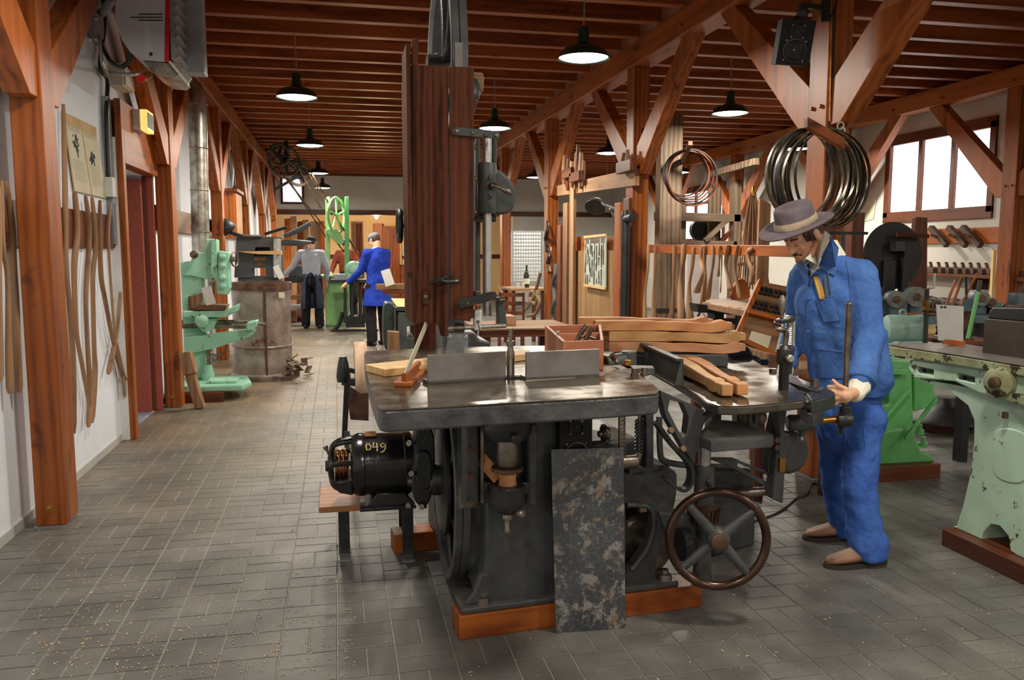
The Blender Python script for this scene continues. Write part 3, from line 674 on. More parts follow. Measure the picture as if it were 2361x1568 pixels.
# blade guide below the guard
yg = 3.26
ga = cm('guide_arm', MB().prism([PY(u, v, yg) for u, v in ((1146, 686), (1160, 686), (1166, 720), (1170, 754), (1150, 757), (1148, 710))], (0, .05, 0)), IRONG, .004)
cm('guide_rod', MB().cyl(PY(1032, 757, yg), PY(1166, 751, yg), .0095, 12), STEEL, 0)
cm('guide_clamp', MB().cyl(PY(1045, 757, yg - .0), PY(1070, 756, yg), .017, 14), STEELD, 0)
cm('guide_block', MB().prism([PY(u, v, yg - .02) for u, v in ((1094, 763), (1110, 763), (1112, 714), (1094, 714))], (0, .04, 0)), paint('light_grey_metal', (214, 216, 218), (196, 198, 200), .35, .3), .006)
cm('block_bolt', MB().hexbolt(PY(1102, 715, yg), (0, 0, 1), .011, .018).lathe([(.008, 0), (.006, .006)], PY(1102, 742, yg - .02), (0, -1, 0), 8).beam(PY(1103, 748, yg - .021), PY(1107, 762, yg - .021), .004, .004), STEELD, 0)
cm('arm_knob', MB().cyl(PY(1152, 692, yg - .02), PY(1164, 690, yg - .02), .012, 10).hexbolt(PY(1100, 700, yg + .05), (0, 0, 1), .015, .05), STEELD, 0)
t = NT('clear_acrylic'); t.b.inputs['Transmission Weight'].default_value = .85; t.b.inputs['IOR'].default_value = 1.45; ACR = t.out(lin((215, 222, 226)), .12)
cm('blade_shield', MB().prism([PY(u, v, 3.24) for u, v in ((1028, 815), (1078, 815), (1080, 771), (1034, 768))], (0, .005, 0)), ACR, 0, smooth=0)
for u in (1036, 1073): cm('shield_screw', MB().lathe([(.010, 0), (.006, .004)], PY(u, 777, 3.238), (0, -1, 0), 10), STEEL, 0)
# small tension hand wheel, edge-on at the left of the guard
hc = PY(921, 521, 3.5)
hw = cm('tension_wheel', MB().torus(hc, (1, 0, 0), .062, .012, 28, 10), BLACKP, 0)
cm('tension_shaft', MB().cyl(hc, hc + Vector((.09, 0, 0)), .008, 10), STEELD, 0)
for k in range(3): a = k * 2.094; cm('wheel_arm', MB().cyl(hc, hc + Vector((0, math.cos(a) * .06, math.sin(a) * .06)), .007, 8), BLACKP, 0, hw)
# wood panel and blade seen between the guard and the table
cm('rear_guard', MB().prism([PY(u, v, 4.1) for u, v in ((955, 808), (1005, 808), (1005, 745), (955, 745))], (0, .02, 0)), REDW['z'], 0)

# ---------------------------------------------------------------- planer and mortiser half on the right
ZR = .955
rt = sstep([PZ(u, v, ZR) for u, v in ((1600, 905), (1640, 936), (1700, 938), (1845, 926), (1862, 918), (1850, 905), (1690, 800), (1560, 800), (1420, 800))], 1)
rtab = cm('planer_table', MB().prism(rt, (0, 0, -.035)), paint('dull_steel_casting', (104, 96, 88), (70, 66, 62), .34, .5, 8, .2, 40), .006)
cm('table_surface', MB().prism([p + Vector((0, 0, .002)) for p in rt], (0, 0, -.002)), TOPM, 0, rtab, 0)
fa, fb = PZ(1575, 893, ZR), PZ(1416, 806, ZR)
d = (fb - fa).normalized(); nr = Vector((d.y, -d.x, 0))
pfc = cm('planer_fence', MB().prism([fa, fb, fb - nr * .008, fa - nr * .008], (0, 0, .125)).prism([fa, fb, fb - nr * .045, fa - nr * .045], (0, 0, .012)).prism([p + Vector((0, 0, .113)) for p in (fa, fb, fb - nr * .035, fa - nr * .035)], (0, 0, .014)), IRON, .003)
for s in (.0, .38, .75, .985): q = fa + (fb - fa) * s; cm('fence_rib', MB().prism([q, q - nr * .042, q - nr * .012 + Vector((0, 0, .113)), q + Vector((0, 0, .113))], d * .014), IRON, .002, pfc)
# fence clamp beside the saw table
k0 = PZ(1463, 862, ZT - .03)
fc = cm('fence_clamp', MB().lathe([(.055, -.04), (.05, .01), (.038, .015), (.036, .075), (.03, .08)], PZ(1448, 850, ZT - .03), n=18).prism([k0 + Vector(v) for v in ((-.05, -.04, 0), (.07, -.05, 0), (.09, .02, 0), (-.04, .08, 0))], (0, 0, .03)), IRONG, .006)
cm('clamp_bar', MB().cyl(PZ(1395, 838, ZT), PZ(1440, 830, ZT + .01), .035, 16), IRONG, .004)
for u, v in ((1463, 868), (1486, 866)): cm('bolt', MB().cyl(PZ(u, v, ZT), PZ(u, v, ZT) + Vector((0, 0, .012)), .017, 14).hexbolt(PZ(u, v, ZT) + Vector((0, 0, .012)), (0, 0, 1), .013, .02), STEELD, 0, fc)
cm('clamp_screw', MB().hexbolt(PZ(1417, 828, ZT + .03), (-.5, -.2, .6), .013, .025).cyl(PZ(1424, 838, ZT + .02), PZ(1417, 828, ZT + .03), .008, 8), RUSTY, 0, fc)
cm('pivot_pin', MB().lathe([(.018, 0), (.018, .015), (.012, .02)], PZ(1448, 842, ZT + .04), n=14), BRASS, 0, fc)
# bracket casting under the front corner of the planer table: web with triangular opening
yb = .0
def web(outp, inp, b, th, nm, mat=IRON):
    o_, i_ = [QB(u, v, b) for u, v in outp], [QB(u, v, b) for u, v in inp]; return cm(nm, MB().frame(o_, i_, EY * th), mat, .008)
web([(1522, 900), (1625, 946), (1612, 985), (1606, 1040), (1602, 1072), (1580, 1040), (1535, 960)], [(1545, 922), (1575, 930), (1588, 960), (1584, 1000), (1574, 1008), (1560, 985), (1540, 945)], -.12, .05, 'table_bracket')
cm('bracket_curve', MB().tube(spline([QB(1650, 948, -.10), QB(1622, 962, -.10), QB(1610, 990, -.10), QB(1606, 1040, -.10)], 5), .016, 8), IRON, 0)
# U shaped steel strap below
us = spline([QB(u, v, -.13) for u, v in ((1512, 975), (1545, 1020), (1582, 1062), (1592, 1085), (1590, 1112), (1576, 1128), (1558, 1124), (1530, 1100))], 5)
m = MB()
for a, b in zip(us, us[1:]): m.beam(a, b + (b - a) * .15, .045, .014, EY)
st = cm('steel_strap', m, IRONK, 0)
for u, v in ((1545, 994), (1573, 1037)): cm('bolt', MB().hexbolt(QB(u, v, -.15), -EY + Vector((0, 0, .6)), .014, .014), RUSTY, 0, st)
# thicknessing bed, dusty, on its screw column
bed = [PZ(u, v, .79) for u, v in ((1607, 1003), (1642, 965), (1735, 975), (1785, 1002), (1781, 1008), (1640, 1018))]
cm('lower_bed', MB().prism(bed, (0, 0, -.045)), paint('dusty_cast_iron', (96, 98, 100), (70, 72, 74), .5, .1, 6, .2, 50, dust=(190, 188, 184)), .006)
cyc = QB(1625, 1060, .02); 
def cz(v): return QB(1625, v, .02).z
cm('screw_column', MB().cyl((cyc.x, cyc.y, cz(1130)), (cyc.x, cyc.y, cz(1020)), .026, 18), STEEL, 0)
cm('column_sleeve', MB().lathe([(.044, cz(1160)), (.044, cz(1080)), (.040, cz(1072)), (.03, cz(1071))], (cyc.x, cyc.y, 0), n=20), IRON, 0)
bg = MB().lathe([(.028, cz(1150)), (.040, cz(1158)), (.066, cz(1168)), (.056, cz(1200)), (.03, cz(1203))], (cyc.x, cyc.y, 0), n=24)
bgo = cm('bevel_gear', bg, RUSTY, 0)
m = MB()
for k in range(22):
    a = 2 * math.pi * k / 22; dd = Vector((math.cos(a), math.sin(a), 0)); m.beam(Vector((cyc.x, cyc.y, cz(1168))) + dd * .068, Vector((cyc.x, cyc.y, cz(1200))) + dd * .058, .008, .014, Vector((-dd.y, dd.x, 0)))
cm('gear_teeth', m, RUSTY, 0, bgo, 0)
cm('lower_column', MB().lathe([(.045, .1), (.04, .16), (.034, cz(1203))], (cyc.x, cyc.y, 0), n=16), IRON, 0)
gc = QB(1578, 1255, -.03)
gg = cm('spur_gear', MB().cyl(gc - Vector((.02, 0, 0)), gc + Vector((.02, 0, 0)), .07, 28), IRONK, 0)
m = MB()
for k in range(26): a = 2 * math.pi * k / 26; m.box(gc.x - .02, gc.x + .02, -.003, .003, .068, .078).v[-8:] = [Matrix.Translation((0, gc.y, gc.z)) @ Matrix.Rotation(a, 4, 'X') @ v for v in m.v[-8:]]
cm('gear_teeth', m, IRONK, 0, gg, 0)
cm('cross_shaft', MB().cyl(QB(1690, 1138, .30), QB(1770, 1132, .30), .022, 12), STEELD, 0)
# spring, chain and sprockets between the two halves
sc0 = QB(1474, 1000, -.0)
m = MB(); pts = []
for k in range(9 * 10 + 1): a = 2 * math.pi * k / 10; pts.append(Vector((sc0.x + math.cos(a) * .017, sc0.y + math.sin(a) * .017, QB(1474, 968, 0).z - k / 90 * .135)))
m.tube(pts, .0042, 6); cm('coil_spring', m, IRONG, 0)
cm('spring_rod', MB().cyl((sc0.x, sc0.y, QB(1474, 1062, 0).z), (sc0.x, sc0.y, QB(1474, 950, 0).z), .008, 8).hexbolt((sc0.x, sc0.y, QB(1474, 1058, 0).z), (0, 0, 1), .014, .02), STEELD, 0)
for nm, u, v, R in (('chain_sprocket', 1393, 1000, .034),):
    c = QB(u, v, -.0); m = MB().cyl(c - EX * .01, c + EX * .02, R * .8, 18).cyl(c - EX * .025, c, R * .4, 12)
    for k in range(12): a = k * math.pi / 6; dd = EY * math.cos(a) + Vector((0, 0, 1)) * math.sin(a); m.beam(c + dd * R * .7, c + dd * R * 1.15, .01, .012)
    cm(nm, m, STEELD, 0)
m = MB()
for k in range(12):
    q = QB(1434, 962 + k * 9, .0); m.beam(q + EX * -.012, q + EX * .012, .012, .010, (0, 0, 1)).beam(q - EX * .012, q - EX * .012 - Vector((0, 0, .016)), .004, .012, EX).beam(q + EX * .012, q + EX * .012 - Vector((0, 0, .016)), .004, .012, EX)
cm('drive_chain', m, STEELD, 0)
cm('chain_shaft', MB().cyl(QB(1441, 1066, 0) - EX * .03, QB(1441, 1066, 0) + EX * .05, .028, 16), STEELD, 0)
cm('frame_upright', MB().prism([QB(u, v, .05) for u, v in ((1490, 1080), (1508, 1080), (1508, 940), (1490, 940))], EY * .06).prism([QB(u, v, .05) for u, v in ((1450, 1100), (1545, 1090), (1545, 1074), (1450, 1082))], EY * .2), IRON, .006)
cm('frame_rib', MB().tube(spline([QB(u, v, .05) for u, v in ((1520, 960), (1522, 1040), (1530, 1062), (1560, 1070), (1600, 1075))], 4), .014, 8), IRON, 0)
cm('rear_frame', MB().prism([QB(u, v, .34) for u, v in ((1640, 1080), (1735, 1082), (1745, 1140), (1742, 1260), (1640, 1290))], EY * .12), IRON, .02)
# slotted outboard bracket on the right
web([(1640, 1060), (1700, 1085), (1775, 1128), (1800, 1150), (1806, 1050), (1798, 1000), (1790, 950), (1780, 990), (1772, 1090), (1700, 1060)], [(1700, 1075), (1702, 1076), (1760, 1105), (1782, 1120), (1786, 1050), (1785, 1010), (1783, 1000), (1781, 1020), (1776, 1098), (1702, 1068)], .02, .05, 'outboard_bracket')
cm('bracket_post', MB().prism([QB(u, v, -.02) for u, v in ((1780, 1150), (1806, 1162), (1812, 1060), (1822, 1000), (1800, 1000), (1790, 1060))], EY * .06), IRON, .006)
cm('bracket_leg', MB().prism([QB(u, v, -.03) for u, v in ((1790, 945), (1815, 945), (1808, 1000), (1806, 1050), (1797, 1050), (1798, 1000))], EY * .04), IRON, .004)
cm('side_disc', MB().lathe([(.10, 0), (.10, .03), (.08, .05)], QB(1812, 1040, .10), -EY, 24), IRON, .004)
for u, v in ((1788, 1013), (1788, 1031)): cm('bolt', MB().hexbolt(QB(u, v, -.035), -EY, .013, .014), RUSTY, 0)
cm('maker_plate', MB().prism([QB(u, v, -.035) for u, v in ((1798, 1088), (1811, 1088), (1811, 1056), (1798, 1056))], EY * .01), BRASS, 0)
m = MB()
for u in (1722, 1752):
    c = QB(u, 962, -.06); m.sphere(c, .036, 14, 9, (.8, 1, 1))
cm('cam_lobe', m, paint('worn_iron_lobe', (150, 126, 100), (70, 62, 54), .45, .3, 14), 0)
cm('lobe_hook', MB().tube(spline([QB(u, v, -.1) for u, v in ((1735, 938), (1728, 962), (1733, 982), (1742, 978), (1744, 945))], 4), .012, 8), IRON, 0)
# mortising slide with rails, clamp column and lever
ms = [PZ(u, v, .93) for u, v in ((1755, 868), (1800, 905), (1868, 930), (1922, 912), (1905, 897), (1790, 850), (1700, 838))]
cm('slide_plate', MB().prism(ms, (0, 0, -.03)), paint('grey_slide_steel', (128, 122, 116), (88, 84, 80), .4, .6, 10, dust=(170, 166, 160)), .003)
for a, b, w, h in (((1757, 862), (1888, 908), .025, .022), ((1740, 868), (1880, 916), .008, .01)):
    p, q = PZ(a[0], a[1], .945), PZ(b[0], b[1], .945); cm('slide_rail', MB().beam(p, q, w, h), BLACKM, .002)
cm('slide_end', MB().prism([PZ(u, v, .95) for u, v in ((1858, 906), (1905, 893), (1925, 903), (1926, 912), (1870, 925))], (0, 0, -.055)), IRONK, .006)
cm('slide_bolt', MB().hexbolt(PZ(1878, 889, .95), (0, 0, 1), .019, .03).hexbolt(PZ(1782, 862, .95), (0, 0, 1), .019, .026).cyl(PZ(1878, 890, .95) - Vector((0, 0, .01)), PZ(1878, 890, .95), .025, 14), STEELD, 0)
cm('slide_block', MB().prism([PZ(u, v, .90) for u, v in ((1845, 940), (1875, 960), (1900, 945), (1870, 925))], (0, 0, -.05)), IRONK, .004)
cl = PZ(1806, 900, .955); ky = cl.y
def kz(v): return PY(1806, v, ky).z
def kx(u): return PY(u, 850, ky).x
cm('clamp_column', MB().cyl((cl.x, ky, kz(905)), (cl.x, ky, kz(838)), .021, 18), BLACKM, 0)
cm('clamp_head', MB().lathe([(.03, kz(840)), (.034, kz(836)), (.034, kz(805)), (.028, kz(802)), (.02, kz(795))], (cl.x, ky, 0), n=20).cyl((cl.x - .004, ky - .05, kz(823)), (cl.x - .004, ky, kz(823)), .02, 14), IRONK, .002)
cm('head_screw', MB().lathe([(.016, 0), (.016, .012), (.012, .016)], (cl.x - .006, ky - .05, kz(823)), (0, -1, 0), 12), STEEL, 0)
x2 = kx(1826)
cm('clamp_sleeve', MB().lathe([(.016, kz(865)), (.018, kz(845)), (.022, kz(820)), (.026, kz(808)), (.018, kz(798))], (x2, ky + .03, 0), n=16), IRONK, 0)
cm('clamp_screw', MB().cyl((x2, ky + .03, kz(800)), (x2, ky + .03, kz(738)), .010, 12).cyl((x2 + .018, ky + .03, kz(800)), (x2 + .018, ky + .03, kz(738)), .008, 12), STEEL, 0)
m = MB(); pts = []
for k in range(12 * 8 + 1): a = 2 * math.pi * k / 8; pts.append(Vector((x2 + math.cos(a) * .0145, ky + .03 + math.sin(a) * .0145, kz(742) - k / 96 * (kz(742) - kz(797)))))
m.tube(pts, .003, 5); cm('clamp_spring', m, STEEL, 0)
cm('clamp_yoke', MB().prism([PY(u, v, ky + .0) for u, v in ((1800, 748), (1834, 742), (1838, 732), (1826, 727), (1818, 733), (1800, 737))], (0, .05, 0)), IRONK, .006)
cm('crank_grip', MB().lathe([(.006, kz(742)), (.008, kz(736)), (.006, kz(728)), (.010, kz(715)), (.014, kz(700)), (.012, kz(690)), (.006, kz(682))], (kx(1804), ky + .02, 0), n=14), STEELD, 0)
cm('side_crank', MB().tube(spline([(cl.x, ky, kz(798)), (cl.x + .005, ky, kz(770)), (cl.x - .002, ky, kz(762)), (cl.x - .02, ky - .01, kz(760)), (cl.x - .05, ky - .01, kz(757))], 4), [.012] * 8 + [.010] * 4 + [.012, .013, .013, .009, .005], 10), STEELD, 0)
# lever with its shaft and bosses
LVY = 3.28
lv = MB().tube([PY(1948, 945, LVY), PY(1953, 800, LVY), PY(1958, 702, LVY)], [.012, .0135, .014], 14).sphere(PY(1958, 702, LVY), .0145, 12, 8)
cm('hand_lever', lv, STEELD, 0)
cm('lever_boss', MB().lathe([(.03, 0), (.034, .01), (.034, .06), (.028, .07)], PY(1928, 968, LVY), RT, 18).lathe([(.024, 0), (.026, .05), (.022, .055)], PY(1947, 962, LVY) - Vector((0, 0, .0)), (0, 0, 1), 14).cyl(PY(1940, 985, LVY), PY(1940, 1000, LVY), .012, 10), IRONK, .002)
cm('lever_shaft', MB().cyl(PY(1875, 972, LVY), PY(1935, 966, LVY), .017, 14), BRASS, 0)
cm('shaft_bearing', MB().lathe([(.03, 0), (.036, .01), (.036, .11), (.03, .12)], PY(1815, 975, LVY), RT, 20).cyl(PY(1850, 985, LVY), PY(1850, 1005, LVY), .016, 12), IRON, .003)
m = MB()
for k in range(7): q = PY(1852 + k * 4, 951, LVY - .02); m.box(q.x, q.x + .004, q.y, q.y + .03, q.z, q.z + .012)
cm('pinion_teeth', m, IRON, 0, smooth=0)
cm('bearing_screw', MB().hexbolt(PY(1848, 1006, LVY), (0, 0, -1), .010, .016), STEEL, 0)
# big hand wheel at the front
hc = PY(1655, 1243, 3.02); ax = Vector((-.28, -1, .05)).normalized(); HR = .196
hw = cm('feed_handwheel', MB().torus(hc, ax, HR, .0185, 56, 14), paint('burnished_rim', (92, 70, 58), (62, 46, 38), .22, .7, 8), 0)
a_ = Vector((0, 0, 1)).cross(ax).normalized(); b_ = ax.cross(a_)
for k in range(4):
    an = math.radians(45 + 90 * k - 4); dd = a_ * math.cos(an) + b_ * math.sin(an)
    cm('spoke', MB().tube([hc + dd * .03, hc + dd * .1, hc + dd * (HR - .01)], [.021, .019, .015], 10, sx=1.1), IRON, 0, hw)
cm('hub', MB().lathe([(.045, -.035), (.046, .02), (.036, .034), (.03, .036)], hc, ax, 24), IRON, 0, hw)
cm('hub_cap', MB().lathe([(.034, 0), (.033, .008), (.024, .011), (0, .012)], hc + ax * .034, ax, 24), RUSTY, 0, hw)
cm('wheel_shaft', MB().cyl(hc, hc - ax * .30, .02, 14), STEELD, 0)
cm('shaft_bracket', MB().prism([QB(u, v, .02) for u, v in ((1520, 1180), (1600, 1190), (1680, 1215), (1690, 1250), (1600, 1255), (1540, 1240))], EY * .1), IRON, .01)
cm('handwheel_grip', MB().lathe([(.006, 0), (.011, .02), (.013, .04), (.010, .06), (.004, .07)], QB(1640, 1122, -.03), (-.5, -.5, .5), 12), STEELD, 0)
# hidden rear support
cm('rear_leg', mbox(MB(), .1, .9, .95, 1.15, .10, .92), IRON, .02)

# ---------------------------------------------------------------- things on and round the machine
# pale pentagon board
bp = [PZ(u, v, ZT + .03) for u, v in ((842, 840), (888, 852), (1222, 815), (1222, 806), (985, 825))]
obj('pine_board', MB().prism(bp, (0, 0, -.029)), PALEW['x'], None, 0, .002, label='pale pointed pine offcut board lying flat on the saw table behind the fence', cat='board')
# gauge stick: wooden foot with slanted pale strip
pg = thing('gauge_stick', 'slanted pale strip rising from a small orange wooden foot on the saw table', 'gauge', PZ(940, 885, ZT))
f0, f1 = PZ(928, 892, ZT + .0), PZ(966, 857, ZT + .0); dd = (f1 - f0).normalized(); sd = Vector((dd.y, -dd.x, 0))
obj('foot', MB().prism([f0 - sd * .033, f0 + sd * .033, f1 + sd * .033, f1 - sd * .033], (0, 0, .016)), ORANGE['y'], pg, 0, .003)
obj('block', MB().prism([f0 + dd * .03 - sd * .009, f0 + dd * .03 + sd * .009, f1 + sd * .009, f1 - sd * .009], (0, 0, .045)), ORANGE['y'], pg, 0, .002)
s0 = f0 + dd * .05 + Vector((0, 0, .03)); s1 = PY(1000, 705, s0.y + .30)
obj('strip', MB().beam(s0, s1, .004, .034, sd), paint('pale_strip', (196, 194, 176), (182, 180, 160), .4), pg, 0)
# open box of tools
bx = thing('tool_box', 'open reddish wooden box of cutter tools at the back of the saw table', 'box', PZ(1320, 840, ZT))
q = [PZ(1297, 862, ZT), PZ(1391, 858, ZT), PZ(1385, 808, ZT), PZ(1256, 812, ZT)]; Hb = .13
REDB = wood('red_beech_box', (190, 122, 88), (140, 80, 56), 'x', .1, .55)
for a, b in ((0, 1), (1, 2), (2, 3), (3, 0)):
    c = (q[a] + q[b]) / 2; inw = (sum(q, Vector()) / 4 - c); inw = Vector((inw.x, inw.y, 0)).normalized() * .014
    obj('side', MB().prism([q[a], q[b], q[b] + inw, q[a] + inw], (0, 0, Hb)), REDB, bx, 0, .002)
obj('bottom', MB().prism([p + Vector((0, 0, .004)) for p in q], (0, 0, .008)), REDB, bx, 0)
mm = (q[0] + q[3]) / 2; mn = (q[1] + q[2]) / 2; obj('divider', MB().beam(mm + Vector((0, 0, .07)), mn + Vector((0, 0, .07)), .01, .11), REDB, bx, 0)
for k, (u0, v0, u1, v1, r, lb) in enumerate(((1290, 800, 1287, 764, .007, 'thin bright steel drill leaning in the wooden tool box'), (1325, 790, 1352, 750, .011, 'dark knurled steel cutter shank sticking out of the tool box'), (1345, 790, 1366, 757, .010, 'worn steel bar leaning out of the tool box'), (1340, 770, 1385, 786, .006, 'thin steel rod lying across the tool box'))):
    y = (3.42, 3.5, 3.42, 3.45)[k]
    o = MB().tube([PY(u0, v0 + 6, y), PY((u0 + u1) / 2, (v0 + v1) / 2, y), PY(u1, v1, y)], [r * .8, r, r], 10)
    obj('steel_tool', o, STEELD if k else STEEL, None, label=lb, cat='tool', group='tools in the box')
# stack of sawn cabriole chair legs
def cab_leg(p, ex, ey, L, th, mat, label):
    """sawn cabriole leg blank lying on its side along ex, knee and foot block at the far end"""
    top = [(0, .052), (.30, .053), (.42, .050), (.47, .046), (.60, .048), (.72, .042), (.80, .038), (.86, .042), (.90, .052), (.935, .055), (.955, .050), (.965, .044), (1, .043)]
    bot = [(1, .006), (.965, .005), (.95, -.001), (.90, -.006), (.84, -.010), (.76, -.008), (.62, -.001), (.47, .002), (.42, .0), (0, 0)]
    return obj('chair_leg_blank', MB().prism([p + ex * (a * L) + Vector((0, 0, b)) for a, b in top + bot], ey * th), mat, None, 30, .003, label=label, cat='chair leg', group='sawn chair leg blanks')
ex = (PZ(1670, 800, 1.0) - PZ(1415, 800, 1.0)); ex.z = 0; ex.normalize(); ey = Vector((-ex.y, ex.x, 0))
LEGW = [wood('red_oak_blank%d' % i, c1, c2, 'x', .0, .6, 1.3) for i, (c1, c2) in enumerate((((208, 152, 112), (168, 108, 74)), ((200, 158, 106), (168, 118, 70)), ((206, 148, 96), (166, 102, 60))))]
base = QB(1332, 828, .83)
for k, (lb, z, ox, oy) in enumerate((('lowest sawn chair leg blank in the front of the stack', 0, .10, 0), ('middle sawn chair leg blank in the front of the stack', 1, .10, .003), ('upper sawn chair leg blank in the front of the stack', 2, .03, .006), ('lowest sawn chair leg blank at the back of the stack', 0, .06, .075), ('middle sawn chair leg blank at the back of the stack', 1, .05, .075), ('topmost sawn chair leg blank at the back of the stack', 2.2, -.05, .075))):
    p = QB(1400, 800, .80); p.z = 1.032
    cab_leg(p + ex * (ox - .09) + ey * oy + Vector((0, 0, z * .0545)), ex, ey, .70, .066, LEGW[k % 3], lb)
_q = QB(1400, 800, .80); _q.z = ZR + .003
cm('planer_deck', MB().prism([_q + ex * a + ey * b for a, b in ((-.02, -.01), (.62, -.01), (.62, .20), (-.02, .20))], (0, 0, 1.018 - ZR)), IRON, .006)
# two finished legs lying on the planer table, feet to the front
def leg3(pn, pf, w, lb, mat):
    d = (pf - pn); L = d.length; d.normalize(); s = Vector((d.y, -d.x, 0)); m = MB(); n = 0; rings = []
    prof = [(0, .024, 0, 0), (.045, .024, 0, 0), (.05, .017, 0, 0), (.075, .027, 0, .0), (.11, .027, 0, .002), (.14, .021, 0, .004), (.22, .022, .004, .006), (.36, .030, .01, .010), (.5, .036, .008, .008), (.58, .030, 0, .004), (.6, .027, 0, 0), (1, .027, 0, 0)]
    vs = []; fs = []
    for t_, r, sh, up in prof:
        c = pn + d * (t_ * L) + s * sh + Vector((0, 0, .030 + up))
        vs += [c - s * r - Vector((0, 0, min(r, .028))), c + s * r - Vector((0, 0, min(r, .028))), c + s * r + Vector((0, 0, r)), c - s * r + Vector((0, 0, r))]
    N = len(prof)
    for i in range(N - 1):
        for k in range(4): l = (k + 1) % 4; fs.append((i * 4 + k, i * 4 + l, i * 4 + 4 + l, i * 4 + 4 + k))
    fs += [(3, 2, 1, 0), tuple((N - 1) * 4 + k for k in range(4))]
    m.add(vs, fs); return obj('cabriole_leg', m, mat, None, 40, .004, label=lb, cat='chair leg', group='shaped chair legs on the planer table')
leg3(PZ(1677, 917, ZR + .004), PZ(1475, 818, ZR + .004), .05, 'shaped cabriole chair leg lying against the planer fence', LEGW[1])
leg3(PZ(1712, 915, ZR + .004), PZ(1505, 815, ZR + .004), .05, 'shaped cabriole chair leg with ball ankle lying on the planer table', LEGW[2])
# leaning steel sheet
t = NT('scratched_blue_grey_sheet'); c = t.coord(); n1 = t.noise(c, 11, 9, .74, .3); n2 = t.noise(c, 24, 5, .7); n3 = t.noise(c, 3, 4, .6)
col = t.ramp(n3, [(.35, lin((66, 72, 78))), (.65, lin((92, 98, 104)))])
col = t.mix(t.ramp(n1, [(.525, (0, 0, 0)), (.57, (1, 1, 1))]), col, t.mix(t.ramp(n2, [(.5, (0, 0, 0)), (.6, (1, 1, 1))]), lin((150, 149, 146)), lin((142, 118, 96))))
vo = t.n('TexVoronoi', Scale=9.0, _feature='DISTANCE_TO_EDGE'); wv = t.n('VectorMath', _operation='ADD'); t.set(wv.inputs[0], c); nn = t.n('TexNoise', Scale=6.0); t.set(nn.inputs['Vector'], c); t.set(wv.inputs[1], nn.outputs['Color']); t.set(vo.inputs['Vector'], wv.outputs[0])
ln = t.math('MULTIPLY', t.ramp(vo.outputs['Distance'], [(.02, (1, 1, 1)), (.05, (0, 0, 0))]), t.ramp(t.noise(c, 60, 2, .5), [(.45, (0, 0, 0)), (.5, (1, 1, 1))]))
col = t.mix(t.math('MULTIPLY', ln, .7), col, lin((142, 116, 92)))
SHEET = t.out(col, .38, .5)
b0, b1 = PZ(1281, 1459, .001), PZ(1441, 1446, .001); tz = QB(1270, 1036, -.02); t1 = QB(1437, 1032, -.02)
nrm = (b1 - b0).cross(tz - b0).normalized() * .006
obj('leaning_steel_sheet', MB().prism([b0, b1, t1, tz], nrm), SHEET, None, 0, label='scratched blue-grey steel sheet leaning upright against the machine pedestal', cat='sheet')
# loudspeaker tucked under the table
def speaker(name, o, ex, ez, w, h, dp, label, tilt=None):
    ex, ez = Vector(ex).normalized(), Vector(ez).normalized(); ey = ez.cross(ex)          # ey points away from the front
    s = thing(name, label, 'speaker', o); o = Vector(o)
    g = lambda x, y, z: o + ex * x + ey * y + ez * z
    obj('cabinet', MB().prism([g(-w / 2, 0, -h / 2), g(w / 2, 0, -h / 2), g(w / 2, 0, h / 2), g(-w / 2, 0, h / 2)], ey * dp), paint('black_vinyl_cabinet', (15, 15, 17), (10, 10, 12), .75, 0, 30, .4, 200), s, 0, .004)
    for z, r in ((h * .24, w * .22), (-h * .18, w * .36)):
        c = g(0, -.001, z)
        sr = obj('surround', MB().lathe([(r, 0), (r, .008), (r * .86, .010), (r * .80, .004)], c, -ey, 28), BLACKP, s)
        obj('cone', MB().lathe([(r * .82, .004), (r * .4, -.012), (r * .36, -.012), (r * .2, .004), (0, .008)], c, -ey, 28), paint('glossy_cone', (20, 20, 22), (14, 14, 16), .12) if r > w * .3 else BLACKP, sr)
        for k in range(4): a = math.pi / 4 + k * math.pi / 2; obj('screw', MB().lathe([(.006, 0), (.005, .003)], c + (ex * math.cos(a) + ez * math.sin(a)) * r * 1.12, -ey, 8), STEELD, sr)
    return s
so = QB(1328, 1020, .0)
speaker('loudspeaker', so, EX, (0, 0, 1), .145, .26, .10, 'small black loudspeaker tucked under the saw table behind the steel sheet')
# electric motor on its board
MY = 4.02; mc = PY(880, 1068, MY)
def mz(v): return PY(880, v, MY).z
def mx(u): return PY(u, 1068, MY).x
mo = thing('electric_motor', 'black enamelled electric motor with chalked number standing on a plank', 'motor', (mc.x, MY, mz(1150)))
R0 = (mz(1000) - mz(1138)) / 2 * 1.02
o_ = (0, MY, mc.z)
body = obj('stator', MB().lathe([(R0 * .70, mx(808)), (R0 * .92, mx(812)), (R0, mx(826)), (R0, mx(838)), (R0 * .97, mx(840)), (R0 * .97, mx(928)), (R0, mx(930)), (R0, mx(944)), (R0 * .9, mx(950)), (R0 * .3, mx(952))], o_, (1, 0, 0), 40), IRONE, mo)
obj('end_bell', MB().lathe([(0, mx(750)), (R0 * .16, mx(750)), (R0 * .2, mx(758)), (R0 * .26, mx(762)), (R0 * .3, mx(770))], o_, (1, 0, 0), 24), IRONE, mo)
for k in range(5):
    a = math.radians(90 + 72 * k); d2 = Vector((0, math.cos(a), math.sin(a)))
    obj('bell_arm', MB().tube(spline([Vector((mx(762), MY, mc.z)) + d2 * R0 * .2, Vector((mx(768), MY, mc.z)) + d2 * R0 * .62, Vector((mx(785), MY, mc.z)) + d2 * R0 * .80, Vector((mx(812), MY, mc.z)) + d2 * R0 * .88], 4), .014, 8), IRONE, mo)
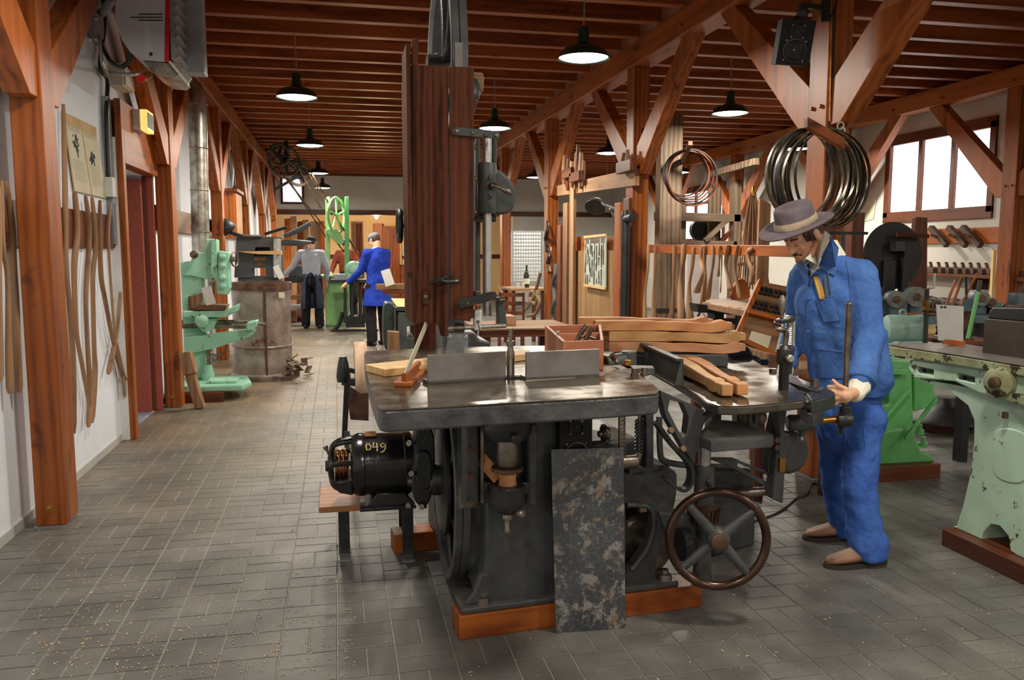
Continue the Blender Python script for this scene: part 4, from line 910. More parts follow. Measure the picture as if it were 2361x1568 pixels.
for k in range(3): obj('slip_ring', MB().lathe([(R0 * .40, mx(772 + k * 10)), (R0 * .44, mx(774 + k * 10)), (R0 * .44, mx(779 + k * 10)), (R0 * .40, mx(781 + k * 10))], o_, (1, 0, 0), 28), COPPER, mo)
for k in range(3): q = Vector((mx(775 + 10 * k), MY - R0 * .3, mc.z + R0 * .52)); obj('brush', MB().box(q.x - .006, q.x + .006, q.y - .01, q.y + .01, q.z - .02, q.z + .012), BRASS, mo, 0, .002)
obj('lower_shield', MB().prism([(mx(u), MY - R0 * .75, PY(u, v, MY).z) for u, v in ((762, 1095), (812, 1095), (812, 1128), (780, 1122))], (0, R0 * 1.5, 0)), IRONE, mo, 35, .008)
ft = [(838, 1152), (952, 1150), (946, 1138), (928, 1118), (866, 1120), (850, 1140)]
obj('foot', MB().prism([(mx(u), MY - R0 * .85, PY(u, v, MY).z) for u, v in ft], (0, R0 * 1.7, 0)), IRONE, mo, 35, .006)
obj('foot_plate', MB().box(mx(826), mx(952), MY - R0 * 1.0, MY + R0 * .95, mz(1156) , mz(1148)), IRONE, mo, 0, .004)
obj('lifting_handle', MB().tube(spline([(mx(770), MY - .06, mz(1052)), (mx(764), MY - .06, mz(1028)), (mx(778), MY - .05, mz(1016)), (mx(812), MY - .04, mz(1012))], 5), .008, 8), IRONE, mo)
obj('oil_cup', MB().lathe([(.006, 0), (.006, .03), (.012, .035), (.012, .05)], (mx(760), MY - .04, mz(1040)), (-.4, 0, 1), 10), STEELD, mo)
obj('name_plate', MB().box(mx(842), mx(868), MY - .05, MY + .05, mc.z + R0 * .97 - .002, mc.z + R0 * .985), BRASS, mo, 0)
# chalk number on the drum: 0 4 9 as raised cream strokes following the curve
CH = paint('cream_chalk_paint', (232, 208, 140), (220, 190, 120), .8)
def onm(u, v):
    for s in range(60):
        y = MY - R0 + s * .006; p = PY(u, v, y)
        if (p.y - MY) ** 2 + (p.z - mc.z) ** 2 < (R0 * .985) ** 2: return p
    return PY(u, v, MY - R0)
nt = MB()
for strk in ([(845, 1025), (851, 1024), (856, 1030), (853, 1037), (846, 1038), (844, 1030), (845, 1025)], [(862, 1021), (860, 1031), (872, 1031)], [(869, 1022), (870, 1041)], [(888, 1026), (882, 1022), (877, 1026), (880, 1031), (887, 1030), (889, 1024), (889, 1034), (884, 1042), (878, 1043)]):
    nt.tube([onm(u, v) for u, v in strk], .0035, 6)
obj('chalk_number', nt, CH, body)
# gearbox between motor and wheel
gx = .37
gb_ = thing('gear_housing', 'black cast gear housing bolted between the motor and the saw wheel', 'gearbox', (gx, 3.9, .05))
obj('case', MB().prism(sstep([PY(u, v, 3.72) for u, v in ((955, 980), (1000, 980), (1004, 1060), (1000, 1130), (985, 1172), (958, 1165), (948, 1120), (958, 1060))], 2), (0, .12, 0)), IRONK, gb_, 35, .008)
obj('cover', MB().prism(sstep([PY(u, v, 3.70) for u, v in ((960, 1040), (996, 1040), (998, 1110), (990, 1130), (962, 1130), (958, 1080))], 2), (0, .06, 0)), IRONK, gb_, 35, .008)
for u, v in ((945, 1022), (951, 1092), (944, 1165), (975, 1168)): obj('bolt', MB().hexbolt(PY(u, v, 3.70), (-.4, -1, .2), .014, .02).cyl(PY(u + 5, v, 3.74), PY(u, v, 3.70), .010, 10), STEELD, gb_)

# plank on bent iron legs
zb = mz(1156)
ms_ = thing('motor_stand', 'thick plank on bent flat iron legs carrying the black motor', 'stand', (mc.x, MY, 0))
p0, p1 = PZ(735, 1170, zb), PZ(944, 1158, zb)
obj('plank', MB().prism([p0, p1, p1 + Vector((0, .36, 0)), p0 + Vector((0, .36, 0))], (0, 0, -.03)), wood('oiled_plank', (176, 118, 80), (120, 76, 48), 'x', .2, .5), ms_, 0, .003)
for u, v in ((795, 1288), (942, 1290)):
    fb_ = PZ(u, v, .004); xx = fb_.x
    pts = [(xx, fb_.y, .004), (xx, fb_.y + .015, .05), (xx, fb_.y + .02, zb - .06), (xx, fb_.y + .06, zb - .03), (xx, fb_.y + .12, zb - .033)]
    sp = spline(pts, 4); m = MB()
    for a, b in zip(sp, sp[1:]): m.beam(a, b + (b - a) * .1, .055, .012, (1, 0, 0))
    lg = obj('leg', m, IRONK, ms_)
    pts2 = [(xx, fb_.y + .26, .004), (xx, fb_.y + .26, zb - .032)]; m = MB().beam(pts2[0], pts2[1], .055, .012, (1, 0, 0)); obj('leg', m, IRONK, ms_)
    obj('foot', MB().box(xx - .03, xx + .03, fb_.y - .03, fb_.y + .03, 0, .008), GREYM, lg, 0)
# pale timber stop and belt pulley frame behind the motor
sf = thing('belt_frame', 'dark iron belt frame with a pale wooden flat wheel beside the saw table', 'frame', PZ(800, 1010, 0))
py = 4.75
obj('flat_wheel', MB().lathe([(.20, 0), (.205, .01), (.205, .06), (.2, .07)], (PY(832, 870, py).x - .035, py, PY(832, 870, py).z), (1, 0, 0), 32), wood('pale_pulley', (214, 184, 158), (180, 146, 118), 'z', 0, .7), sf, 35)
obj('upright', MB().beam(PY(794, 1012, 4.6), PY(800, 880, 4.6), .03, .03), BLACKM, sf, 0, .003)
obj('upright', MB().beam(PZ(800, 1075, 0), PY(800, 1000, 4.55), .03, .03), BLACKM, sf, 0, .003)
obj('cross_bar', MB().beam(PY(788, 879, 4.6), PY(842, 883, 4.6), .04, .04), IRONK, sf, 0, .003)
obj('bearing', MB().lathe([(.035, 0), (.04, .03), (.03, .1), (.02, .14)], PY(792, 880, 4.6), (0, 0, 1), 12).cyl(PY(790, 850, 4.6), PY(826, 858, 4.7), .014, 10), IRONK, sf)
obj('belt_flap', MB().prism([PY(u, v, 4.5) for u, v in ((808, 968), (850, 970), (850, 905), (832, 908), (806, 890), (802, 930))], (0, .008, 0)), RUSTY, sf, 0)
# ================================================================== PEOPLE (shop mannequins at work)
SKIN = paint('painted_skin', (226, 176, 144), (214, 158, 124), .45, 0, 10)
def cloth(name, c1, c2, scale=260):
    t = NT(name); c = t.coord(); g = t.math('ADD', t.math('MULTIPLY', t.noise(c, 7, 4, .6), .7), t.math('MULTIPLY', t.noise(c, 90, 3, .6), .3))
    col = t.ramp(g, [(.35, lin(c2)), (.65, lin(c1))])
    h = t.math('ADD', t.math('MULTIPLY', t.noise(c, 9, 3, .5, 1.5), 1.0), t.math('MULTIPLY', t.noise(c, scale, 2, .5), .06)); t.bump(h, .55, .02)
    return t.out(col, .85, 0, .2)
BLUEC = cloth('blue_work_cotton', (82, 122, 188), (60, 97, 164)); BLUET = cloth('blue_trouser_cotton', (72, 112, 190), (52, 86, 164))
CREAMC = cloth('cream_shirt_cotton', (240, 236, 218), (226, 222, 202)); FELT = cloth('grey_violet_felt', (118, 108, 114), (96, 86, 92), 500); BAND = cloth('taupe_hat_band', (178, 160, 140), (156, 138, 118))
LEATH = paint('dusty_brown_leather', (150, 108, 82), (112, 74, 54), .5, 0, 9, .2, 60, dust=(150, 130, 112)); SOLE = paint('dark_sole', (58, 46, 40), (44, 36, 32), .7)
HAIR = paint('dark_brown_hair', (74, 50, 38), (48, 30, 22), .6, 0, 40, .6, 120); STUB = paint('stubble_brown', (168, 122, 92), (146, 98, 72), .7, 0, 60)
def cap(m, p, q, r1, r2=None, n=12, sx=1.0, ref=None):
    p, q = Vector(p), Vector(q); r2 = r1 if r2 is None else r2; d = q - p; L = max(d.length, 1e-4); d = d / L
    pts, rs = [], []
    for k in range(4): a = math.pi / 2 * (k / 4); pts.append(p - d * r1 * math.cos(a)); rs.append(max(r1 * math.sin(a), .0005))
    pts.append(p); rs.append(r1); pts.append(q); rs.append(r2)
    for k in range(1, 5): a = math.pi / 2 * (k / 4); pts.append(q + d * r2 * math.sin(a)); rs.append(max(r2 * math.cos(a), .0005))
    return m.tube(pts, rs, n, sx=sx, ref=ref)
def ell(m, c, M3, rx, ry, rz, n=16, k=10):
    s = MB().sphere((0, 0, 0), 1, n, k); return m.add([Vector(c) + M3[0] * (v.x * rx) + M3[1] * (v.y * ry) + M3[2] * (v.z * rz) for v in s.v], s.f)
def remeshed(name, mb, mat, parent, vox, it=8, wr=0.0, ws=.12, fac=.5):
    o = obj(name, mb, mat, parent, 80)
    r = o.modifiers.new('remesh', 'REMESH'); r.mode = 'VOXEL'; r.voxel_size = vox; r.use_smooth_shade = True
    s = o.modifiers.new('smooth', 'SMOOTH'); s.factor = fac; s.iterations = it
    if wr:
        tx = bpy.data.textures.new(name + '_folds', 'CLOUDS'); tx.noise_scale = ws; tx.noise_depth = 2
        d = o.modifiers.new('folds', 'DISPLACE'); d.texture = tx; d.strength = wr; d.mid_level = .5; d.texture_coords = 'LOCAL'
    return o
def hitter(*objs):
    bpy.context.view_layer.update(); dg = bpy.context.evaluated_depsgraph_get(); L = []
    for o in objs:
        e = o.evaluated_get(dg); L.append((e, o.matrix_world.copy()))
    def f(u, v, lift=.004):
        best = None; d = ray(u, v).normalized()
        for e, M in L:
            Mi = M.inverted(); ok, p, n, i = e.ray_cast(Mi @ CAM, Mi.to_3x3() @ d)
            if ok:
                w = M @ p
                if best is None or (w - CAM).length < (best - CAM).length: best = w
        return None if best is None else best - d * lift
    return f
def patch(f, quad, nu=8, nv=8, th=.004, lift=.004):
    """cloth patch lying on a surface: quad of 4 pixels tl,tr,br,bl"""
    m = MB(); tl, tr, br, bl = [Vector((a[0], a[1], 0)) for a in quad]; P = []; last = None
    for j in range(nv + 1):
        for i in range(nu + 1):
            a, b = i / nu, j / nv; q = tl * (1 - a) * (1 - b) + tr * a * (1 - b) + br * a * b + bl * (1 - a) * b
            p = f(q.x, q.y, lift) or last
            if p is None: p = PY(q.x, q.y, 3.5)
            last = p; P.append(p)
    w = nu + 1; N = len(P); back = [p + (p - CAM).normalized() * (th + lift + .003) for p in P]; fs = []
    for j in range(nv):
        for i in range(nu):
            k = j * w + i; fs += [(k, k + 1, k + w + 1, k + w), (N + k, N + k + w, N + k + w + 1, N + k + 1)]
    edge = [i for i in range(w)] + [j * w + nu for j in range(1, nv + 1)] + [nv * w + i for i in range(nu - 1, -1, -1)] + [j * w for j in range(nv - 1, 0, -1)]
    for a, b in zip(edge, edge[1:] + edge[:1]): fs.append((a, N + a, N + b, b))
    return m.add(P + back, fs)
def head_parts(m, c, f, l, u, s=1.0, neck=None):
    M3 = (f, l, u); g = lambda x, y, z: c + (f * x + l * y + u * z) * s
    ell(m, g(-.005, 0, .03), M3, .096 * s, .076 * s, .088 * s); ell(m, g(.028, 0, -.03), M3, .066 * s, .062 * s, .082 * s)
    cap(m, g(.045, .022, -.088), g(.074, .008, -.100), .030 * s, .022 * s); cap(m, g(.045, -.022, -.088), g(.074, -.008, -.100), .030 * s, .022 * s)
    cap(m, g(.0, .052, -.05), g(.045, .03, -.088), .024 * s, .026 * s); cap(m, g(.0, -.052, -.05), g(.045, -.03, -.088), .024 * s, .026 * s)
    cap(m, g(.088, 0, .006), g(.112, 0, -.034), .009 * s, .013 * s); cap(m, g(.100, .012, -.038), g(.104, -.012, -.038), .008 * s)
    cap(m, g(.080, .012, .018), g(.072, .044, .014), .013 * s, .011 * s); cap(m, g(.080, -.012, .018), g(.072, -.044, .014), .013 * s, .011 * s)
    for y in (1, -1):
        ell(m, g(.060, .036 * y, -.030), M3, .026 * s, .024 * s, .024 * s); ell(m, g(.076, .031 * y, -.004), M3, .010 * s, .014 * s, .009 * s)
        ell(m, g(-.012, .077 * y, -.008), (f, l, u), .020 * s, .008 * s, .032 * s)
    cap(m, g(.090, .016, -.064), g(.090, -.016, -.064), .009 * s); cap(m, g(.087, .013, -.076), g(.087, -.013, -.076), .009 * s)
    return g
# ------------------------------------------------------------------ the hatted worker at the machine
PM = thing('person', 'figure in blue work suit and grey felt hat bending over the machine lever', 'person', Vector((2.50, 3.65, 0)))
f = Vector((-.80, -.60, 0)).normalized(); l = Vector((-f.y, f.x, 0)) * -1
l = Vector((.6, -.8, 0)); UP = Vector((0, 0, 1))
J = dict(pel=PY(1958, 955, 3.66), chest=PY(1922, 690, 3.68), neck=PY(1905, 575, 3.70),
         ls=PY(1986, 636, 3.56), le=PY(2006, 775, 3.47), lw=PY(1978, 905, 3.31), lk=PY(1934, 912, 3.28),
         rs=PY(1856, 634, 3.84), re=PY(1838, 740, 3.92), rw=PY(1812, 852, 3.80),
         lh=PY(1990, 965, 3.58), lkn=PY(1978, 1125, 3.53), lan=PY(1999, 1285, 3.50),
         rh=PY(1925, 965, 3.75), rkn=PY(1930, 1108, 3.84), ran=PY(1946, 1232, 3.86))
hf = Vector((-.96, -.24, 0)).normalized(); hl = Vector((-hf.y, hf.x, 0)); 
pit = math.radians(34); hF = hf * math.cos(pit) - UP * math.sin(pit); hU = hf * math.sin(pit) + UP * math.cos(pit); hc = PY(1851, 540, 3.62)
bm_ = MB(); g = head_parts(bm_, hc, hF, hl, hU, .98)
cap(bm_, g(-.03, 0, -.05), J['neck'] + Vector((.0, 0, -.02)), .054, .062)
# slim body beneath the clothes keeps the figure one continuous surface
cap(bm_, J['neck'] - UP * .05, J['chest'], .055, .085); cap(bm_, J['chest'], J['pel'], .085, .09)
for a, b, r1, r2 in (('ls', 'le', .045, .036), ('le', 'lw', .036, .026), ('rs', 're', .045, .036), ('re', 'rw', .036, .026), ('lh', 'lkn', .07, .05), ('lkn', 'lan', .05, .035), ('rh', 'rkn', .07, .05), ('rkn', 'ran', .05, .035)): cap(bm_, J[a], J[b], r1, r2)
for a, b in (('chest', 'ls'), ('chest', 'rs'), ('pel', 'lh'), ('pel', 'rh')): cap(bm_, J[a], J[b], .06, .045)
# near hand closed on the lever
lev = lambda v: PY(1948 + (945 - v) * .045, v, LVY)
W = J['lw']; pc = PY(1946, 912, LVY - .045)
cap(bm_, W, pc, .026, .030); ell(bm_, pc, (RT, UPV, FW), .040, .036, .020)
knk = [PY(1924, 893, LVY - .040), PY(1920, 905, LVY - .042), PY(1921, 919, LVY - .040), PY(1926, 932, LVY - .034)]
for k, kp in enumerate(knk):
    r = (.0100, .0105, .0100, .0088)[k]; L_ = (.9, 1.0, .95, .8)[k]
    base = pc + (kp - pc) * .45
    tip1 = kp + Vector((-.012, .028, -.002)) * L_; tip2 = tip1 + Vector((.022, .020, -.003)) * L_; tip3 = tip2 + Vector((.022, -.006, 0)) * L_
    cap(bm_, base, kp, .013, r * 1.08, 8); cap(bm_, kp, tip1, r * 1.05, r, 8); cap(bm_, tip1, tip2, r, r * .9, 8); cap(bm_, tip2, tip3, r * .9, r * .75, 8)
th0 = PY(1950, 898, LVY - .052); th1 = PY(1932, 889, LVY - .05); th2 = PY(1921, 877, LVY - .035)
cap(bm_, pc + (th0 - pc) * .4, th0, .018, .014, 8); cap(bm_, th0, th1, .0135, .0115, 8); cap(bm_, th1, th2, .0115, .0085, 8)
# far hand on the clamp
RW = J['rw']; rp_ = RW + Vector((-.05, -.07, -.03)); cap(bm_, RW, rp_, .026, .027); ell(bm_, rp_, (f, l, UP), .04, .025, .035)
for k in range(4): q = rp_ + Vector((-.012 - .002 * k, -.012 - .016 * (1.5 - k) * .9, -.012)); cap(bm_, rp_, q, .012, .0095, 8); cap(bm_, q, q + Vector((-.022, -.004, -.028)), .0095, .0085, 8); cap(bm_, q + Vector((-.022, -.004, -.028)), q + Vector((-.012, 0, -.050)), .0085, .007, 8)
cap(bm_, rp_, rp_ + Vector((.01, -.04, -.005)), .013, .011, 8); cap(bm_, rp_ + Vector((.01, -.04, -.005)), rp_ + Vector((-.015, -.06, -.02)), .011, .008, 8)
body = remeshed('body', bm_, SKIN, PM, .0048, 3, 0)
# hair, beard, brows, eyes
hm = MB(); ell(hm, g(-.022, 0, .022), (hF, hl, hU), .090, .080, .086); obj('hair', hm, HAIR, PM, 60)
for y in (1, -1):
    hm = MB()
    for k in range(5): cap(hm, g(.045 - .011 * k, .063 * y + .006 * y * (k > 1), .035), g(.048 - .014 * k, .068 * y + .003 * y * (k > 1), -.008 - .006 * k), .010, .005, 8)
    obj('sideburn', hm, HAIR, PM, 60)
hm = MB()
for k in range(9): y = -.040 + .010 * k; cap(hm, g(.070 - abs(y) * .35, y, .062), g(.090 - abs(y) * .5, y + .004, .036), .007, .003, 6)
obj('fringe', hm, HAIR, PM, 60)
hm = MB(); cap(hm, g(.098, .002, -.055), g(.084, .030, -.066), .007, .004, 8); cap(hm, g(.098, -.002, -.055), g(.084, -.030, -.066), .007, .004, 8); obj('moustache', hm, HAIR, PM, 60)
for y in (1, -1):
    hm = MB(); cap(hm, g(.092, .014 * y, .024), g(.080, .046 * y, .024), .0045, .003, 8); obj('eyebrow', hm, HAIR, PM, 60)
    e = obj('eyelid', MB().sphere(g(.0775, .031 * y, -.003), .0125, 12, 8), SKIN, PM, 60)
    hm = MB(); cap(hm, g(.0905, .024 * y, -.008), g(.0865, .040 * y, -.008), .0018, .0015, 6); obj('eyelash', hm, HAIR, e, 60)
hm = MB()
for y in (1, -1):
    cap(hm, g(.004, .0565 * y, -.045), g(.044, .036 * y, -.086), .022, .025); cap(hm, g(.044, .030 * y, -.090), g(.074, .008 * y, -.101), .0265, .0225)
obj('stubble_beard', hm, STUB, PM, 60)
# hat
ht = MB(); hcx = g(.012, 0, .062); hax = (hU * .96 - hF * .20 + hl * .04).normalized(); a1 = (hF - hax * hF.dot(hax)).normalized(); b1 = hax.cross(a1)
def oval(prof, n=40, dent=True):
    vs, fs = [], []
    for i, (r, h) in enumerate(prof):
        for k in range(n):
            t_ = 2 * math.pi * k / n; dr = .018 * math.cos(2 * t_) if r > .12 else 0; hh = h + (.016 * abs(math.sin(t_)) ** 2 if r > .11 else 0)
            vs.append(hcx + a1 * (r * 1.16 * math.cos(t_)) + b1 * (r * .98 * math.sin(t_)) + hax * hh)
    for i in range(len(prof) - 1):
        for k in range(n): q = (k + 1) % n; fs.append((i * n + k, i * n + q, (i + 1) * n + q, (i + 1) * n + k))
    return vs, fs, n, len(prof)
vs, fs, n, N = oval([(.162, -.012), (.165, -.006), (.130, -.004), (.095, .004), (.089, .030), (.086, .060), (.083, .085), (.076, .098), (.060, .100), (.035, .090), (.001, .086)]); ht.add(vs, fs)
vs, fs, n, N = oval([(.162, -.012), (.128, -.010), (.093, -.002)]); ht.add(vs, [tuple(reversed(x)) for x in fs])
hat = obj('felt_hat', ht, FELT, PM, 60)
vs, fs, n, N = oval([(.094, .004), (.0965, .006), (.0925, .034), (.088, .036)]); obj('hat_band', MB().add(vs, fs), BAND, hat, 60)
# trousers
tr = MB(); cap(tr, J['pel'] + UP * .10, J['pel'] - UP * .06, .145, .15)
for s, y in (('l', 1), ('r', -1)):
    h_, k_, a_2 = J[s + 'h'], J[s + 'kn'], J[s + 'an']
    cap(tr, h_ - UP * .02, k_, .100, .082); cap(tr, k_, a_2 + UP * .055, .082, .086); tr.lathe([(.080, 0), (.087, .02), (.088, .10), (.07, .14)], a_2 - UP * .005 + (Vector((.012, 0, 0))), (0, 0, 1), 16)
    cap(tr, J['pel'] - UP * .04, h_, .13, .11)
trou = remeshed('trousers', tr, BLUET, PM, .011, 4, .028, .11)
# shirt
sh = MB(); cap(sh, J['neck'] + f * .015 - UP * .03, J['chest'] + f * .01 + UP * .04, .075, .09)
sh.lathe([(.092, -.05), (.082, .0), (.076, .035), (.070, .036)], J['neck'] + Vector((-.01, 0, -.015)), (J['neck'] - J['chest']).normalized() + hf * .35, 20)
shirt = remeshed('shirt', sh, CREAMC, PM, .008, 3, .012, .05)
s2 = MB(); cap(s2, J['lw'] + (J['le'] - J['lw']) * .14, J['lw'] + (J['lk'] - J['lw']) * .12, .050, .044); remeshed('shirt_cuff', s2, CREAMC, shirt, .006, 3, .012, .05)
s2 = MB(); cap(s2, J['rw'] + (J['re'] - J['rw']) * .10, J['rw'] + (J['re'] - J['rw']) * -.12, .043, .040); remeshed('shirt_cuff', s2, CREAMC, shirt, .006, 3, .012, .05)
# jacket
jk = MB()
cap(jk, J['ls'], J['neck'] - UP * .075, .074, .072); cap(jk, J['rs'], J['neck'] - UP * .075, .072, .072); cap(jk, J['chest'] + l * .055 - UP * .02, J['pel'] + l * .07 + UP * .20, .138, .138); cap(jk, J['chest'] - l * .055 - UP * .02, J['pel'] - l * .07 + UP * .20, .138, .135)
cap(jk, J['neck'] - UP * .09 + f * -.02, J['chest'], .105, .14)
pb_ = J['pel'] + UP * .14
M3 = (f, l, UP); s_ = MB().lathe([(.170, -.03), (.174, -.01), (.170, .08), (.165, .20), (.15, .30)], (0, 0, 0), n=28); jk.add([pb_ + f * v.x * .92 + l * v.y * 1.06 + UP * v.z for v in s_.v], s_.f)
cap(jk, J['ls'], J['le'], .080, .070); cap(jk, J['le'], J['lw'] + (J['le'] - J['lw']) * .22, .070, .064)
cap(jk, J['rs'], J['re'], .078, .070); cap(jk, J['re'], J['rw'] + (J['re'] - J['rw']) * .12, .066, .054)
jack = remeshed('jacket', jk, BLUEC, PM, .010, 4, .024, .11)
# details laid on the jacket front
hit = hitter(jack, shirt, trou)
obj('sleeve_cuff', MB().lathe([(.067, 0), (.070, .005), (.070, .045), (.066, .05)], J['lw'] + (J['le'] - J['lw']) * .17, (J['le'] - J['lw']), 24), BLUEC, jack, 60)
obj('breast_pocket', patch(hit, ((1882, 688), (1924, 683), (1938, 738), (1900, 742)), 6, 6, .006, .007), BLUEC, jack, 60)
obj('hip_pocket', patch(hit, ((1886, 805), (1942, 812), (1946, 872), (1884, 872)), 6, 6, .006, .007), BLUEC, jack, 60)
obj('knee_pocket', patch(hit, ((1945, 985), (1990, 975), (1995, 1030), (1950, 1036)), 6, 6), BLUET, trou, 60)
obj('placket', patch(hit, ((1860, 640), (1874, 640), (1868, 872), (1852, 872)), 3, 14), BLUEC, jack, 60)
for u, v in ((1866, 688), (1864, 764), (1858, 838)):
    p = hit(u, v, .009)
    if p: obj('button', MB().lathe([(.009, 0), (.009, .003), (.006, .004)], p, (CAM - p), 12), BLUET, jack)
hit2 = hitter(jack, trou); STITCH = BLUEC
for nm, par, pix in (('pocket_seam', jack, ((1882, 688), (1900, 742), (1938, 738), (1924, 683), (1882, 688))), ('pocket_seam', jack, ((1886, 805), (1942, 812))), ('front_seam', jack, ((1876, 645), (1871, 700), (1870, 760), (1867, 820), (1862, 868))), ('pocket_seam', trou, ((1945, 985), (1950, 1036), (1995, 1030), (1990, 975))), ('shoulder_seam', jack, ((1950, 590), (1958, 640), (1964, 700), (1968, 760)))):
    L = []
    for (a, b), (c, d) in zip(pix, pix[1:]):
        for k in range(7): L.append(hit2(a + (c - a) * k / 6, b + (d - b) * k / 6, .0085 if 'pocket' in nm else .004))
    L = [p for p in L if p is not None]
    if len(L) > 3: obj(nm, MB().tube(L, .0022, 6), par.data.materials[0], par, 60)
# shirt front and collar in the V of the jacket
def tri(nm, pix, mat, par, lift): 
    P = [hit(u, v, lift) or PY(u, v, 3.45) for u, v in pix]; c = sum(P, Vector()) / len(P); bk = [p + (p - CAM).normalized() * .02 for p in P]; n = len(P)
    return obj(nm, MB().add(P + bk, [tuple(range(n)), tuple(range(2 * n - 1, n - 1, -1))] + [(i, n + i, n + (i + 1) % n, (i + 1) % n) for i in range(n)]), mat, par, 0, .002)
tri('shirt_front', [(1852, 597), (1880, 590), (1896, 606), (1868, 640), (1858, 615)], CREAMC, shirt, .006)
tri('shirt_collar', [(1856, 596), (1880, 575), (1902, 532), (1915, 543), (1885, 612)], CREAMC, shirt, .014)
tri('jacket_collar', [(1916, 545), (1934, 572), (1928, 622), (1924, 636), (1896, 622), (1887, 612)], BLUEC, jack, .016)
tri('jacket_lapel', [(1836, 612), (1850, 600), (1866, 642), (1862, 662)], BLUEC, jack, .010)
# shoes
for an, nm, dr in (('lan', 'near', Vector((-.985, .02, 0))), ('ran', 'far', Vector((-.96, .10, 0)))):
    A = J[an].copy(); A.z = 0; dr.normalize(); sd = Vector((-dr.y, dr.x, 0)); up = []
    secs = [(-.095, .032, .075), (-.07, .040, .10), (.0, .044, .112), (.05, .046, .100), (.10, .050, .082), (.15, .050, .068), (.195, .040, .056), (.220, .014, .038)]
    vs, fs, n = [], [], 12
    for t_, w, h in secs:
        for k in range(n): a = 2 * math.pi * k / n; vs.append(A + dr * t_ + sd * (w * math.cos(a)) + UP * (.018 + max(0, (h - .018)) * (.5 + .5 * math.sin(a))))
    for i in range(len(secs) - 1):
        for k in range(n): q = (k + 1) % n; fs.append((i * n + k, i * n + q, (i + 1) * n + q, (i + 1) * n + k))
    fs += [tuple(range(n - 1, -1, -1)), tuple((len(secs) - 1) * n + k for k in range(n))]
    so_ = obj('shoe', MB().add(vs, fs), LEATH, PM, 60)
    prof = [(-.105, -.028), (-.105, .028), (0, .042), (.1, .055), (.18, .050), (.228, .020), (.233, 0), (.228, -.020), (.18, -.050), (.1, -.055), (0, -.042)]
    obj('sole', MB().prism(sstep([A + dr * a + sd * b for a, b in prof], 1), (0, 0, .020)), SOLE, so_, 0)
# rule and pencils in the breast pocket
def stick(nm, a, b, w, th, mat, lb, cat):
    p, q = hit(a[0], a[1], .008), hit(b[0], b[1], .010)
    return obj(nm, MB().beam(p, q, w, th, RT), mat, None, 0, .001, label=lb, cat=cat)
stick('folding_rule', (1897, 690), (1882, 638), .030, .008, wood('yellow_boxwood', (214, 170, 52), (160, 110, 40), 'z', 0, .5), 'yellow wooden folding rule in the breast pocket of the blue jacket', 'rule')
stick('carpenter_pencil', (1906, 686), (1900, 637), .012, .006, paint('dark_pencil', (70, 74, 84), (50, 52, 60), .4), 'thick dark pencil beside the yellow folding rule in the pocket', 'pencil')
stick('steel_scriber', (1915, 684), (1908, 628), .006, .005, IRONG, 'thin grey scriber at the outer edge of the breast pocket', 'scriber')

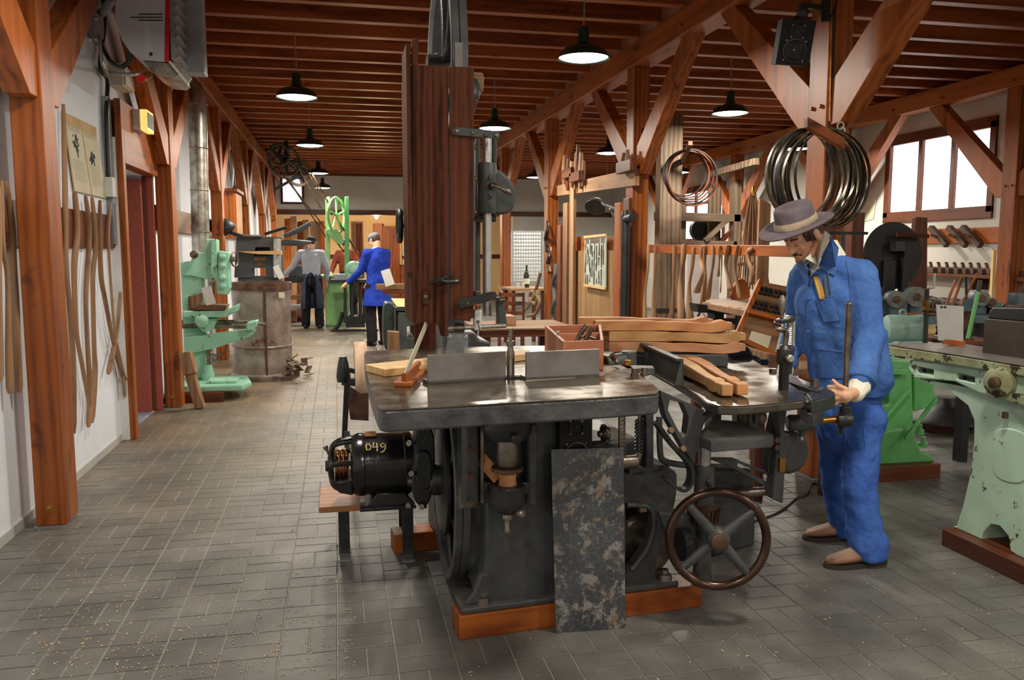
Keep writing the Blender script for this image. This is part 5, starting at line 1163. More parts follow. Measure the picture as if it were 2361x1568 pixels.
# ------------------------------------------------------------------ generic standing worker seen from behind
def worker(o, face, label, coat, legs, capc, z=1.78, skirt=None, apron=None, arms=None, cuffs=None, head_tilt=20, sleeves=True, hat=True):
    o = Vector(o); k = z / 1.78; F_ = Vector((math.cos(face), math.sin(face), 0)); L_ = Vector((-F_.y, F_.x, 0)); P = thing('person', label, 'person', o)
    at = lambda x, y, zz: o + (F_ * x + L_ * y + UP * zz) * k
    j = dict(ls=at(0, .19, 1.43), rs=at(0, -.19, 1.43), lh=at(0, .10, .92), rh=at(0, -.10, .92), lk=at(.02, .12, .50), rk=at(.02, -.12, .50), la=at(-.02, .13, .09), ra=at(-.02, -.13, .09))
    ar = arms or ((at(.10, .27, 1.15), at(.33, .24, 1.02)), (at(.10, -.27, 1.15), at(.33, -.24, 1.02)))
    pit = math.radians(head_tilt); hF = F_ * math.cos(pit) - UP * math.sin(pit); hU = F_ * math.sin(pit) + UP * math.cos(pit); hc = at(.045, 0, 1.63)
    b = MB(); g = head_parts(b, hc, hF, L_, hU, k); cap(b, g(-.03, 0, -.05), at(-.01, 0, 1.45), .054 * k, .06 * k); cap(b, at(0, 0, 1.38), at(0, 0, .95), .11 * k, .10 * k)
    for s, (e, w) in (('l', ar[0]), ('r', ar[1])):
        cap(b, j[s + 's'], e, .045 * k, .036 * k); cap(b, e, w, .036 * k, .027 * k); cap(b, at(0, 0, 1.36), j[s + 's'], .07 * k, .05 * k)
        hd = (w - e).normalized(); pp = w + hd * .07 * k; cap(b, w, pp, .027 * k, .032 * k)
        sd_ = hd.cross(UP).normalized()
        for q in range(4):
            kn = pp + sd_ * ((q - 1.5) * .019 * k) + hd * .03 * k; cap(b, pp, kn, .014 * k, .010 * k, 8); cap(b, kn, kn + hd * .02 * k - UP * .03 * k, .010 * k, .008 * k, 8)
        cap(b, pp, pp + sd_ * (.05 * k if s == 'r' else -.05 * k) + hd * .02 * k - UP * .01, .012 * k, .009 * k, 8)
        cap(b, j[s + 'h'], j[s + 'k'], .07 * k, .05 * k); cap(b, j[s + 'k'], j[s + 'a'], .05 * k, .035 * k); cap(b, at(0, 0, .97), j[s + 'h'], .08 * k, .07 * k)
    remeshed('body', b, SKIN, P, .008, 3)
    ell_ = MB(); ell(ell_, g(-.02, 0, .01), (hF, L_, hU), .088 * k, .080 * k, .085 * k); obj('hair', ell_, HAIR, P, 60)
    if hat:
        c_ = MB(); ell(c_, g(-.005, 0, .055), (hF, L_, hU), .108 * k, .094 * k, .058 * k); cap(c_, g(.075, .035, .045), g(.075, -.035, .045), .035 * k, None, 10); remeshed('cap', c_, capc, P, .008, 3)
    t_ = MB(); cap(t_, at(0, 0, 1.0), at(0, 0, .90), .135 * k, .14 * k)
    for s in 'lr': cap(t_, j[s + 'h'], j[s + 'k'], .095 * k, .085 * k); cap(t_, j[s + 'k'], j[s + 'a'], .085 * k, .085 * k); cap(t_, at(0, 0, .9), j[s + 'h'], .12 * k, .10 * k)
    remeshed('trousers', t_, legs, P, .014, 4, .02, .1)
    c_ = MB(); cap(c_, j['ls'], j['rs'], .070 * k, .070 * k); cap(c_, at(0, .06, 1.34), at(0, .05, 1.02), .13 * k, .12 * k); cap(c_, at(0, -.06, 1.34), at(0, -.05, 1.02), .13 * k, .12 * k); cap(c_, at(-.03, 0, 1.43), at(-.02, 0, 1.3), .10 * k, .125 * k)
    for s, (e, w) in (('l', ar[0]), ('r', ar[1])): cap(c_, j[s + 's'], e, .070 * k, .060 * k); cap(c_, e, e + (w - e) * .85, .060 * k, .046 * k)
    if skirt: s_ = MB().lathe([(.24, skirt), (.235, skirt + .02), (.19, .85), (.165, 1.05), (.14, 1.15)], n=24); c_.add([at(v.x * .85, v.y * 1.05, v.z) for v in s_.v], s_.f)
    remeshed('shirt' if not skirt else 'work_coat', c_, coat, P, .012, 4, .022, .1)
    obj('collar', MB().lathe([(.075 * k, 0), (.072 * k, .04 * k), (.066 * k, .045 * k), (.066 * k, 0)], at(.0, 0, 1.47), (hU + UP), 20, False), CREAMC if skirt else coat, P, 60)
    if apron:
        a_ = MB(); pr = [(-.5, 1.05), (.5, 1.05)]; vs = []; n = 18
        for zz, r in ((1.04, .150), (.9, .165), (.6, .185), (.38, .20)):
            for q in range(n + 1): an = math.radians(-150 + 300 * q / n); vs.append(at(math.cos(an) * r * .9, math.sin(an) * r * 1.12, zz))
        fs = [(i * (n + 1) + q, i * (n + 1) + q + 1, (i + 1) * (n + 1) + q + 1, (i + 1) * (n + 1) + q) for i in range(3) for q in range(n)]
        ao = obj('apron', MB().add(vs, fs), apron, P, 60); so2 = ao.modifiers.new('thickness', 'SOLIDIFY'); so2.thickness = .006
        obj('apron_tie', MB().tube([at(-.15, -.06, 1.03), at(-.17, 0, 1.02), at(-.15, .06, 1.03)], .012, 8).tube([at(-.17, 0, 1.02), at(-.175, .02, .85)], .008, 6), apron, ao)
    for s in 'lr':
        A = j[s + 'a'].copy(); A.z = o.z; m = MB(); cap(m, A + F_ * -.06 + UP * .042, A + F_ * .15 + UP * .034, .042, .034); obj('shoe', m, BLACKP, P, 60)
    return P
NAVYD = cloth('dark_denim_apron', (72, 84, 104), (54, 64, 84)); GREYS = cloth('pale_grey_shirt', (176, 182, 192), (152, 158, 170)); BLKC = cloth('black_trousers', (34, 34, 38), (24, 24, 28)); ROYAL = cloth('royal_blue_coat', (36, 66, 176), (26, 48, 142)); GREYCAP = cloth('grey_cap', (146, 150, 158), (120, 124, 132)); DKCAP = cloth('dark_cap', (60, 58, 60), (44, 42, 44))
w1 = PZ(722, 757, 0); w2 = PZ(872, 796, 0)
def at1(x, y, z): return w1 + Vector((x, y, z))
worker(w1, math.radians(82), 'figure seen from behind in grey shirt and long dark apron at the far bench', GREYS, BLKC, DKCAP, 1.87, None, NAVYD,
       ((at1(-.36, .10, 1.24), at1(-.55, .28, 1.06)), (at1(.30, .02, 1.20), at1(.28, .18, .94))), head_tilt=15)
w2v = lambda x, y, z: w2 + Vector((x, y, z))
worker(w2, math.radians(125), 'figure seen from behind in long royal blue coat and grey cap', ROYAL, BLKC, GREYCAP, 1.88, .62, None,
       ((w2v(-.26, -.02, 1.22), w2v(-.48, .12, 1.02)), (w2v(.16, .22, 1.22), w2v(-.10, .42, 1.02))), head_tilt=28)
w3 = PZ(803, 738, 0)
worker(w3, math.radians(250), 'dark clothed figure with red shirt standing behind the green bandsaw', cloth('brick_red_shirt', (128, 58, 40), (98, 42, 30)), BLKC, DKCAP, 1.86, None, BLKC, head_tilt=30)
# ================================================================== LEFT WALL AND AISLE
def PXL(u, v, x=-1.75): return PX(u, v, x)
def text_mesh(name, body, size, o, ex, ez, mat, parent, ext=.001):
    cu = bpy.data.curves.new(name, 'FONT'); cu.body = body; cu.size = size; cu.extrude = ext; cu.align_x = 'CENTER'; cu.align_y = 'CENTER'
    tmp = bpy.data.objects.new(name, cu); scene.collection.objects.link(tmp); bpy.context.view_layer.update()
    me = bpy.data.meshes.new_from_object(tmp.evaluated_get(bpy.context.evaluated_depsgraph_get())); bpy.data.objects.remove(tmp)
    ex, ez = Vector(ex).normalized(), Vector(ez).normalized(); n = ex.cross(ez)
    for v in me.vertices: v.co = Vector(o) + ex * v.co.x + ez * v.co.y + n * v.co.z - ROT[parent]
    me.materials.append(mat); q = bpy.data.objects.new(name, me); scene.collection.objects.link(q); q.parent = parent; ROT[q] = ROT[parent]; return q
INK = paint('dark_ink', (70, 74, 70), (50, 54, 52), .8)
# passage behind the doorway
obj('wall_passage', MB().box(-3.2, -3.1, 6.6, 9.2, -.1, 2.6).box(-3.2, XL - .3, 6.5, 6.6, -.1, 2.6).box(-3.2, XL - .3, 9.1, 9.2, -.1, 2.6).box(-3.2, XL - .3, 6.6, 9.1, 2.5, 2.6).box(-3.2, XL - .3, 6.6, 9.1, -.1, -.002), WALLM, None, 0, kind='structure')
dz = PY(280, 228, 7.2).z
dr = obj('door_1', MB().box(XL - .28, XL - .02, DY1 - .06, DY1 - .005, 0, DZ - .03), paint('red_brown_textured_door', (172, 86, 64), (146, 66, 50), .6, 0, 60, .5, 160), None, 0, .003, kind='structure')
obj('trim_3', MB().box(XL + .07, -1.645, 7.17, 7.25, 0, dz), ORANGE['z'], None, 0, .004, kind='structure')
obj('trim_4', MB().box(XL, -1.645, 7.25, DY1 + .06, DZ, dz), ORANGE['y'], None, 0, .004, kind='structure')
obj('trim_5', MB().box(XL - .02, XL + .02, DY1 - .003, DY1 + .06, 0, DZ), DARKW['z'], None, 0, .004, kind='structure')
obj('trim_9', MB().box(XL + .02, XL + .075, DY1 + .0, DY1 + .05, 0, DZ), bpy.data.materials['red_brown_textured_door'], None, 0, .003, kind='structure')
obj('trim_6', MB().box(XL - .01, XL + .07, 7.17, 7.25, 0, dz - .3), WHITEP, None, 0, .003, kind='structure')
obj('trim_7', MB().box(XL, XL + .05, 7.09, 7.17, 1.6, dz), GREYM, None, 0, .002, kind='structure')
# exit sign on the lintel
ey_ = 7.75; q = PX(312, 282, XL + .13); 
es = thing('exit_sign', 'lit emergency exit sign with white base above the doorway', 'sign', q)
x0 = XL + .13
a, b = PX(308, 298, x0), PX(322, 258, x0)
zc = (PX(315, 278, x0)).z; yc = PX(318, 278, x0).y; sh_ = .085
obj('base', MB().box(x0 - .02, x0 + .045, yc - .13, yc + .13, zc - sh_, zc + sh_), WHITEP, es, 0, .006)
pn = obj('lit_panel', MB().box(x0 + .046, x0 + .10, yc - .125, yc + .125, zc - sh_ - .005, zc + sh_), glow('amber_lit_panel', (1.0, .50, .14), 1.3), es, 0, .004)
obj('green_plate', MB().box(x0 + .1005, x0 + .104, yc - .118, yc + .118, zc - sh_ * .72, zc + sh_ * .75), paint('green_sign', (44, 96, 62), (34, 80, 50), .5), pn, 0)
SGN = paint('pale_green_letter', (206, 226, 206), (196, 216, 196), .5)
text_mesh('lettering', 'SORTIE', .058, (x0 + .1045, yc, zc + .034), (0, 1, 0), (0, 0, 1), SGN, pn); text_mesh('lettering', 'SECOURS', .044, (x0 + .1045, yc, zc - .032), (0, 1, 0), (0, 0, 1), SGN, pn)
# rail with curved handles on the wall
rl = thing('handle_rail', 'long red-brown wooden rail screwed to the plaster wall beside the doorway', 'rail', (XL, 5.5, 1.6))
z0, z1 = PXL(0, 512).z, PXL(0, 414).z
obj('board', MB().box(XL, XL + .03, 3.0, 7.17, 1.57, 1.83), DARKW['y'], rl, 0, .004)
def handle(pix, x, wid, label, group, par_mat=None, wave=.0, plane='x'):
    P = []
    for i, (u, v) in enumerate(pix): P.append(PX(u, v, x) if plane == 'x' else PY(u, v, x))
    S = spline(P, 5); n = len(S); rs = [wid * (.8 + .25 * math.sin(3.1 * i / n + len(pix)) + .15 * math.sin(9 * i / n)) for i in range(n)]; rs[0] *= .8; rs[-1] *= .6
    o = obj('bent_handle', MB().tube(S, rs, 8, sx=1, sy=.6), par_mat or HANDLE['z'], None, 50, label=label, cat='handle', group=group)
    return o
GL = 'bent wooden handles hung on the plaster wall'
for pix, lb in (([(3, 416), (6, 560), (17, 640), (20, 800), (24, 908)], 'long straight stick with reddish tip hung left of the broad post on the wall rail'),
                ([(14, 418), (27, 520), (31, 600), (37, 690), (40, 800), (45, 905)], 'bent handle with thick lower end next to the reddish stick'),
                ([(-2, 430), (0, 600), (2, 760), (0, 880)], 'handle hanging at the camera end of the wall rail'),
                ([(146, 240), (150, 440), (152, 600), (160, 700), (168, 830), (170, 1000)], 'longest pale bent handle hanging close beside the broad post'),
                ([(172, 442), (178, 530), (171, 620), (176, 760), (191, 850), (206, 930), (207, 980)], 'bent handle curving towards the lower end of its neighbour'),
                ([(197, 450), (206, 540), (198, 680), (202, 800), (208, 900), (204, 985)], 'slim bent handle with forked foot under the printed drawing'),
                ([(212, 454), (221, 560), (214, 640), (217, 800), (219, 860), (212, 975)], 'pale bent handle under the seam of the printed drawing'),
                ([(230, 462), (232, 620), (242, 690), (262, 790), (278, 850), (292, 885)], 'bent handle sweeping low towards the door frame'),
                ([(256, 468), (250, 550), (259, 700), (267, 780), (282, 850), (288, 915)], 'dark slender bent handle crossing beside the door frame'),
                ([(272, 474), (279, 620), (273, 740), (263, 800), (250, 862)], 'broad bent handle bowed back beside the door frame')):
    handle(pix, XL + .05, .018, lb, GL)
# printed drawing on the wall
pts = [PXL(u, v, XL + .012) for u, v in ((170, 440), (246, 458), (220, 300), (145, 265))]
pr = thing('printed_drawing', 'yellowed two page printed drawing of tools pinned to the plaster wall', 'print', pts[0])
obj('sheet', MB().prism(pts, (.004, 0, 0)), PAPER, pr, 0)
def onp(a, b): return pts[3] * (1 - a) * (1 - b) + pts[2] * a * (1 - b) + pts[1] * a * b + pts[0] * (1 - a) * b + Vector((.005, 0, 0))
TANP = paint('tan_paper_edge', (196, 166, 116), (180, 150, 100), .8)
obj('border', MB().beam(onp(.5, 0), onp(.5, 1), .002, .03, (1, 0, 0)).beam(onp(0, .03), onp(1, .03), .002, .07, (1, 0, 0)).beam(onp(.01, 0), onp(.01, 1), .002, .02, (1, 0, 0)), TANP, pr, 0)
for a0, b0, w, h in ((.24, .30, .10, .17), (.72, .48, .14, .14)):
    m = MB()
    for k in range(16): c = onp(a0 + random.uniform(-w, w) * .55, b0 + random.uniform(-h, h) * .6); m.beam(c, c + Vector((0, random.uniform(-.05, .05), random.uniform(-.06, .03))), .001, random.uniform(.01, .028), (1, 0, 0))
    obj('sketch', m, INK, pr, 0)
m = MB()
for a0 in (.08, .58):
    for k in range(14):
        bb = (.10 + .02 * k) if k < 4 else .56 + .03 * (k - 4); m.beam(onp(a0, bb), onp(a0 + .33, bb), .0008, .004, (1, 0, 0))
obj('print_lines', m, paint('pale_print', (176, 172, 150), (166, 162, 140), .9), pr, 0, kind='stuff')
# cables, conduit, boxes
cb = MB().tube(spline([PXL(u, v, XL + .04) for u, v in ((238, -20), (240, 60), (232, 130), (234, 165), (248, 185), (246, 260), (250, 400), (252, 412))], 5), .018, 8)
obj('power_cable', cb, RUBBER, None, 60, label='thick black power cable running down the plaster wall to a junction box', cat='cable')
obj('cable_conduit', MB().tube([PXL(u, v, XL + .02) for u, v in ((258, 235), (262, 420))], .014, 6), WHITEP, None, label='thin white conduit running down beside the door frame', cat='conduit')
jb = thing('junction_box', 'small white junction box at the lower end of the black cable', 'box', PXL(255, 455, XL))
ya, yb_, za, zb_ = PXL(242, 430).y, PXL(258, 430).y, PXL(250, 456, XL).z, PXL(250, 412, XL).z
obj('case', MB().box(XL, XL + .07, ya, yb_, za, zb_), WHITEP, jb, 0, .004); obj('gland', MB().cyl((XL + .035, (ya + yb_) / 2, za - .05), (XL + .035, (ya + yb_) / 2, za), .03, 10), GREYM, jb)
cbx = thing('wall_thermostat', 'cream electrical box fixed high on the plaster wall under the heater', 'box', PXL(275, 205, XL))
obj('case', MB().box(XL, XL + .10, PXL(258, 190).y, PXL(282, 190).y, PXL(270, 208, XL).z, PXL(270, 160, XL).z), CREAMP, cbx, 0, .006); obj('lid', MB().box(XL + .10, XL + .115, PXL(260, 190).y, PXL(281, 190).y, PXL(270, 205, XL).z, PXL(270, 163, XL).z), CREAMP, cbx, 0, .003)
# gas unit heater
HY = 6.35
def hp(u, v, y=HY): return PY(u, v, y)
he = thing('unit_heater', 'white and red gas heater with rounded back hung under the ceiling on the wall', 'heater', hp(330, 140))
arc = [hp(380, 142)] + [hp(u, v) for u, v in ((330, 138), (300, 120), (283, 95), (268, 60), (264, 30), (266, 0), (272, -40), (290, -80), (320, -110), (384, -120))]
obj('body', MB().prism(arc, (0, .62, 0)), paint('white_enamel', (196, 200, 208), (184, 188, 196), .4, 0, 3), he, 40, .006)
m = MB()
for k, (u0, u1, v) in enumerate(((319, 375, 33), (300, 375, 40), (319, 375, 47))): m.beam(hp(u0, v, HY - .002), hp(u1, v, HY - .002), .004, .006, (0, 1, 0))
obj('vent_slots', m, BLACKP, he, 0)
[cut(o, MB().cyl(hp(347, 124) - Vector((0, .05, 0)), hp(347, 124) + Vector((0, .08, 0)), .013, 14)) for o in he.children if o.name.startswith('body')]
obj('red_edge', MB().prism([hp(u, v, HY - .004) for u, v in ((379, 142), (388, 142), (392, -120), (383, -120))], (0, .63, 0)), REDP, he, 0, .003)
xf = hp(390, 60).x
obj('louvre_frame', MB().box(xf, xf + .03, HY + .02, HY + .60, hp(390, 135).z, hp(390, -120).z), GREYM, he, 0)
for k in range(9): z = hp(390, 130).z + .07 * k; obj('louvre', MB().beam((xf + .035, HY + .03, z), (xf + .035, HY + .59, z), .05, .006, (1, 0, .6)), GREYM, he, 0)
obj('outlet_duct', MB().box(xf + .03, xf + .16, HY + .44, HY + .62, hp(390, 135).z, hp(390, -120).z), paint('light_grey_casing', (168, 174, 182), (150, 156, 164), .4), he, 0, .006)
bk = obj('bracket', MB().prism([hp(u, v, HY + .02) for u, v in ((330, 140), (388, 146), (412, 170), (402, 178), (372, 175), (345, 160))], (0, .5, 0)), GALV, he, 0, .002)
obj('bracket_plate', MB().prism([hp(u, v, HY - .03) for u, v in ((390, 142), (420, 148), (442, 180), (432, 196), (398, 152))], (0, .02, 0)), GALV, he, 0, .002)
obj('bracket_flange', MB().prism([hp(u, v, HY - .035) for u, v in ((388, 143), (393, 140), (434, 190), (432, 196))], (0, .06, 0)), CREAMP, he, 0)
obj('gas_valve', MB().lathe([(.03, 0), (.035, .02), (.03, .05)], hp(328, 182), (0, -1, 0), 12), REDP, he); obj('brass_fitting', MB().cyl(hp(332, 172), hp(350, 172), .022, 10).hexbolt(hp(345, 176), (0, -1, 0), .02, .03), BRASS, he)
obj('gas_hose', MB().tube(spline([PXL(u, v, XL + .06) for u, v in ((230, 80), (236, 150), (258, 168))] + [hp(300, 172), hp(330, 170)], 5), .013, 8), STEEL, he, 60)
obj('control_cable', MB().tube(spline([PXL(235, 95, XL + .06), PXL(250, 135, XL + .08), hp(275, 155, HY + .1), hp(298, 140, HY + .05), hp(298, 115, HY + .03)], 6), .017, 8), RUBBER, he, 60)
obj('flue_elbow', MB().tube(spline([hp(275, 0, HY + .3), hp(255, 5, HY + .3), PXL(228, 40, XL - .02)], 5), .03, 10), GREYM, he, 60)
eb = thing('switch_box', 'grey metal switch plate with screws on the plaster wall behind the heater', 'box', PXL(215, 100, XL))
obj('plate', MB().box(XL, XL + .05, PXL(200, 60, XL).y, PXL(224, 60, XL).y, PXL(215, 98, XL).z, PXL(215, 36, XL).z), GREYM, eb, 0, .004)
for u, v in ((205, 42), (219, 42), (205, 90), (219, 90)): obj('screw', MB().lathe([(.018, 0), (.016, .02)], PXL(u, v, XL + .05), (1, 0, 0), 8), STEEL, eb)
# flue pipe
fp = thing('flue_pipe', 'galvanised sheet metal flue pipe with elbow rising behind the mint mortiser', 'pipe', PY(462, 600, 9.9))
fy = 9.9
ps = [PY(468, 640, fy), PY(463, 560, fy), PY(459, 400, fy), PY(456, 250, fy)]
obj('pipe', MB().tube(ps + [PY(455, 225, fy), PY(448, 205, fy), PY(434, 190, fy), PY(418, 178, fy)], .098, 20), GALV, fp, 60)
for v, u in ((240, 456), (342, 458), (440, 460), (535, 463)): obj('seam_ring', MB().torus(PY(u, v, fy), (.03, 0, 1), .099, .005, 24, 6), STEELD, fp)
# mint green slot mortiser
my = 9.25; mb = lambda pix, y, dd: MB().prism([PY(u, v, y) for u, v in pix], (0, dd, 0))
mm_ = thing('slot_mortiser', 'mint green slot mortising machine standing behind the post by the door', 'machine', PZ(470, 925, .1))
mpl = obj('mortiser_plinth', MB().box(-1.745, PZ(505, 940, 0).x, 8.80, 9.55, 0, .10), DARKW['x'], None, 0, .004, label='red-brown timber plinth under the mint green mortiser', cat='plinth')
obj('base_plate', MB().prism([Vector((x, y, .10)) for x, y in ((-1.70, 8.85), (-.98, 8.85), (-.92, 9.1), (-1.0, 9.5), (-1.70, 9.5))], (0, 0, .07)), MINT, mm_, 0, .02)
obj('base_pad', MB().box(-1.35, -1.05, 8.95, 9.2, .17, .20), MINT, mm_, 0, .01)
col_ = MB().frame([PY(u, v, my) for u, v in ((352, 617), (366, 617), (372, 760), (374, 895), (364, 900), (356, 760))], [PY(u, v, my) for u, v in ((356, 755), (366, 755), (370, 775), (371, 850), (362, 872), (358, 800))], (0, .16, 0))
_c = obj('column', mb(((352, 617), (365, 615), (372, 640), (374, 905), (363, 905)), my, .18), MINT, mm_, 0, .01)
for v in (764, 840): cut(_c, MB().cyl(PY(366, v, my) - Vector((0, .05, 0)), PY(366, v, my) + Vector((0, .3, 0)), .03, 16))
obj('main_column', MB().box(-1.62, -1.40, 9.3, 9.5, .17, 1.42), MINT, mm_, 0, .02)
obj('head_arm', mb(((416, 604), (440, 602), (444, 582), (472, 582), (474, 550), (500, 553), (500, 648), (470, 643), (440, 636), (416, 636)), my, .2), MINT, mm_, 0, .012)
obj('slide_head', mb(((486, 550), (500, 552), (503, 645), (486, 648)), my - .05, .12), MINT, mm_, 0, .01)
obj('slide_carriage', mb(((503, 578), (528, 582), (530, 664), (524, 680), (500, 678), (498, 640), (503, 640)), my - .06, .16), MINT, mm_, 0, .012)
for v in (592, 613, 640, 660): obj('carriage_boss', MB().lathe([(.03, 0), (.03, .05), (.02, .055)], PY(514, v, my - .06), (0, -1, 0), 12), MINT, mm_)
obj('pivot_bolt', MB().lathe([(.042, 0), (.042, .03), (.025, .03), (.02, .04)], PY(448, 587, my - .01), (0, -1, 0), 14), STEELD, mm_)
obj('hand_wheel', MB().torus(PY(541, 598, my), (1, -.4, 0), .075, .010, 24, 8).cyl(PY(528, 598, my), PY(541, 598, my), .03, 12), STEELD, mm_)
obj('chisel_shaft', MB().cyl(PY(490, 690, my), PY(490, 650, my), .022, 10), STEELD, mm_)
tb_ = obj('work_table', mb(((420, 718), (520, 716), (545, 704), (542, 720), (520, 732), (420, 732)), my - .15, .4), MINT, mm_, 0, .008)
obj('wood_pad', MB().prism([PY(u, v, my - .16) for u, v in ((443, 715), (520, 715), (522, 704), (460, 702))], (0, .25, 0)), OLDW['x'], tb_, 0)
obj('wood_stop', mb(((433, 715), (462, 706), (464, 676), (434, 684)), my - .05, .1), OLDW['z'], tb_, 0)
obj('table_saddle', mb(((452, 734), (500, 734), (492, 762), (470, 766), (458, 756)), my - .1, .25), MINT, mm_, 0, .01)
obj('saddle_wheel', MB().lathe([(.07, 0), (.07, .03), (.03, .05)], PY(466, 739, my - .12), (0, -1, 0), 18), MINT, mm_)
obj('slide_bar', MB().cyl(PY(420, 752, my - .06), PY(572, 752, my - .06), .026, 12).cyl(PY(420, 742, my + .08), PY(572, 742, my + .08), .022, 12), STEELD, mm_)
obj('bar_clamp', mb(((568, 745), (592, 740), (592, 752), (584, 762), (568, 762)), my - .12, .25), MINT, mm_, 0, .01)
obj('screw_tip', MB().cyl(PY(592, 746, my), PY(612, 748, my), .018, 8), STEELD, mm_)
obj('knee_arm', mb(((424, 776), (480, 772), (584, 758), (588, 763), (580, 776), (500, 802), (450, 814), (424, 816)), my - .04, .14), MINT, mm_, 0, .014)
obj('knee_screw', MB().cyl(PY(481, 850, my), PY(481, 800, my), .022, 12), STEELD, mm_); obj('screw_nut', MB().lathe([(.065, 0), (.065, .10), (.05, .15), (.045, .20), (.03, .21)], PY(481, 885, my), (0, 0, 1), 16), MINT, mm_)
obj('knee_wheel', MB().torus(PY(500, 800, my + .1), (0, 1, .3), .10, .012, 24, 8), STEELD, mm_)
# paper tags
def tag_card(u0, v0, u1, v1, w, y, lb): 
    a, b = PY(u0, v0, y), PY(u1, v1, y); return obj('info_card', MB().beam(a, b, w, .004, RT), WHITEC, None, 0, label=lb, cat='card', group='slanted white information cards')
tag_card(487, 702, 475, 662, .10, 9.05, 'slanted white information card on the mint mortiser table')
tag_card(650, 642, 635, 613, .07, 10.25, 'slanted white information card standing on the iron barrel rim')
tag_card(900, 658, 888, 622, .11, 9.79, 'slanted white information card before the royal blue coat')
# board leaning on the post
obj('leaning_wood_block', MB().beam(PZ(462, 940, .01), PY(425, 815, 8.46), .09, .07, RT).beam(PY(440, 862, 8.44), PY(428, 812, 8.46), .12, .09, RT), HANDLE['z'], None, 0, .006, label='rough sawn wooden block leaning against the post foot by the mortiser', cat='wood block')
# big riveted iron barrel
bc = (PZ(525, 880) + PZ(680, 880)) / 2; bc.y += .36; br = .37
def bz(v): return PY(597, v, bc.y).z
ba = thing('iron_barrel', 'large rusty riveted sheet iron barrel with flanged foot on the aisle floor', 'barrel', (bc.x, bc.y, 0))
BARR = paint('rusty_sheet_iron', (168, 156, 146), (118, 100, 90), .32, .4, 4, .15, 20, chip=(112, 72, 52), chip_at=.6, chip_scale=3)
obj('shell', MB().lathe([(br * 1.07, .0), (br * 1.07, .05), (br * .98, .08), (br * .93, .3), (br * .94, .36), (br * .93, .42), (br * .92, .9), (br * .95, 1.10)], (bc.x, bc.y, 0), n=48), BARR, ba, 30)
obj('foot_ring', MB().ring((bc.x, bc.y, 0), (0, 0, 1), [(br * 1.06, 0), (br * 1.13, 0), (br * 1.13, .05), (br * 1.06, .06)], 48), STEELD, ba)
obj('rim', MB().ring((bc.x, bc.y, 1.08), (0, 0, 1), [(br * .92, 0), (br * .985, 0), (br * .985, .09), (br * .92, .09)], 48), RUSTY, ba)
obj('hoop', MB().torus((bc.x, bc.y, .40), (0, 0, 1), br * .94, .014, 48, 8), BARR, ba)
sx_ = PY(612, 750, bc.y - br).x; obj('seam_strap', MB().box(sx_ - .012, sx_ + .012, bc.y - br * .99, bc.y - br * .85, .08, 1.08), RUSTY, ba, 0)
obj('paper_label', MB().box(PY(647, 680, bc.y - .3).x - .02, PY(655, 680, bc.y - .3).x + .005, bc.y - .315, bc.y - .28, PY(650, 687, bc.y - .3).z, PY(650, 674, bc.y - .3).z), PAPER, ba, 0)
m = MB()
for k in range(26):
    p = Vector((bc.x + br * 1.0 + random.uniform(-.1, .16), bc.y - .25 + random.uniform(-.2, .25), random.uniform(.02, .22))); m.beam(p, p + Vector((random.uniform(-.15, .15), random.uniform(-.1, .1), random.uniform(-.02, .1))), random.uniform(.04, .08), .008)
obj('scrap_heap', m, GREYW['x'], None, 0, label='heap of splintered offcuts lying against the iron barrel foot', cat='offcuts', kind='stuff')
# row of bright scythe-like blades on the wall beyond
for k, (u, v0, v1, w) in enumerate(((532, 345, 432, .07), (546, 370, 430, .05), (556, 376, 431, .045), (566, 382, 430, .04), (574, 388, 430, .04), (583, 394, 428, .045))):
    y = PXL(u, 400, XL + .08).y; a, b = PX(u, v0, XL + .08), PX(u + 3, v1, XL + .08)
    obj('polished_blade', MB().tube(spline([a, a * .5 + b * .5 + Vector((.02, .03, 0)), b], 5), [w * .5] + [w] * 4 + [w * .9] * 4 + [w, w * .5], 8, sx=.3), STEEL, None, 60, label='largest polished metal blade of the row on the plaster wall' if k == 0 else 'small polished metal blade in the row on the plaster wall', cat='blade', group='polished blades on the plaster wall')
# distant wall rail and small cupboard
obj('wall_rail', MB().box(XL, XL + .04, 8.75, 15.6, 1.75, 2.0), DARKW['y'], None, 0, .003, label='far red-brown wooden rail on the plaster wall behind the flue pipe', cat='rail')
cpb = thing('wall_cupboard', 'small orange wooden cupboard hung between two posts on the plaster wall', 'cupboard', PX(548, 540, XL + .1))
yq = PX(540, 500, XL + .2).y; obj('case', MB().box(XL, XL + .25, yq - .3, yq + .5, 1.75, 2.45), ORANGE['z'], cpb, 0, .004); obj('top', MB().box(XL, XL + .30, yq - .36, yq + .56, 2.45, 2.50), DARKW['y'], cpb, 0, .003)
for k in range(2): obj('door', MB().box(XL + .25, XL + .27, yq - .29 + k * .4, yq + .10 + k * .4, 1.77, 2.43), ORANGE['z'], cpb, 0, .003)
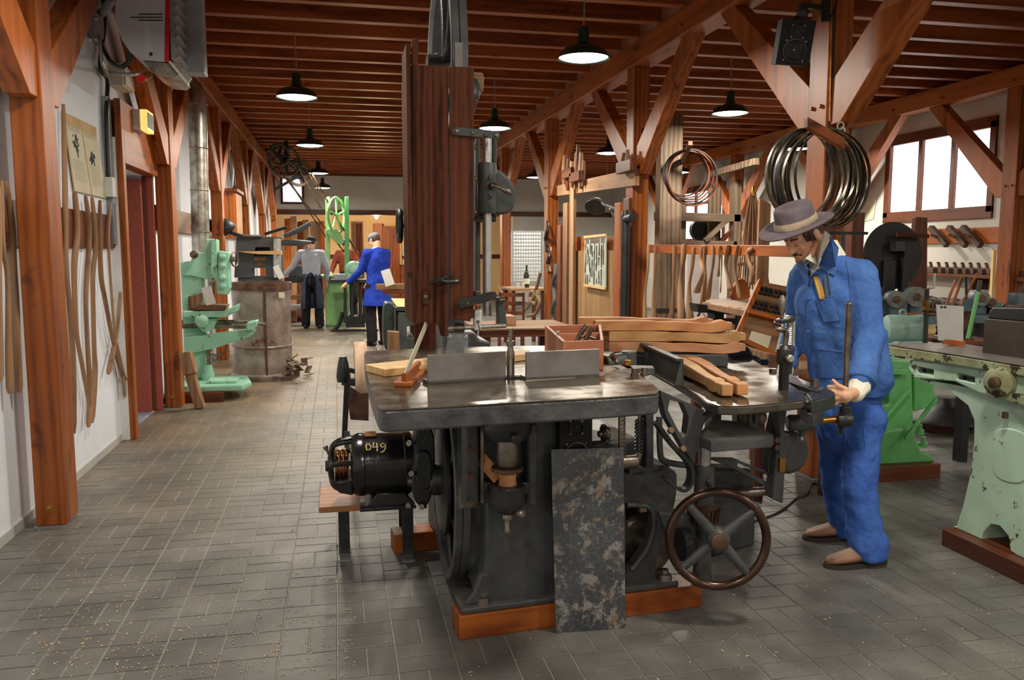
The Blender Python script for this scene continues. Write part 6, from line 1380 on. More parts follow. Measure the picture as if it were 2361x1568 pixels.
# dark grey press with counterweight
gy2 = 12.4; pg_ = lambda pix, y, dd: MB().prism([PY(u, v, y) for u, v in pix], (0, dd, 0))
gp = thing('tenoning_press', 'dark grey planing machine with counterweight arm behind the iron barrel', 'machine', PY(560, 760, gy2))
DG = paint('slate_machine_paint', (74, 80, 86), (58, 63, 68), .45)
pgz = PY(560, 780, gy2); 
obj('body', MB().prism([PY(u, v, gy2) for u, v in ((540, 640), (580, 640), (580, 618), (612, 618), (612, 640), (650, 640), (650, 548), (626, 546), (545, 545))], (0, .5, 0)), DG, gp, 0, .01)
obj('pedestal', MB().box(PY(548, 640, gy2).x, PY(646, 640, gy2).x, gy2 + .05, gy2 + .5, 0, PY(600, 638, gy2).z), DG, gp, 0, .02)
[cut(o, pg_(((585, 590), (622, 590), (622, 570), (588, 570)), gy2 - .05, .35)) for o in gp.children if o.name.startswith('body')]
obj('ram', MB().cyl(PY(639, 640, gy2 - .1), PY(639, 550, gy2 - .1), .06, 16), STEEL, gp)
for u in (596, 600): pass
obj('name_plate', pg_(((587, 600), (612, 600), (612, 594), (587, 594)), gy2 - .01, .012), BRASS, gp, 0); obj('name_plate', pg_(((594, 612), (606, 612), (606, 606), (594, 606)), gy2 - .01, .012), COPPER, gp, 0)
obj('counterweight', MB().tube(spline([PY(486, 532, gy2 - .1), PY(500, 526, gy2 - .1), PY(522, 528, gy2 - .1), PY(532, 536, gy2 - .1)], 4), [.05, .10, .13, .14, .14, .14, .14, .14, .14, .13, .12, .10, .05], 12), BLACKM, gp, 60)
obj('weight_arm', MB().tube(spline([PY(528, 534, gy2 - .1), PY(560, 545, gy2 - .1), PY(600, 546, gy2)], 4), .03, 8), BLACKM, gp, 60)
obj('lever_arm', MB().tube([PY(655, 545, gy2), PY(690, 530, gy2), PY(715, 515, gy2)], [.03, .04, .03], 8), DG, gp, 60); obj('lever_arm', MB().tube([PY(610, 540, gy2), PY(662, 524, gy2)], .022, 8), BLACKM, gp); obj('lever_arm', MB().tube([PY(650, 560, gy2), PY(690, 560, gy2), PY(718, 559, gy2)], [.04, .045, .02], 8), DG, gp)
obj('feed_board', MB().prism([PY(u, v, gy2 - .3) for u, v in ((545, 580), (648, 578), (648, 587), (596, 586))], (0, .3, 0)), PALEW['x'], gp, 0)
# line shaft with pulleys and belts
ls_ = thing('line_shaft', 'overhead iron line shaft with spoked belt pulleys near the back window', 'line shaft', PY(660, 380, 17.5))
ly = 17.2
for u, v, r, nm, yo in ((643, 357, .20, 'pulley', 0), (655, 372, .31, 'pulley', .25), (688, 398, .26, 'pulley', .9)):
    c = PY(u, v, ly + yo); w = obj(nm, MB().torus(c, (.42, -1, 0), r, .03, 32, 8), paint('dusty_pulley', (92, 74, 62), (62, 50, 44), .7), ls_)
    for k in range(5): a = k * 1.257; d2 = (Vector((.92, .39, 0)) * math.cos(a) + Vector((0, 0, 1)) * math.sin(a)); obj('spoke', MB().beam(c, c + d2 * r, .05, .03), BLACKM, w)
obj('shaft', MB().cyl(PY(615, 345, ly - .3), PY(720, 402, ly + 1.3), .035, 10), BLACKM, ls_)
obj('hanger', MB().beam(PY(660, 372, ly + .2), PY(660, 300, ly + .2) , .08, .08).beam(PY(632, 438, ly + .3), PY(690, 405, ly + .3), .05, .05), BLACKM, ls_)
for k, (a, b) in enumerate((((650, 400), (812, 604)), ((662, 410), (760, 560)), ((696, 376), (800, 540)), ((700, 366), (838, 610)), ((690, 390), (740, 480)))):
    obj('drive_belt', MB().beam(PY(a[0], a[1], ly), PY(b[0], b[1], ly + .6), .012, .028, (0, 1, 0)), RUSTY, ls_, 0)
# backlit pane behind the pulleys: small window in the back wall
wn = obj('window_4', MB().frame([(x, YB - .045, z) for x, z in ((-1.50, 2.86), (-.86, 2.86), (-.86, 3.62), (-1.50, 3.62))], [(x, YB - .045, z) for x, z in ((-1.44, 2.92), (-.92, 2.92), (-.92, 3.56), (-1.44, 3.56))], (0, .04, 0)), DARKW['x'], None, 0, kind='structure')
obj('pane', MB().box(-1.44, -.92, YB - .03, YB - .02, 2.92, 3.56), glow('dim_daylight_glass', (.9, .93, 1), .9), wn, 0)
# ================================================================== BACK OF THE AISLE
# green bandsaw in the distance
gb = thing('green_bandsaw', 'tall pale green bandsaw with open top wheel far down the aisle', 'machine', PZ(785, 745))
yb2 = PZ(785, 748).y - .3
P2 = lambda u, v, d=0: PY(u, v, yb2 + d)
obj('frame_post', MB().prism([P2(u, v) for u, v in ((752, 640), (761, 640), (761, 453), (750, 455))], (0, .25, 0)), GREENP, gb, 0, .01); obj('frame_post', MB().prism([P2(u, v) for u, v in ((794, 640), (805, 640), (805, 453), (795, 453))], (0, .25, 0)), GREEN, gb, 0, .01)
obj('pedestal', MB().box(P2(750, 700).x, P2(806, 700).x, yb2, yb2 + .4, 0, P2(780, 640).z), GREENP, gb, 0, .02)
wc = P2(776, 497); tw = obj('top_wheel', MB().torus(wc, (.9, -.45, 0), .36, .03, 36, 8), GREENP, gb)
for k in range(5): a = k * 1.257 + .3; obj('spoke', MB().tube([wc, wc + (Vector((.45, .9, 0)) * math.cos(a) + Vector((0, 0, 1)) * math.sin(a)) * .35], .022, 6), GREENP, tw)
obj('guard', MB().prism(sstep([P2(u, v, -.1) for u, v in ((748, 530), (768, 524), (785, 535), (795, 560), (782, 566), (760, 545))], 2), (0, .3, 0)), GREENP, gb, 40, .01)
obj('table', MB().box(P2(748, 640).x - .15, P2(806, 640).x + .25, yb2 - .35, yb2 + .3, P2(780, 638).z, P2(780, 633).z), GREENP, gb, 0, .01)
# cast iron moulder table in front of the blue coat
st = thing('moulder_stand', 'black cast iron moulder stand with flared feet between the two figures', 'machine', PZ(818, 768))
ys = PZ(818, 765).y; P3 = lambda u, v, d=0: PY(u, v, ys + d)
obj('table', MB().prism([P3(u, v) for u, v in ((762, 652), (868, 652), (868, 645), (762, 645))], (0, .8, 0)), BLACKM, st, 0, .006)
for u in (796, 812, 832, 842): obj('leg_rib', MB().prism([P3(a, v, .1) for a, v in ((u - 4, 745), (u + 4, 745), (u + 3, 654), (u - 3, 654))], (0, .5, 0)), BLACKM, st, 0, .01)
obj('drawer_box', MB().prism([P3(u, v, .12) for u, v in ((798, 755), (842, 755), (840, 730), (800, 730))], (0, .5, 0)), BLACKM, st, 0, .01)
for s, e in ((790, 765), (846, 872)): obj('foot', MB().tube(spline([P3(s, 720, .2), P3((s * 2 + e) / 3, 748, .2), P3(e, 766, .2)], 4), .04, 8), BLACKM, st)
obj('base_bar', MB().beam(P3(763, 764, .1), P3(872, 762, .1), .12, .05), BLACKM, st, 0)
obj('machine_head', MB().prism([P3(u, v, .2) for u, v in ((770, 645), (800, 645), (798, 632), (768, 632))], (0, .3, 0)), GREYM, st, 0, .01); obj('green_head', MB().sphere(P3(816, 618, .3), .16, 12, 8, (1, .8, .9)).cyl(P3(806, 640, .3), P3(812, 610, .3), .06, 10), MINT, st)
obj('push_handle', MB().cyl(P3(800, 643, -.1), P3(826, 642, -.1), .03, 8), ORANGE['x'], st)
# dark bench with vise and clutter at the wall behind the grey shirt
bn = thing('engine_bench', 'dark cluttered iron bench with parts beside the grey shirted figure', 'bench', PZ(700, 740))
yb3 = 17.5; P4 = lambda u, v, d=0: PY(u, v, yb3 + d)
obj('top', MB().box(P4(656, 660).x, P4(742, 660).x, yb3, yb3 + .7, P4(700, 652).z, P4(700, 640).z), BLACKM, bn, 0, .008)
for u in (660, 738): obj('leg', MB().box(P4(u, 700).x - .05, P4(u, 700).x + .05, yb3 + .05, yb3 + .6, 0, P4(700, 652).z), BLACKM, bn, 0)
obj('shelf', MB().box(P4(660, 700).x, P4(738, 700).x, yb3 + .05, yb3 + .6, P4(700, 712).z, P4(700, 705).z), GREYM, bn, 0)
obj('roller_tray', MB().box(P4(666, 690).x, P4(712, 690).x, yb3 - .15, yb3 + .1, P4(700, 690).z, P4(700, 680).z), OLDW['x'], bn, 0)
obj('parts_block', MB().box(P4(664, 640).x, P4(700, 640).x, yb3 + .1, yb3 + .5, P4(700, 640).z, P4(700, 612).z), DG, bn, 0, .02)
# timber boards standing in the far corner
for k, (u, v0, v1, lb) in enumerate(((662, 640, 505, 'thin standing plank in the far corner beside the lit back room'), (675, 640, 500, 'broad standing plank in the far corner'), (690, 640, 512, 'dark standing plank leaning near the far bench'), (703, 640, 508, 'pale standing plank nearest the back opening'))):
    obj('standing_plank', MB().beam(PZ(u, 745 - 2 * k, .02), PY(u + 2, v1, 20.5), .16, .04, RT), (ORANGE, HANDLE, DARKW, OLDW)[k]['z'], None, 0, .003, label=lb, cat='plank', group='planks in the far corner')
# lit back room: orange door and panelled cupboards
yf = YB + 3.9
d2 = obj('door_2', MB().box(PY(886, 600, yf).x, PY(922, 600, yf).x, yf, yf + .09, 0, PY(900, 522, yf).z), ORANGE['z'], None, 0, .004, kind='structure')
obj('door_frame', MB().box(PY(882, 600, yf).x, PY(886, 600, yf).x, yf - .03, yf + .09, 0, PY(900, 517, yf).z).box(PY(922, 600, yf).x, PY(926, 600, yf).x, yf - .03, yf + .09, 0, PY(900, 517, yf).z).box(PY(882, 600, yf).x, PY(926, 600, yf).x, yf - .03, yf + .09, PY(900, 521, yf).z, PY(900, 515, yf).z), PALEW['z'], d2, 0)
obj('door_panel', MB().box(PY(890, 600, yf).x, PY(918, 600, yf).x, yf - .012, yf, .2, 1.0).box(PY(890, 600, yf).x, PY(918, 600, yf).x, yf - .012, yf, 1.15, PY(900, 528, yf).z), ORANGE['z'], d2, 0, .004)
for u0, u1, v0, lb in ((862, 882, 516, 'tall orange wardrobe beside the door in the lit back room'), (818, 838, 512, 'dark red painted panel standing in the lit back room'), (738, 750, 512, 'narrow orange cupboard standing in the lit back room')):
    w = thing('tall_cupboard', lb, 'cupboard', (PY((u0 + u1) / 2, 600, yf).x, yf - .25, 0)); X0, X1, Z1 = PY(u0, 600, yf).x, PY(u1, 600, yf).x, PY(900, v0, yf).z
    obj('carcass', MB().box(X0, X1, yf - .4, yf - .01, 0, Z1), DARKW['z'] if 'dark' in lb else ORANGE['z'], w, 0, .006); obj('door', MB().box(X0 + .04, X1 - .04, yf - .42, yf - .401, .08, Z1 - .06), REDW['z'] if 'dark' in lb else ORANGE['z'], w, 0, .004)
obj('trim_8', MB().box(XL, XR, yf + .06, yf + .099, 1.28, 1.42), DARKW['x'], None, 0, kind='structure')
nb = thing('notice_board', 'white notice sheet on the far cream wall beyond the blue coat', 'notice', (PY(926, 580, yf).x, yf, 1.4)); obj('sheet', MB().box(PY(918 + 10, 580, yf).x, PY(940, 580, yf).x, yf + .05, yf + .09, PY(930, 590, yf).z, PY(930, 570, yf).z), WHITEC, nb, 0); obj('print', MB().box(PY(931, 580, yf).x, PY(937, 580, yf).x, yf + .045, yf + .05, PY(930, 587, yf).z, PY(930, 573, yf).z), paint('blue_print', (120, 150, 190), (100, 130, 170), .8), nb, 0)
sb = thing('side_board', 'low orange wooden sideboard at the far cream wall beyond the blue coat', 'cupboard', (PY(930, 640, yf).x, yf - .3, 0)); obj('carcass', MB().box(PY(922, 640, yf).x, PY(960, 640, yf).x, yf - .5, yf - .02, 0, PY(930, 612, yf).z), ORANGE['x'], sb, 0, .005); obj('top', MB().box(PY(921, 640, yf).x, PY(962, 640, yf).x, yf - .53, yf - .02, PY(930, 612, yf).z, PY(930, 610, yf).z), DARKW['x'], sb, 0)
# grey planer behind the guard with dark green cover
gpl = thing('thicknesser', 'grey green cast thicknesser with pale table just behind the wooden saw guard', 'machine', PZ(930, 850))
y5 = 8.6; P5 = lambda u, v, d=0: PY(u, v, y5 + d)
obj('body', MB().frame([P5(u, v) for u, v in ((918, 830), (968, 830), (968, 722), (918, 720))], [P5(u, v) for u, v in ((938, 778), (956, 778), (956, 752), (938, 752))], (0, .6, 0)), IRONG, gpl, 0, .012)
obj('foot', MB().box(P5(914, 800).x, P5(1090, 800).x, y5, y5 + .6, 0, P5(918, 820).z), IRONG, gpl, 0, .02)
obj('table', MB().prism([P5(u, v) for u, v in ((914, 718), (1090, 716), (1090, 708), (912, 710))], (0, .7, 0)), DKGREEN, gpl, 0, .008); obj('table_top', MB().prism([P5(u, v, .0) for u, v in ((915, 708), (1090, 708))] + [P5(1090, 690, .9), P5(902, 689, .9)], (0, 0, .006)), PALEW['x'], gpl, 0)
obj('green_cover', MB().prism(sstep([P5(u, v, .1) for u, v in ((884, 810), (908, 810), (910, 715), (905, 698), (888, 698), (885, 715))], 2), (0, .35, 0)), DKGREEN, gpl, 40, .01)
obj('slide_rail', MB().prism([P5(u, v, 1.2) for u, v in ((884, 678), (1090, 676), (1090, 668), (884, 668))], (0, .3, 0)), DARKW['x'], gpl, 0); obj('fence_bar', MB().prism([P5(u, v, 1.2) for u, v in ((868, 668), (1090, 660), (1090, 652), (868, 656))], (0, .2, 0)), OLDW['x'], gpl, 0)
obj('wedge_block', MB().prism([PY(893, 830, 5.6) * Vector((1, 1, 0)) if False else Vector((PY(893, 830, 5.6).x, 5.6, 0)), Vector((PY(926, 830, 5.6).x, 5.6, 0)), PY(921, 766, 5.6), PY(894, 764, 5.6)], (0, .08, 0)), OLDW['z'], None, 0, .006, label='upright brown wooden wedge block behind the saw table', cat='wood block')
# ================================================================== MIDDLE BAY BEYOND THE MACHINE
RX = 3.10
# tool rail between two posts, with moulding planes and clamps
tr_ = thing('tool_rail', 'pale pine rail fixed high between two posts with wooden clamps on top', 'rail', (3.2, 10.3, 2.4))
a, b = PX(1290, 436, RX), PX(1462, 408, RX)
obj('board', MB().prism([PX(u, v, RX) for u, v in ((1284, 452), (1464, 428), (1464, 388), (1284, 428))], (.05, 0, 0)), PALEW['y'] if False else HANDLE['y'], tr_, 0, .004)
GT = 'wooden clamps and spindles on the high rail'
for k, (u, v0, v1, w) in enumerate(((1300, 425, 358, .05), (1308, 440, 366, .04), (1317, 432, 372, .05), (1326, 445, 352, .035), (1331, 420, 333, .045), (1338, 436, 352, .05), (1344, 430, 370, .035), (1437, 392, 352, .045), (1445, 400, 345, .04), (1452, 394, 358, .04))):
    obj('clamp_screw', MB().tube([PX(u, v0, RX - .03), PX(u + 1, (v0 + v1) / 2, RX - .03), PX(u + 2, v1, RX - .03)], [w * .5, w * .8, w * .5], 8), (OLDW, DARKW, HANDLE)[k % 3]['z'], None, 50, label='old wooden clamp spindle standing on the high pine rail', cat='clamp', group=GT)
for k, (u, v) in enumerate(((1312, 400), (1330, 408), (1444, 385))):
    p = PX(u, v, RX - .05); obj('clamp_jaw', MB().box(p.x - .05, p.x + .03, p.y - .25, p.y + .2, p.z - .06, p.z + .06), DARKW['y'], None, 0, .006, label=('dark wooden clamp jaw across the spindles nearest the rope post', 'dark wooden clamp jaw across the tallest spindle on the high rail', 'dark wooden clamp jaw beside the knotty post on the high rail')[k], cat='clamp', group='clamp jaws on the high rail')
# lower rail, hardboard panel, chart
obj('cross_rail', MB().prism([PX(u, v, RX) for u, v in ((1284, 582), (1442, 576), (1442, 545), (1284, 546))], (.05, 0, 0)), ORANGE['y'], None, 0, .004, label='orange wooden cross rail at eye height behind the printed tool chart', cat='rail')
hb = [PX(u, v, RX - .03) for u, v in ((1318, 800), (1424, 850), (1424, 578), (1322, 578))]
hb[0].z = hb[1].z = .0
obj('hardboard_panel', MB().prism(hb, (.02, 0, 0)), PLY, None, 0, label='tall brown hardboard panel standing between two posts under the chart', cat='panel')
cp_ = [PX(u, v, RX - .06) for u, v in ((1348, 656), (1396, 664), (1397, 543), (1348, 548))]
ch = thing('tool_chart', 'printed paper chart of many small tools hung on the hardboard panel', 'chart', cp_[0])
obj('sheet', MB().prism(cp_, (.012, 0, 0)), paint('grey_green_paper', (192, 196, 180), (176, 182, 168), .7), ch, 0)
def onc(a, b): return cp_[3] * (1 - a) * (1 - b) + cp_[2] * a * (1 - b) + cp_[1] * a * b + cp_[0] * (1 - a) * b + Vector((-.004, 0, 0))
m = MB(); m2 = MB()
rr = random.Random(3)
for r in range(6):
    for c in range(9):
        if rr.random() < .2: continue
        p = onc(.07 + c * .105 + rr.uniform(-.02, .02), .25 + r * .125 + rr.uniform(-.02, .02)); h = rr.uniform(.03, .075)
        (m2 if rr.random() < .12 else m).tube([p - Vector((0, 0, h)), p + Vector((0, 0, -h * .2)), p + Vector((0, 0, h))], [rr.uniform(.004, .02), rr.uniform(.008, .018), rr.uniform(.004, .02)], 5, sx=.3)
obj('tool_prints', m, INK, ch, 0); obj('red_prints', m2, paint('red_print', (140, 70, 60), (120, 60, 50), .8), ch, 0)
m = MB()
for k in range(3): m.beam(onc(.28, .05 + .035 * k), onc(.72, .05 + .035 * k), .003, .016 if k == 1 else .006, (1, 0, 0))
for a0 in (.05, .78):
    for k in range(4): m.beam(onc(a0, .05 + .025 * k), onc(a0 + .17, .05 + .025 * k), .003, .005, (1, 0, 0))
obj('print_lines', m, paint('brown_print', (110, 84, 72), (96, 72, 62), .8), ch, 0, kind='stuff')
obj('batten', MB().beam(onc(0, 1.01), onc(1, 1.01), .02, .03, (1, 0, 0)).beam(onc(0, -.01), onc(1, -.01), .02, .03, (1, 0, 0)), PALEW['y'], ch, 0)
# boards and pipe standing against the knotty post
for k, (u, w, mt, lb, v1) in enumerate(((1432, .10, ORANGE, 'reddish upright board between hardboard and knotty post', 470), (1452, .09, DARKW, 'dark upright board leaning on the knotty post', 460), (1310, .10, OLDW, 'brown upright board beside the rope post', 470), (1325, .09, HANDLE, 'pale upright lath beside the rope post', 440), (1296, .08, DARKW, 'dark upright lath with hooks beside the rope post', 520))):
    p = PX(u, 600, RX - .05); obj('upright_board', MB().box(RX - .10, RX - .06, p.y - w, p.y + w, 0, PX(u, v1, RX).z), mt['z'], None, 0, .004, label=lb, cat='board', group='boards standing along the post row')
py_ = PX(1441, 600, RX - .2); obj('iron_pipe', MB().tube(spline([(RX - .2, py_.y, 0), (RX - .2, py_.y, PX(1441, 530, RX).z), (RX - .2, py_.y, PX(1441, 512, RX).z), (RX - .18, py_.y - .15, PX(1441, 508, RX).z)], 5), .045, 10), BLACKM, None, 60, label='dark iron pipe with bent top standing beside the knotty post', cat='pipe')
# work lamp on arm
wl_ = thing('arm_lamp', 'black jointed arm lamp clamped above the tool chart', 'lamp', PX(1418, 500, RX))
obj('arm', MB().tube([PX(1418, 540, RX), PX(1416, 500, RX), PX(1405, 478, RX), PX(1377, 462, RX)], .014, 8).tube([PX(1428, 485, RX), PX(1400, 475, RX), PX(1384, 470, RX)], .016, 8), BLACKM, wl_, 60)
obj('lamp_shade', MB().lathe([(.03, 0), (.07, .02), (.12, .10), (.125, .13), (.11, .13)], PX(1376, 462, RX), (-.3, -.5, -.6), 18), BLACKM, wl_)
obj('joint', MB().sphere(PX(1410, 484, RX), .03, 10, 7), STEELD, wl_)
# clutter of small dark tools on the rope post
for k, (u, v, L, r, lb) in enumerate(((1262, 545, .22, .03, 'dark hooked iron hanging high on the rope post'), (1268, 600, .18, .04, 'rusty clamp hanging at mid height on the rope post'), (1280, 650, .25, .035, 'dark angled bracket low on the rope post'), (1300, 655, .3, .03, 'grey iron lever beside the rope post'), (1308, 700, .2, .05, 'dark iron block near the floor by the rope post'), (1278, 715, .3, .035, 'dark stirrup shaped iron near the rope post foot'))):
    p = PX(u, v, RX - .015); obj('hung_iron', MB().tube(spline([p + Vector((0, 0, L)), p + Vector((-.03, -.12, L * .4)), p + Vector((0, .10, -L * .2)), p + Vector((-.02, -.05, -L))], 4), [r * .6] * 4 + [r] * 5 + [r * .7] * 4, 8), (BLACKM, RUSTY, DG)[k % 3], None, 60, label=lb, cat='tool', group='irons hung on the rope post')
# rope knotted on the post
rope = MB(); RP = lambda u, v: PX(u, v, RX - .10)
rope.tube(spline([RP(u, v) for u, v in ((1246, 628), (1238, 660), (1228, 690), (1240, 672), (1236, 700), (1222, 690), (1226, 672), (1244, 690), (1236, 722), (1216, 728))], 6), .028, 8)
rope.tube(spline([RP(u, v) for u, v in ((1150, 660), (1170, 700), (1190, 722), (1214, 712), (1226, 690))], 6), .022, 8)
obj('knotted_rope', rope, paint('hemp_rope', (158, 134, 100), (128, 104, 74), .9, 0, 40, .6, 120), None, 60, label='thick knotted hemp rope hung from the timber post in a loop', cat='rope')
# table with bottle, chairs and mesh screen
dt = thing('dining_table', 'small wooden table with bottle behind the rope post', 'table', PZ(1225, 740)); yt = 13.0; P6 = lambda u, v, d=0: PY(u, v, yt + d)
zt = P6(1210, 665).z
obj('top', MB().box(P6(1178, 665).x, P6(1262, 665).x, yt, yt + .8, zt - .04, zt), HANDLE['x'], dt, 0, .005)
for x in (P6(1186, 665).x, P6(1254, 665).x):
    for y in (yt + .08, yt + .7): obj('leg', MB().box(x - .03, x + .03, y - .03, y + .03, 0, zt - .04), DARKW['z'], dt, 0)
bo = P6(1214, 664, .3); bo.z = zt
bt = thing('wine_bottle', 'dark green wine bottle standing on the small table', 'bottle', bo); obj('glass', MB().lathe([(.045, 0), (.047, .01), (.047, .2), (.03, .26), (.016, .30), (.016, .36), (.018, .37)], bo, n=16), paint('dark_green_glass', (34, 52, 36), (24, 40, 28), .1), bt); obj('label', MB().lathe([(.0475, .06), (.0475, .15)], bo, n=16, cap=False), PAPER, bt)
for k, u in enumerate((1194, 1206)): p = P6(u, 664, .2); p.z = zt; obj('drinking_glass', MB().lathe([(.025, 0), (.03, .09), (.028, .09), (.024, .005)], p, n=12, cap=False), paint('thin_glass', (196, 200, 196), (186, 190, 186), .1), None, label='small drinking glass beside the dark wine bottle', cat='glass', group='glasses on the small table')
def chair(p, rz, lb):
    c = thing('wooden_chair', lb, 'chair', p); R3 = Matrix.Rotation(rz, 3, 'Z'); g = lambda x, y, z: Vector(p) + R3 @ Vector((x, y, z))
    obj('seat', MB().prism([g(x, y, .44) for x, y in ((-.2, -.2), (.2, -.2), (.2, .2), (-.2, .2))], (0, 0, .03)), DARKW['x'], c, 0, .005)
    for x in (-.18, .18):
        obj('leg', MB().beam(g(x, -.18, 0), g(x, -.18, .44), .035, .035), DARKW['z'], c, 0); obj('leg', MB().beam(g(x, .18, 0), g(x, .22, .92), .035, .035), DARKW['z'], c, 0)
    for z in (.6, .75, .88): obj('back_slat', MB().beam(g(-.18, .205, z), g(.18, .205, z), .015, .06), DARKW['x'], c, 0)
chair(P6(1178, 740, -.5) * 1 + Vector((0, 0, 0)) - Vector((0, 0, P6(1178, 740, -.5).z)), math.pi * .95, 'dark wooden chair with slatted back before the small table')
chair(Vector((P6(1255, 740, .3).x + .25, yt + .35, 0)), -math.pi / 2, 'dark wooden chair at the rope post end of the small table')
ms = thing('mesh_screen', 'white wire mesh screen standing before the back wall', 'screen', (PY(1215, 600, 19).x, 19, 0)); y7 = 19.0
x0, x1, z0, z1 = PY(1184, 640, y7).x, PY(1247, 640, y7).x, PY(1215, 648, y7).z, PY(1215, 533, y7).z
obj('backing', MB().box(x0, x1, y7 + .03, y7 + .05, z0, z1), WHITEC, ms, 0); obj('post', MB().cyl((x0 - .05, y7, 0), (x0 - .05, y7, z1), .03, 8), GREYM, ms); obj('post', MB().cyl((x1 + .05, y7, 0), (x1 + .05, y7, z1), .03, 8), GREYM, ms)
m = MB()
for k in range(12): m.beam((x0 + (x1 - x0) * k / 11, y7, z0), (x0 + (x1 - x0) * k / 11, y7, z1), .012, .012)
for k in range(15): m.beam((x0, y7, z0 + (z1 - z0) * k / 14), (x1, y7, z0 + (z1 - z0) * k / 14), .012, .012)
obj('wire_mesh', m, GREYM, ms, 0, kind='stuff')
# low bench with boards behind the saw table
lb2 = thing('long_bench', 'long low wooden bench of stacked boards behind the saw table', 'bench', PY(1230, 800, 7.6)); yv = 7.6; P7 = lambda u, v, d=0: PY(u, v, yv + d)
obj('rail', MB().box(P7(1110, 770).x, P7(1320, 770).x, yv, yv + .08, P7(1200, 777).z, P7(1200, 762).z), DARKW['x'], lb2, 0, .004)
obj('top', MB().box(P7(1100, 770).x, P7(1330, 770).x, yv - .02, yv + .9, P7(1200, 762).z, P7(1200, 757).z), OLDW['x'], lb2, 0, .004)
for u in (1120, 1300):
    for d in (.0, .75): obj('leg', MB().box(P7(u, 800).x - .05, P7(u, 800).x + .05, yv + d + .02, yv + d + .1, 0, P7(1200, 762).z), DARKW['z'], lb2, 0)
obj('parts_box', MB().box(P7(1170, 760).x, P7(1206, 760).x, yv + .3, yv + .6, P7(1190, 757).z, P7(1190, 735).z), HANDLE['x'], None, 0, .004, label='small orange wooden box on the low bench below the guide arm', cat='box')
# grey cast table piece behind the saw table, seen through the guide gap
obj('cast_cover', MB().prism([Vector((PY(u, v, 6.3).x, 6.3, PY(u, v, 6.3).z if v < 800 else 0)) for u, v in ((1060, 800), (1145, 800), (1130, 788), (1105, 782), (1095, 765), (1060, 765))], (0, .4, 0)), IRON, None, 0, .02, label='sloping grey cast cover behind the blade guide', cat='cover')
# weathered upright with hoops
wp = thing('weathered_post', 'broad weathered grey timber post standing behind the knotty post', 'post', PY(1545, 800, 9.7)); y8 = 9.7
xa, xb = PY(1521, 500, y8).x, PY(1571, 500, y8).x
obj('timber', MB().box(xa, xb, y8, y8 + .16, 0, PY(1545, 265, y8).z), GREYW['z'], wp, 0, .006); obj('iron_band', MB().box(xa - .005, xb + .005, y8 - .006, y8 + .165, .78, .83).box(xa - .005, xb + .005, y8 - .006, y8 + .165, .55, .60), BLACKM, wp, 0)
hg = 'thin hoops hung on the weathered post'; hcn = PY(1583, 400, 9.45)
for k in range(6):
    r = .27 + .012 * k; c = hcn + Vector((.012 * (k - 2), -.02 * k, -.25 + .25 - r + .27)); t_ = Vector((.12 * math.sin(k * 2.1), 1, .08 * math.cos(k * 1.7)))
    obj('wooden_hoop', MB().torus(c, t_, r, .010, 44, 6, 1.0, 1.3), DARKW['x'] if k % 2 else BLACKM, None, 60, label='thin dark hoop hung on the peg of the weathered post', cat='hoop', group=hg)
obj('hoop_peg', MB().beam(PY(1572, 372, 9.7), PY(1592, 330, 9.2), .05, .05), DARKW['y'], None, 0, label='slanted wooden peg carrying hoops on the weathered post', cat='peg')
# old timber frame with cross beams
tf = thing('old_wood_machine', 'old weathered wooden machine frame with cross beams before the arched window', 'frame', PY(1620, 800, 10.2)); y9 = 10.0; P8 = lambda u, v, d=0: PY(u, v, y9 + d)
obj('cross_beam', MB().prism([P8(u, v) for u, v in ((1518, 508), (1712, 512), (1712, 494), (1518, 488))], (0, .16, 0)), GREYW['x'], tf, 0, .006); obj('cross_beam', MB().prism([P8(u, v) for u, v in ((1518, 562), (1700, 567), (1700, 556), (1518, 554))], (0, .14, 0)), GREYW['x'], tf, 0, .006)
for u0, u1, d in ((1574, 1588, .1), (1690, 1706, 0)): obj('upright', MB().box(P8(u0, 600).x, P8(u1, 600).x, y9 + d, y9 + d + .14, 0, P8(1600, 410 if u0 > 1600 else 470).z), GREYW['z'], tf, 0, .006)
obj('brace', MB().beam(P8(1625, 555), P8(1674, 510), .06, .05), GREYW['x'], tf, 0); obj('brace', MB().beam(P8(1660, 560, .1), P8(1698, 520, .1), .05, .05), DARKW['x'], tf, 0)
obj('iron_gear', MB().lathe([(.14, 0), (.16, .02), (.16, .1), (.14, .12)], P8(1613, 530, .4), (0, -1, 0), 18), BLACKM, tf)
obj('panel', MB().box(P8(1648, 600).x, P8(1676, 600).x, y9 + .2, y9 + .25, P8(1600, 560).z, P8(1600, 430).z), GREYW['z'], tf, 0)
obj('top_rail', MB().beam(P8(1640, 402, .3), P8(1745, 372, -.6), .07, .08), GREYW['x'], tf, 0)
